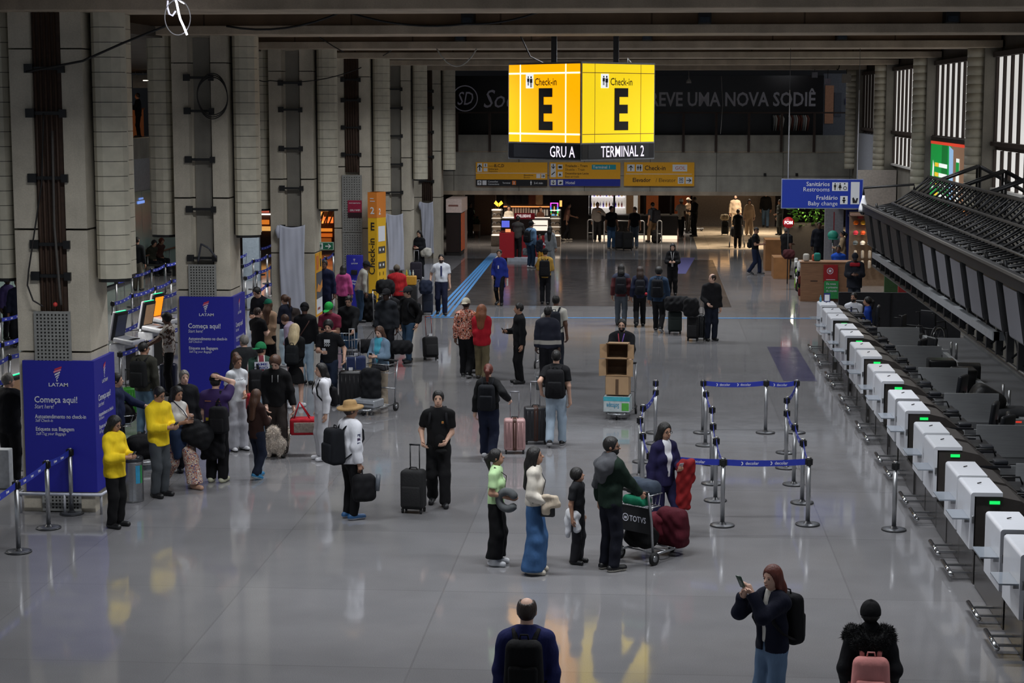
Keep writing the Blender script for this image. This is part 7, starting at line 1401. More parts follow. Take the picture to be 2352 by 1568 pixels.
# ---- left foreground staff
c = P(268, 1210, 'person in a yellow jacket with curly hair checking a phone by the steel bin', 1.63, 70, 'm', ('l', 'k', .02), jkt('#e2c222', th=.034, hem=.80), trs('#101012'), '#0e0e10', arms='pp', sx='f', w=1.15, hp=16, glasses=True)
phone(c, 'phone held by the yellow jacket beside the steel bin')
c = P(369, 1140, 'person in a yellow jacket and grey trousers typing on a phone', 1.74, 62, 'm', ('s', 'k', .01), jkt('#e8c824', th=.03, hem=.82), trs('#43474b'), '#0f0f11', arms='pp', w=1.05, hp=20, glasses=True)
phone(c, 'phone held by the yellow jacket with grey trousers')
p = G(306, 1150); r = root('steel_bin', 'round steel litter bin with a blue sticker behind the yellow jacket', 'bin', p); mb = MB(); mb.lathe((0, 0, 0), [(.165, 0), (.17, .03), (.165, .05), (.165, .62), (.17, .63)], STEEL, 24); mb.build('body', r); mb = MB(); mb.lathe((0, 0, .63), [(.17, 0), (.172, .05), (.155, .07), (.12, .05), (.11, .01)], M('#3c3e42', .3, .6), 24); mb.build('lid', r)
mb = MB(); mb.add([(.168*math.cos(t), .168*math.sin(t), z) for z in (.3, .58) for t in np.linspace(-1.0, -.55, 5)], [(i, i+1, i+6, i+5) for i in range(4)], M('#2a8ab0', .5)); mb.build('sticker', r)
mb = MB(); mb.add([(.168*math.cos(t), .168*math.sin(t), z) for z in (.3, .58) for t in np.linspace(-.5, -.25, 4)], [(i, i+1, i+5, i+4) for i in range(3)], M('#2a8a4a', .5)); mb.build('sticker', r)
TROP = print_cloth(['#c4b8a4', '#8a3a2a', '#cfc4b2', '#3c3a68', '#b86a3a', '#d0c8ba'], 17, 'tropical_print')
c = P(412, 1118, 'person in a white crop top and tropical print trousers striding with phone', 1.70, 48, 'm', ('m', 'k'), ('crop_top', '#cfccc6', dict(sl='n', th=.012, hem=1.14)), ('trousers', TROP, dict(flare=.08, cut=.1, up=.94)), '#b89078', arms=((.06, -.3, 1.2), (-.06, -.26, 1.12)), walk=.66, sx='f', hp=14)
wear(c, [(c.T(-.12, -.02, 1.0), c.T(.12, -.02, 1.0), .13, .13), (c.T(-.1, -.08, .95), c.T(-.1, -.12, .62), .12, .07), (c.T(.04, -.1, .95), c.T(.0, -.13, .8), .1, .06)], '#22304a', 'tied_shirt', 'navy shirt tied at the waist over the tropical trousers', 'shirt', k=.05)
phone(c, 'pale phone held by the person in the white crop top', 0, '#b8a8a8')
q = c.W((.22, -.06, .95)); soft_bag((q[0]+.12, q[1]-.1, q[2]-.05), (.26, .17, .2), 'black duffel slung at the hip of the tropical trousers', '#121316', .3, 'duffel_bag', 'bag', [c.W((-.12, .02, 1.5)), c.W((0, -.16, 1.3)), c.W((.2, -.1, 1.05))], '#1a2034', .15, .5)
PURP = stripe_cloth([(0, '#2e1850'), (.55, '#14121c')], 2, 1.3, 'purple_jersey', .30)
c = P(500, 1106, 'person in a purple and black jersey and black cap seen from behind', 1.76, 172, 'p', ('s', 'k'), ('jersey', PURP, dict(sl='s', th=.024, hem=.82)), trs('#0f0f12', flare=.03), '#b8b8a0', arms=('w', 'H'), hat=('cap', '#141416'), w=1.12)
print_on(c, [('t', ('CURITIBA' if False else '', 0, 0, .2, .05, LETTER, .0))] if False else [('r', (-.13, .06, .13, .075, M('#8a5a3a', .6))), ('r', (-.12, -.28, -.03, -.2, M('#b0a020', .6))), ('r', (.0, -.29, .13, -.275, M('#b0a020', .6)))], False, None, 1.27, 'jersey_print')
backpack(c, '#141417', 'black backpack on one shoulder of the purple jersey', .31, .44, .2, 1.06, (-1,), .03, None, -.15)
wear(c, [((0, .17, .72), (.2, .06, .3)), ((.05, .19, .6), (.15, .06, .2))], '#111114', 'tied_jacket', 'black quilted jacket tied behind the purple jersey', 'jacket', k=.03, wr=.01)
c = P(548, 1034, 'person in a white lettered tee with a curly topknot', 1.70, 40, 'm', ('U', 'B', .014), tee('#c9cbcf', hem=.9), trs('#a9a9b0', flare=.05), '#c4c4c8', '#1a1a1e', arms=('f', 'd'), sx='f', hp=10, hy=10)
print_on(c, [('t', ('GROWTH', -.1, 0, .2, .045, INK, .012))], True, .148, 1.3, 'lettering')
mb = MB(); mb.rbox((.12, -.26, .92), (.07, .08, .16), .05, M('#a8202c', .25, .3, 0, .25, 30, .8, 50), 4); mb.v = put(mb.v, c); tag(mb.build('sequin_bag'), 'shiny red sequin bag held beside the white lettered tee', 'bag')
c = P(592, 1098, 'girl in a brown sweater with long brown hair and blue trainers', 1.48, 150, 'p', ('L', 'B'), swt('#2c1a16', hem=.8, loose=.01), trs('#161c2c', flare=.02), '#1f6a94', '#9fb4c0', arms='pp', walk=.3, sx='f')
c = P(636, 1046, 'person in a black hoodie looking down at the dog', 1.78, 8, 'p', ('c', 'B'), jkt('#0f0f11', hood=True, hem=.86), trs('#2b2523', flare=.05), '#131315', arms=((.3, -.05, .86), (-.16, -.12, .9)), walk=.2, hp=38, hy=-14)
for sd in (-1, 1): mb = MB(); mb.tube([c.T(sd*.05, -.14, 1.42), c.T(sd*.05, -.165, 1.3)], .005, M('#b8b8b8', .6), 5); mb.v = [tuple(V3(q)*c.s) for q in mb.v]; mb.build('drawstring', c.o)
# pet carrier
q = c.W((.50, -.02, .52)); r = root('pet_carrier', 'red soft pet carrier with a mesh window carried by the black hoodie', 'carrier', q, .15); RC = cloth('#a01c28')
mb = MB(); mb.rbox((0, 0, 0), (.27, .14, .15), .05, RC, 4); mb.build('carrier_body', r); mb = MB(); mb.rbox((-.02, -.135, -.01), (.18, .012, .09), .01, M('#8a8076', .7, 0, 0, .3, 30)); mb.build('mesh_window', r)
for y in (-.1, .1): mb = MB(); mb.tube([(-.2, y, .13), (-.12, y*.4, .36), (-.1, 0, .42), (-.06, y*.4, .36), (.08, y, .14)], .012, RC, 6); mb.build('handle', r)
# ---- the dog, seen from behind
def dog(px, py, rz):
    g = G(px, py); FUR = M('#c9bcae', .95, 0, 0, .25, 14, 1.0, 45)
    def fn(Pp):
        d = _cap(Pp, (0, .15, .27), (0, -.17, .30), .165, .165); d = _sm(d, _ell(Pp, (0, -.30, .40), (.12, .12, .115)), .07); d = _sm(d, _cap(Pp, (0, -.38, .38), (0, -.46, .36), .05, .034), .04)
        for sx in (1, -1):
            d = _sm(d, _cap(Pp, (sx*.07, -.29, .49), (sx*.085, -.28, .55), .03, .012), .02)
            d = _sm(d, _cap(Pp, (sx*.09, -.15, .22), (sx*.095, -.16, .035), .065, .04), .05)
            d = _sm(d, _cap(Pp, (sx*.095, .15, .24), (sx*.105, .10, .15), .10, .06), .05); d = _sm(d, _cap(Pp, (sx*.105, .10, .15), (sx*.105, .21, .11), .055, .042), .03); d = _sm(d, _cap(Pp, (sx*.105, .21, .11), (sx*.105, .18, .03), .042, .04), .03)
        d = _sm(d, _cap(Pp, (0, .27, .34), (.0, .24, .46), .06, .08), .04); d = _sm(d, _cap(Pp, (.0, .24, .46), (.04, .05, .47), .09, .08), .05)
        return np.maximum(d, f32(.002)-Z_of(Pp))
    V, Q = snet(fn, (-.3, -.58, 0), (.3, .45, .66), .012); o = meshobj('dog', V, Q, FUR, None, 1.0); o.location = g; o.rotation_euler = (0, 0, math.radians(rz)); tag(o, 'fluffy cream dog with a curled tail standing at the feet of the black hoodie', 'dog')
    rg = np.random.default_rng(4); N_ = np.zeros_like(V); A, B, C_ = V[Q[:, 0]], V[Q[:, 1]], V[Q[:, 2]]; fnm = np.cross(B-A, C_-A)
    for q in range(4): np.add.at(N_, Q[:, q], fnm)
    N_ /= np.linalg.norm(N_, axis=1)[:, None]+1e-9; mb = MB(); F2 = M('#ddd2c6', .95, 0, 0, .25, 14)
    for i_ in rg.choice(len(V), 9000, True):
        p, n = V[i_], N_[i_]
        if p[2] < .06 or p[1] < -.33: continue
        l = .034 if p[2] < .4 else .05; e = p+(n*.55+V3((0, .35, -.55))*(1. if p[2] < .4 else .5)+rg.normal(0, .3, 3))*l; w_ = np.cross(n, rg.normal(0, 1, 3)); w_ = w_/(np.linalg.norm(w_)+1e-9)*.0055
        p = p+rg.normal(0, .006, 3)
        mb.add([p-w_, p+w_, e], [(0, 1, 2)], F2 if i_ % 3 else FUR)
    f_ = mb.build('fur', o); f_['kind'] = 'stuff'
    for sx in (1, -1): mb = MB(); mb.ell((sx*.05, -.405, .43), (.014, .01, .014), BLACK, 8, 6); mb.build('eye', o)
    mb = MB(); mb.ell((0, -.49, .37), (.02, .014, .016), BLACK, 8, 6); mb.build('nose', o); return o
Z_of = lambda Pp: Pp[2]
dg = dog(638, 1046, 176)
a = V3(dg.location)+V3((.1, .1, .45)); b2 = V3(c.W((.30, -.06, .82))); mb = MB(); mb.tube([b2, (a+b2)/2+V3((.05, 0, -.12)), a+V3((.08, -.05, -.2)), a], .008, M('#3c5a52', .7), 5); tag(mb.build('leash'), 'green leash from the hand of the black hoodie to the dog', 'leash')
c = P(740, 1056, 'person in a white hoodie and white trousers with bobbed black hair', 1.68, -62, 'l', ('m', 'k'), jkt('#d4d4d9', hood=True, hem=.84), trs('#c4c4c9', flare=.035), '#d4d4d8', arms='dd', sx='f')
backpack(c, '#101013', 'small black backpack on the white hoodie', .26, .36, .14, 1.14)
c = P(808, 1190, 'person in a straw hat and white jacket with three dark sleeve marks', 1.74, 128, 'm', ('s', 'b'), jkt('#d9dae0', th=.034, hem=.84), trs('#101013', flare=.01), '#2a5a8a', '#b0b0b8', arms=('d', 'd'), hat=('straw', '#a8885c'), hy=-10, hp=-4, w=1.12)
for i in range(3): mb = MB(); q = V3(c.shl[-1])*(.62-.22*i)+V3(c.el[-1])*(.38+.22*i); mb.rbox(q+V3((-.075, -.0, 0)), (.008, .025, .028), .006, M(('#2a3050', '#3a2a4a', '#2a3050')[i], .6)); mb.v = [tuple(V3(p)*c.s) for p in mb.v]; mb.build('sleeve_mark', c.o)
backpack(c, '#15171c', 'large black backpack on the white jacket with straw hat', .34, .54, .24, 1.12, (1, -1), .01)
q = c.W((-.26, -.08, .58)); soft_bag((q[0], q[1]-.06, q[2]-.06), (.17, .10, .2), 'black bag hanging low from the hand under the straw hat', '#121215', .4, 'hand_bag', 'bag', [c.W((-.26, -.04, .78)), c.W((-.30, -.02, .7)), c.W((-.3, -.05, .62))], '#121215')
mb = MB(); q = V3(q)+V3((.2, -.08, .02)); mb.tube([q+V3((0, 0, -.12)), q+V3((.02, 0, .12))], .035, M('#5a6068', .4), 10); tag(mb.build('bottle'), 'grey flask strapped beside the low black bag', 'bottle')
c = P(757, 932, 'person in a black tee with a checkered chest print holding a phone', 1.76, -4, 'l', ('c', 'k'), tee('#101114'), trs('#1c2638', flare=.015), '#c8c8cc', arms=((.34, -.1, .98), 'p'), hp=24)
CK = M('#b0b4b8', .7, 0, 0, 0); print_on(c, [('r', (-.06, .03, .06, .10, CK))]+[('r', (-.06+.02*i, -.04+.02*j, -.04+.02*i, -.02+.02*j, CK)) for i in range(6) for j in range(3) if (i+j) % 2 == 0], True, None, 1.27, 'print')
phone(c, 'white phone of the person with the checkered print', -1, '#b8b8bc')
suitcase(806, 936, 'large black hard suitcase before the checkered print', .46, .30, .70, 4, '#141417', True, .34, hcol='#8a8a8e', tagc='#c8c8cc'); suitcase(818, 900, 'blue suitcase behind the large black one', .42, .28, .72, 4, '#1c2a52', False, .4, hcol='#9a9a9e', tagc='#b8b8bc')
c = P(680, 936, 'person with platinum blond hair in black, seen from behind', 1.70, 172, 'p', ('w', '#c8b48c', .02), jkt('#101012', hem=.86), None, '#cdcdd0', arms=('f', 'f'), sx='f', extra=(('skirt', '#0f0f11', dict(skirt=.52)),), walk=-.12)
backpack(c, '#191b1e', 'dark backpack under the platinum blond hair', .30, .40, .15, 1.14)
TRI = stripe_cloth([(0, '#16382c'), (.3, '#b0aca8'), (.36, '#6a1c2c'), (.66, '#b0aca8'), (.72, '#16382c')], 0, .30, 'tricolour', .48)
c = P(600, 792, 'person in a backward green cap and tricolour football shirt', 1.74, 196, 'm', ('s', 'k'), ('football_shirt', TRI, dict(sl='s', th=.022, hem=.84)), trs(LJEAN, flare=.03), '#26262a', at='h', arms='dd', hat=('rcap', '#1c6a40'), hy=-50)
print_on(c, [('r', (-.14, -.02, .14, .12, M('#b8bac4', .6))), ('t', ('AME', -.1, .055, .2, .06, NAVYB, .02)), ('t', ('RIO', -.06, -.01, .17, .06, NAVYB, .02)), ('t', ('7', -.04, -.14, .09, .13, M('#b0aeb0', .6), .02))], False, .155, 1.30, 'shirt_print')
backpack(c, '#131316', 'black backpack hanging from one shoulder of the football shirt', .28, .44, .18, 1.08, (1,), .03, None, .12)
c = P(560, 774, 'grey haired person in a dark puffer jacket beside the second blue panel', 1.72, -150, 'p', ('s', 's', .01), jkt('#1c1e20', th=.034), trs('#1a2030'), at='h', arms='dd', hy=20, w=1.08)
c = P(874, 936, 'person in a denim jacket and turquoise top behind a laden trolley', 1.66, -24, 'p', ('l', 'B'), jkt('#6c8296', open=.98, ow=.08), trs('#a89a88', flare=.02), '#b8b0a8', arms='pp', inner=shirt('#4a9eb4'), sx='f', hp=20, w=1.1)
phone(c, 'phone held by the person in the denim jacket')
ct = cart(862, 946, -22, 'steel luggage trolley laden with black and silver cases')
soft_bag(on(ct, (0, -.15, .58)), (.2, .13, .33), 'black upright case on the silver cased trolley', '#141518', math.radians(-22), 'suitcase', 'suitcase', rad=.05); mb = MB(); mb.rbox((0, 0, 0), (.26, .2, .08), .03, M('#a4a8ae', .3, .4), 4); mb.tube([(-.24, -.205, 0), (.24, -.205, 0)], .008, BLACK, 5); o = tag(mb.build('silver_case'), 'flat silver case at the bottom of the laden trolley', 'case'); o.location = on(ct, (0, -.28, .235)); o.rotation_euler = (0, 0, math.radians(-22)); soft_bag(on(ct, (0, .22, .88)), (.16, .1, .06), 'small dark bag in the basket of the laden trolley', '#26262a', math.radians(-22))
# ---- crowd behind
c = P(887, 668, 'person in a dark grey jacket and black cap carrying two black duffels', 1.80, -8, 'b', ('s', 'k'), jkt('#24272c'), trs('#16171c'), at='h', arms='dd', hat=('cap', '#1b1b1e'), hy=-14)
for i, x in enumerate((-.42, .36)): q = c.W((x, -.02, .45)); soft_bag(q, (.26, .15, .16), 'black duffel hanging from the dark grey jacket, %s' % ('the one with a red mark', 'nearer the rolling bag')[i], '#131417', .2, 'duffel_bag', 'bag', [c.W((x-.12, -.02, .52)), c.W((x*.75, 0, .80)), c.W((x+.12, -.02, .52))])
mb = MB(); q = c.W((-.45, -.2, .44)); mb.box((q[0]-.05, q[1]-.005, q[2]-.02), (q[0]+.03, q[1], q[2]+.03), M('#a03028', .6)); tag(mb.build('red_tag'), 'small red mark on the black duffel', 'tag')
c = P(938, 832, 'person in a black sweater, grey cap and jeans trailing a rolling bag', 1.80, -38, 'l', ('s', 'k'), swt('#0f0f11'), trs('#2c4258', flare=.01), '#17181c', arms=((.25, .05, .92), 'd'), hat=('cap', '#2a2a2c'), hy=-30, walk=.2)
backpack(c, '#16181c', 'black backpack worn with the grey cap and jeans', .3, .48, .18, 1.14)
suitcase(990, 826, 'tilted black rolling bag with a red rimmed handle', .36, .24, .5, 20, '#131316', False, .55, None, None, -12, '#7a3a34', None, '#c8c8cc')
c = P(757, 698, 'person in a raspberry polo and bright green cap looking at phone', 1.76, -16, 'm', ('s', 'k'), ('polo_shirt', '#7a2a40', dict(sl='s', th=.02, hem=.86)), trs('#15181f'), at='h', arms='pp', hat=('cap', '#28a048'), hp=26, w=1.12)
phone(c, 'phone held by the person in the raspberry polo')
c = P(801, 682, 'person in a black hoodie and jeans with hand on a trolley handle', 1.77, 4, 'l', ('s', 'k', .007), jkt('#0f1013'), trs('#33506e'), at='h', arms=((.12, -.38, .98), 'd'), hp=22, hy=-10)
suitcase(808, 868, 'tall luggage handle and case behind the checkered print', .3, .22, .6, 0, '#3a3c42', True, .5, hcol='#b8b8bc'); cart(790, 862, 10, 'luggage trolley behind the person with the checkered print')
c = P(790, 742, 'person in a bright pink jacket seen from behind at the perforated pillar', 1.62, 178, 'm', ('m', 'k'), jkt('#b04a80', hood=True, hem=.82), trs('#121216'), '#17171a', arms='dd', sx='f', w=1.12)
c = P(826, 740, 'person in a grey shirt and dark cap bending beside the yellow totem', 1.74, 112, 'd', ('s', 'k'), ('shirt', '#98968e', dict(th=.024, hem=.86)), trs(JEAN), '#15151a', arms='ww', hat=('cap', '#1f2026'), lean=16, hp=12)
c = P(911, 612, 'person in a red sweater and patterned beanie beside the draped pillar', 1.66, 186, 'd', ('s', 'k'), swt('#9c1c22', th=.032, hem=.84), trs('#141418'), '#b06a70', at='h', arms='pp', hat=('beanie', '#5a5248'), w=1.2, lean=8)
ct = cart(888, 752, 24, 'tall luggage trolley piled with black bags by the yellow totem'); 
for i, (p, hf) in enumerate((((0, .1, 1.12), (.26, .16, .2)), ((-.12, -.2, .52), (.15, .2, .36)), ((.15, -.25, .5), (.12, .2, .34)))): soft_bag(on(ct, p), hf, 'black bag %s on the trolley by the yellow totem' % ('heaped on top', 'standing upright nearer the pillar', 'standing upright nearer the red sweater')[i], '#101013', .4)
soft_bag(tuple(V3(G(848, 738))+V3((0, 0, .40))), (.2, .16, .4), 'black upright bag beside the grey shirt', '#0f0f12', 0)
r = root('yellow_basket', 'yellow shopping basket with bottles beside the red sweater', 'basket', tuple(V3(G(938, 700))+V3((0, .4, .6)))); mb = MB(); mb.rbox((0, 0, .12), (.2, .14, .14), .03, M('#c8922a', .5)); mb.build('basket_body', r); q = MB(); q.rbox((0, 0, .29), (.22, .16, .29), .03, M('#1a1a1c', .6)); o = tag(q.build('black_crate'), 'black crate under the yellow basket beside the red sweater', 'crate'); o.location = (r.location.x, r.location.y, 0)
for i in range(3): mb = MB(); mb.lathe((-.1+.1*i, 0, .24), [(.03, 0), (.03, .12), (.012, .16), (.012, .2)], M(('#d8c83a', '#8ab8c8', '#d8d8c8')[i], .4), 8); tag(mb.build('bottle'), '%s bottle sticking out of the yellow basket' % ('yellow', 'pale blue', 'white')[i], 'bottle', 'bottles in the yellow basket'); COL.objects[-1].location = r.location
c = P(615, 692, 'person in a beige blazer and green cap seen from behind', 1.70, 172, 'p', ('L', 'B'), jkt('#9c8068', hem=.72, fl=.02), trs('#101013'), '#101013', at='h', arms='ff', sx='f', hat=('cap', '#12604a'), hy=40)
soft_bag(tuple(c.W((.2, .1, 1.0))), (.12, .08, .14), 'hot pink handbag against the beige blazer', '#8a2048', .2, 'handbag', 'bag', [c.W((.18, .12, 1.1)), c.W((0, .15, 1.3)), c.W((-.12, .06, 1.48))], '#8a2048')
c = P(604, 658, 'person in a navy jacket bending over the queue beside the white drape', 1.82, -30, 'l', ('s', 'k'), jkt('#12141c'), trs('#16181f'), at='h', arms='pp', lean=14, hp=30, hy=-8)
c = P(655, 680, 'person with a brown ponytail in a dark lettered hoodie', 1.68, -118, 'l', ('p', 'B'), jkt('#131726', hem=.88), trs('#9fb0bc', flare=.02), '#c0c0c4', at='h', arms='pp', sx='f', hp=14)
soft_bag(tuple(c.W((-.28, -.02, 1.1))), (.2, .16, .3), 'dark brown shoulder bag beside the lettered hoodie', '#2c2523', .3, 'shoulder_bag')
c = P(700, 700, 'person in a black sweatshirt and black cap with a brown crossbody strap', 1.78, -160, 'd', ('s', 'k'), swt('#0f1013', th=.026), trs('#9fb4c4', flare=.02), '#26262a', at='h', arms='fd', hat=('cap', '#0f0f11'), hy=-20, hp=16)
mb = MB(); mb.tube([c.T(-.12, .03, 1.5), c.T(-.05, .15, 1.35), c.T(.12, .15, 1.1), c.T(.17, .08, .95)], .014, M('#4a2c24', .6), 6, False, .4); mb.v = [tuple(V3(q)*c.s) for q in mb.v]; mb.build('bag_strap', c.o)
c = P(592, 710, 'short haired person in black behind the beige blazer', 1.62, 150, 'p', ('s', 'b'), tee('#111114'), trs('#121215'), at='h', arms='pp', hy=-30)
c = P(688, 716, 'person in a lilac shirt bending behind the dark hoodie', 1.62, -110, 'l', ('s', 'B'), ('shirt', '#9a8a9e', dict(th=.024)), trs('#9fb0bc'), at='h', arms='pp', lean=32, hp=20)
soft_bag(tuple(V3(G(572, 880, .3))+V3((0, .6, .15))), (.22, .16, .45), 'black luggage pile beside the second blue panel', '#111113', 0, 'luggage_pile', 'luggage')
c = P(385, 722, 'person in a white and brown patterned shirt using the kiosk', 1.74, -78, 'd', ('c', 'k'), ('shirt', print_cloth(['#b8b2aa', '#b8b2aa', '#6a4a38', '#1c1818', '#a89a8a'], 9, 'patchwork'), dict(sl='s', th=.024, hem=.84)), trs('#121214'), at='h', arms='cc', hp=22, w=1.05)
c = P(330, 790, 'person in an olive jacket with black backpack at the kiosk', 1.74, 168, 'm', ('s', 'k', .01), jkt('#33332c', th=.03), trs('#4a6274'), '#1a1a1c', at='h', arms='cd', hy=-40, glasses=True, w=1.08)
backpack(c, '#141517', 'black backpack on the olive jacket', .33, .5, .18, 1.18)
suitcase(388, 905, 'dark blue hard suitcase beside the olive jacket', .34, .25, .6, 0, '#141d3a', True, .0); suitcase(298, 955, 'bright green suitcase beside the nearest blue panel', .28, .24, .52, 20, '#2c7a22', True, .4)
c = P(268, 862, 'person in a blue striped sleeve pointing at the half hidden kiosk', 1.66, 95, 'l', ('s', 'k'), jkt('#1c2440'), trs('#14161c'), at='h', arms=((.2, -.45, 1.15), 'd'))
ct = cart(318, 1075, 120, 'luggage trolley loaded with papers behind the yellow jackets', M('#26304a', .5)); soft_bag(on(ct, (0, -.1, .36)), (.22, .3, .2), 'black bag low on the trolley behind the yellow jackets', '#111114', 2.1); soft_bag(on(ct, (.0, .25, .98)), (.2, .16, .17), 'black bag on top of the trolley behind the yellow jackets', '#141417', 2.1)
mb = MB(); q = on(ct, (0, .3, .80)); mb.box((q[0]-.2, q[1]-.12, q[2]), (q[0]+.2, q[1]+.1, q[2]+.01), M('#b0bcc8', .6)); tag(mb.build('paper'), 'pale blue papers in the basket of the trolley by the yellow jackets', 'paper')
c = P(443, 938, 'grey haired person hidden behind the white crop top', 1.70, 30, 'p', ('s', 's'), jkt('#17181c'), trs('#15171c'), '#15151a', at=tuple(G(428, 1082)), arms='dd')
c = P(18, 862, 'person in a dark suit cropped by the edge beside the nearest blue panel', 1.78, 165, 'l', ('s', 's', .01), jkt('#0f1016', hem=.80), trs('#0e0e12'), '#101012', at='h', arms=('d', 'c'), hy=-30, w=1.1)
mb = MB(); q = G(8, 1120); mb.rbox((q.x, q.y, .32), (.14, .1, .32), .02, M('#b4b8bc', .5)); tag(mb.build('white_box'), 'white box on the floor at the edge behind the queue posts', 'box')
c = P(40, 642, 'uniformed person in navy with a white chest mark in the aisle', 1.74, 20, 'd', ('s', 'k'), jkt('#14182a'), trs('#12131a'), at='h', arms='dd')
c = P(66, 636, 'person in red trousers half hidden by the nearest pillar', 1.74, 170, 'd', ('s', 'b'), jkt('#1e1a1a'), trs('#7a1420'), at='h', arms='dd')
c = P(16, 636, 'person in purple with a turquoise bag at the edge of the aisle', 1.66, 60, 'b', ('c', 'k'), jkt('#4a4070'), trs('#26262c'), at='h', arms='dd', sx='f')
soft_bag(tuple(V3(G(14, 690, .9))), (.14, .1, .2), 'turquoise bag held at the edge of the aisle', '#2a7a74', 0)
c = P(318, 667, 'person in a charcoal sweater and beige trousers waiting in the aisle queue', 1.76, 175, 'm', ('s', 'k', .009), swt('#1e2124'), trs('#7a7468', flare=.02), '#2a2a2c', arms='dd')
for i, (px, py, col, lab) in enumerate(((345, 618, '#26271f', 'person in an olive coat sitting by the glass front'), (362, 612, '#3a2420', 'person with reddish hair sitting against the olive coat'))):
    c = P(px, py+14, lab, 1.70, 60, 'm', ('c', ('k', 'r')[i]), jkt(col), trs('#17191f'), '#2a2a2c', arms='ff', sit=True, lean=18, hp=20)
mb = MB(); q = G(352, 634); mb.box((q.x-1.0, q.y-.1, .36), (q.x+.9, q.y+.35, .44), M('#2c2a28', .5)); mb.box((q.x-.9, q.y, 0), (q.x-.8, q.y+.2, .36), BLACK); mb.box((q.x+.7, q.y, 0), (q.x+.8, q.y+.2, .36), BLACK); tag(mb.build('bench'), 'dark bench by the glass front behind the queue', 'bench')
c = P(745, 600, 'person in blue standing behind the green exit sign', 1.85, 0, 'd', ('s', 'k'), jkt('#141a36'), trs('#141830'), '#111114', at='h', arms='dd')
c = P(964, 640, 'person in a dark coat leaning on the pillar with white bag', 1.70, -20, 'l', ('m', 'k'), coat('#14161a', hem=.5), trs('#15171c'), '#b8b8bc', arms='pp', sx='f', hp=18)
q = c.W((.28, -.02, .98)); soft_bag(q, (.2, .12, .16), 'white and black striped bag under the arm of the leaning person', '#b8b5ac', -.4, 'shoulder_bag'); phone(c, 'red phone held by the leaning person', 0, '#7a1a24')
suitcase(956, 645, 'purple black suitcase beside the leaning person', .4, .25, .6, 0, '#1d1826', False, .45, hcol='#9a9a9e')
# ---- round the eyewear kiosk
c = P(1188, 598, 'person in a grey hooded jacket leaning on the red counter', 1.74, 165, 'd', ('s', 'k'), jkt('#3c3a38', hood=True), trs('#131316'), '#2a2a2c', arms='cc', lean=8)
c = P(1220, 615, 'person in a pale denim jacket and black cap at the kiosk', 1.74, 140, 'm', ('s', 'k'), jkt('#5c7a98'), trs('#22344c'), '#c0c0c4', arms='dd', hat=('cap', '#151517')); backpack(c, '#111114', 'black backpack on the pale denim jacket', .28, .44, .16, 1.18)
soft_bag(tuple(c.W((.3, 0, .6))), (.1, .05, .14), 'clear plastic bag held by the pale denim jacket', '#6a6e74', 0)
c = P(1240, 616, 'child in yellow trousers and navy jacket beside the denim jacket', 1.26, 60, 'm', ('s', 'k'), jkt('#141826'), trs('#b8842c', flare=.01), '#7a2420', '#b8b8b8', arms='dd', walk=.3)
c = P(1263, 620, 'person in a pale grey tracksuit with very long dark hair', 1.62, 168, 'm', ('L', 'k'), jkt('#7c8084', hem=.76), trs('#858a8e', flare=.05), '#8a8a8e', arms='fd', sx='f')
c = P(1169, 472, 'vendor in white behind the kiosk counter', 1.66, 0, 'm', ('l', 'k'), jkt('#b8b0a4'), trs('#1a1a1c'), at=tuple(GY(1169, 560, 80.7))[:2]+(0,), arms='pp', sx='f')
c = P(1241, 470, 'second vendor in brown behind the kiosk counter', 1.60, 40, 'm', ('m', 'b'), jkt('#5a3a2c'), trs('#1a1a1c'), at=tuple(GY(1241, 560, 80.8))[:2]+(0,), arms='pp', sx='f')
c = P(1300, 552, 'person in a dusty pink shirt leaning against the lit case', 1.72, 100, 'm', ('s', 'k'), tee('#8c6458'), trs('#17171b'), '#b0a89c', arms='cd', lean=10, walk=.3)
c = P(1090, 500, 'person in black seated in the dim side passage of the kiosk', 1.6, 60, 'd', ('c', 'k'), jkt('#0e0e10'), trs('#0e0e10'), at=tuple(GY(1080, 545, 84))[:2]+(0,), arms='pp')
# ---- before the bar
c = P(1372, 554, 'person in a pale grey sweater with backpack straps by the bar', 1.74, 4, 'm', ('s', 'k'), swt('#7c7672'), trs('#141418'), '#17171a', arms='sd', walk=.2)
c = P(1394, 545, 'short person half hidden behind the navy tee', 1.55, 40, 'm', ('m', 'b'), jkt('#26242a'), trs('#1c1c22'), '#222', arms='dd') if False else None
c = P(1404, 572, 'person in a navy tee and blue jeans before the bar', 1.82, 20, 'm', ('s', 'k'), tee('#12131c'), trs('#36506e'), '#15151a', '#b8b8b8', arms=('w', 'd'), hy=40)
c = P(1457, 570, 'person in a navy tee and grey blue jeans with two black suitcases', 1.76, -14, 'm', ('s', 'k'), tee('#10121c'), trs('#4c5868'), '#15151a', arms=('d', (-.26, -.1, .8)), hy=-30)
suitcase(1424, 574, 'dark navy suitcase between the two navy tees', .4, .28, .72, 0, '#12141c', False, .3); suitcase(1441, 575, 'black suitcase held by the grey blue jeans', .42, .28, .72, 5, '#0d0d10', False, .2)
c = P(1498, 556, 'person in khaki trousers with a large navy backpack by the bar', 1.78, -140, 'm', ('s', 'k'), tee('#3a3f48'), trs('#6a5540'), '#15151a', arms='dd', walk=.3); backpack(c, '#12131a', 'large navy backpack of the person in khaki trousers', .36, .56, .24, 1.15)
soft_bag(tuple(V3(G(1507, 558))+V3((0, 0, .3))), (.2, .16, .3), 'black bag standing beside the khaki trousers', '#121014', 0)
c = P(1564, 543, 'person in a white tee and white bandana cap', 1.74, 150, 'b', ('s', 'k'), tee('#a8a49a', hem=.8), trs('#101012', flare=.02), '#101012', arms='sd', hat=('beanie', '#b0aca4'), walk=.2)
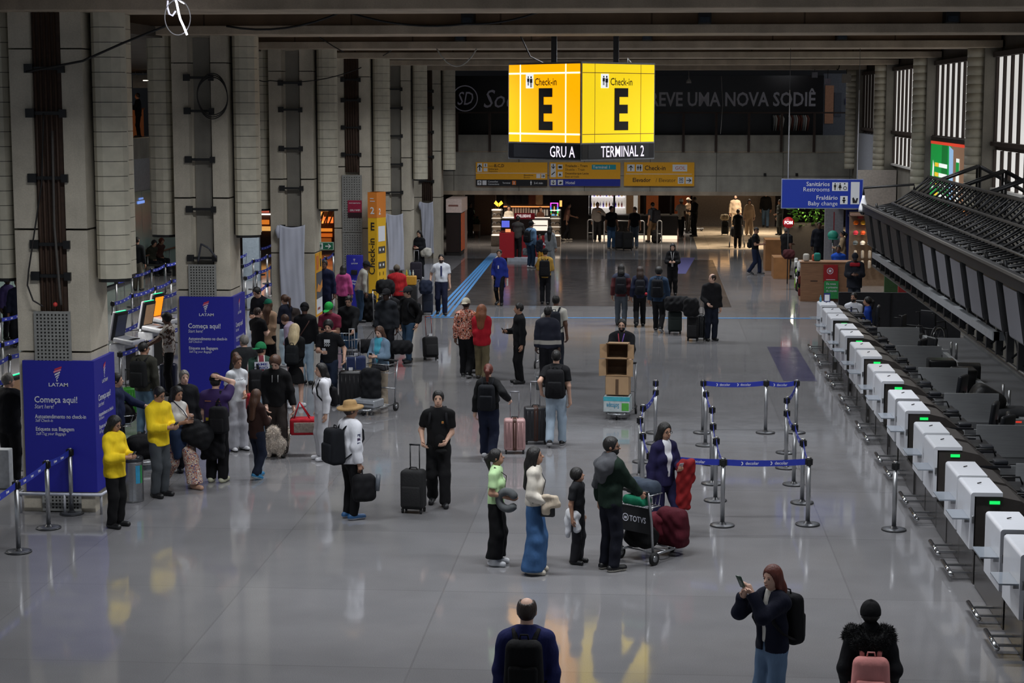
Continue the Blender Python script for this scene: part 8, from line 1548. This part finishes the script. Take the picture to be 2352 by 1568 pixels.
c = P(1580, 535, 'person in a beige cap and cream top facing the black jacket', 1.66, 60, 'b', ('s', 'k'), tee('#a08870'), trs('#2a2622'), '#1a1a1c', arms='pp', hat=('cap', '#a89a88'), sx='f')
c = P(1594, 543, 'person in black jacket standing at the edge of the bar', 1.82, -60, 'b', ('s', 'k'), jkt('#101013'), trs('#0f0f12'), '#101012', arms='pd')
cart(1590, 530, 80, 'far luggage trolley with blue bags behind the black jacket'); soft_bag(tuple(V3(G(1586, 530))+V3((0, .1, .7))), (.2, .2, .3), 'blue and white bag on the far trolley', '#5a7888', 0)
c = P(1688, 532, 'person in a cream hoodie with backpack straps arriving with luggage', 1.78, 0, 'm', ('s', 'k'), jkt('#a08c74', hood=True), trs('#a08c74'), '#8a8078', arms='dd', beard='k'); suitcase(1665, 540, 'small black suitcase with a cream soft toy beside the cream hoodie', .34, .24, .6, 0, '#121214', False, .4); soft_bag(tuple(V3(G(1664, 540))+V3((0, 0, .85))), (.2, .14, .14), 'cream fluffy neck pillow on the small black suitcase', '#a8987c', 0, 'pillow', 'pillow')
c = P(1720, 540, 'person in an all cream tracksuit walking beside the cream hoodie', 1.68, 0, 'm', ('l', 'k'), jkt('#aa947c', hem=.8), trs('#a6917a', flare=.04), '#9a8a78', arms='dd', sx='f', walk=.2)
c = P(1694, 570, 'person in a long black coat pushing a folded stroller', 1.66, 178, 'm', ('s', 'b'), coat('#0e0e11', hem=.55), trs('#0f0f12'), '#101012', arms='hh', sx='f')
r = root('stroller', 'stroller with two dark wheels before the long black coat', 'stroller', tuple(V3(G(1694, 571))+V3((0, .75, 0)))); mb = MB()
for sx in (-.3, .3): mb.tube([(sx, -.1, .12), (sx*.9, .3, .6), (sx*.8, -.1, 1.0)], .016, STEEL, 6)
mb.tube([(-.24, -.1, 1.0), (.24, -.1, 1.0)], .018, BLACK, 6); mb.build('frame', r); mb = MB(); mb.rbox((0, .35, .65), (.25, .25, .22), .1, cloth('#16181e')); mb.build('seat', r)
for sx in (-.32, .32): mb = MB(); mb.tube([(sx-.02, -.12, .13), (sx+.02, -.12, .13)], .13, RUBBER, 14); mb.build('wheel', r)
c = P(1758, 522, 'person in a black jacket and blue jeans beyond the stroller', 1.80, -6, 'm', ('s', 'b'), jkt('#111114'), trs('#4a6076'), '#17171a', arms='dd', walk=.3)
c = P(1790, 540, 'person in a grey green dress and black headscarf', 1.66, -60, 'm', ('m', 'k'), coat('#33393a', hem=.4), trs('#2a2e30'), '#17171a', arms='fd', sx='f')
c = P(1734, 630, 'person in a black tee and navy jeans reading a phone', 1.72, 70, 'm', ('s', 'k', .009), tee('#101216'), trs('#18223a'), '#1b1d24', '#c0c0c4', arms='pp', hp=22, walk=.34); backpack(c, '#121418', 'slim black bag on the back of the phone reader', .22, .36, .12, 1.15); phone(c, 'glowing phone of the person in navy jeans', 0, '#c08a70')
c = P(1805, 636, 'large person in a black tee and jeans at the wooden kiosk', 1.78, 130, 'd', ('s', 's'), tee('#121215', hem=.86), trs('#1d2634'), '#141417', arms='pd', w=1.26)
soft_bag(tuple(V3(G(1800, 600, 1.0))+V3((.2, .5, .2))), (.2, .16, .16), 'red and black bag held behind the large black tee', '#3a1418', 0)
c = P(1882, 512, 'person in a navy jacket standing behind the wood counter', 1.80, -10, 'd', ('s', 'k'), jkt('#12141e'), trs('#15161c'), at='h', arms='dd')
c = P(1933, 640, 'person in a beige two piece outfit with dark ponytail by the stall', 1.68, -100, 'm', ('p', 'k'), jkt('#a08a6e', hem=.8), trs('#a48e74', flare=.03), '#9a8c78', arms='pd', sx='f')
mb = MB(); q = G(1913, 540, 1.5); mb.ell(q, (.19, .19, .17), M('#2f9a84', .6), 16, 10); mb.ell((q.x+.02, q.y-.05, q.z-.13), (.21, .24, .03), M('#2a8a78', .6), 14, 4); tag(mb.build('turquoise_hat'), 'turquoise round hat on a stand beside the beige outfit', 'hat')
mb = MB(); mb.cyl((q.x, q.y, 0), (q.x, q.y, q.z-.1), .025, STEEL, n=8); mb.lathe((q.x, q.y, 0), [(.16, 0), (.16, .02), (.03, .03)], STEEL, 14); tag(mb.build('hat_stand'), 'thin metal stand under the turquoise hat', 'stand')
c = P(1900, 562, 'seated vendor in a royal blue top behind the wood counter', 1.70, -20, 'd', ('s', 'k'), swt('#1c48a8'), trs('#15161c'), '#15151a', at=(6.0, 58.7, .35), arms='ff', sit=True)
mb = MB(); mb.box((5.75, 58.5, 0), (6.25, 59.0, .72), BLACK); tag(mb.build('stool'), 'black stool behind the wood counter', 'stool')
for i, (px, py, col, hx) in enumerate(((1856, 598, '#b8b4ac', .12), (1882, 598, '#2a7a70', .13), (1868, 590, '#a8503a', .1))): q = G(px, py+6, 1.24); mb = MB(); mb.rbox((q.x, 57.6+.1*i, 1.24+hx), (hx*.8, .1, hx), hx*.5, cloth(col), 4); tag(mb.build('soft_toy'), '%s soft toy sitting on the wood counter' % ('white', 'teal', 'orange')[i], 'toy')
c = P(1964, 584, 'person in a dark padded coat with red collar texting beside the stall', 1.74, -4, 'd', ('s', 'k'), coat('#181a22', th=.045, hem=.72), trs('#2c3038'), '#17171a', at='h', arms='pp', hat=('cap', '#15171f'), hp=24, w=1.12)
mb = MB(); mb.rbox(c.T(0, -.12, 1.42), (.15, .05, .06), .04, cloth('#8a1a24'), 4); mb.v = [tuple(V3(p)*c.s) for p in mb.v]; mb.build('collar', c.o); phone(c, 'phone held by the person in the padded coat')
for i, (px, py, lab, kw) in enumerate(((1961, 681, 'agent in a white shirt and navy tie seated behind the far desks', dict(hair=('s', 'k'), top=('shirt', '#c4c6cc', dict(sl='s', th=.02)), hd=-30, beard='k')), (1993, 690, 'agent in a royal blue top with a ponytail seated behind the far desks', dict(hair=('p', 'k'), top=swt('#1b3a8e'), hd=-100, sx='f')))):
    q = G(px, py, 1.22); c = P(px, py, lab, 1.70, at=(q.x, q.y, 0), bot=trs('#15171f'), sk='m', arms='ff', sit=True, **kw)
    o = copy_tree(ch); o.location = (q.x, q.y, 0); o.rotation_euler = (0, 0, math.radians(kw['hd'])); o['label'] = 'black office chair under the agent %s' % ('in the white shirt', 'in royal blue')[i]; o['group'] = 'office chairs behind the desks'
    if i == 0: mb = MB(); mb.rbox(c.T(0, -.145, 1.28), (.022, .008, .12), .006, M('#16204a', .6)); mb.v = [tuple(V3(p)*c.s) for p in mb.v]; mb.build('tie', c.o)
q = GX(316, 225, -20.4); c = P(0, 0, 'person in black holding a camera on the upper floor behind pillars', 1.74, -70, 'm', ('s', 'k'), jkt('#0c0c0e'), trs('#0c0c0e'), at=(q.x, q.y, 4.8), arms='PP'); mb = MB(); mb.rbox((0, -.42, 1.36), (.06, .05, .045), .015, BLACK); mb.v = put(mb.v, c); tag(mb.build('camera'), 'black camera held on the upper floor', 'camera')

mb = MB(); q = GY(127, 699, 26.4); mb.ell(q, (.035, .035, .035), M('#c83a34', .5), 10, 8); tag(mb.build('red_ball'), 'small red ball resting on the perforated panel of the nearest pillar', 'ball')
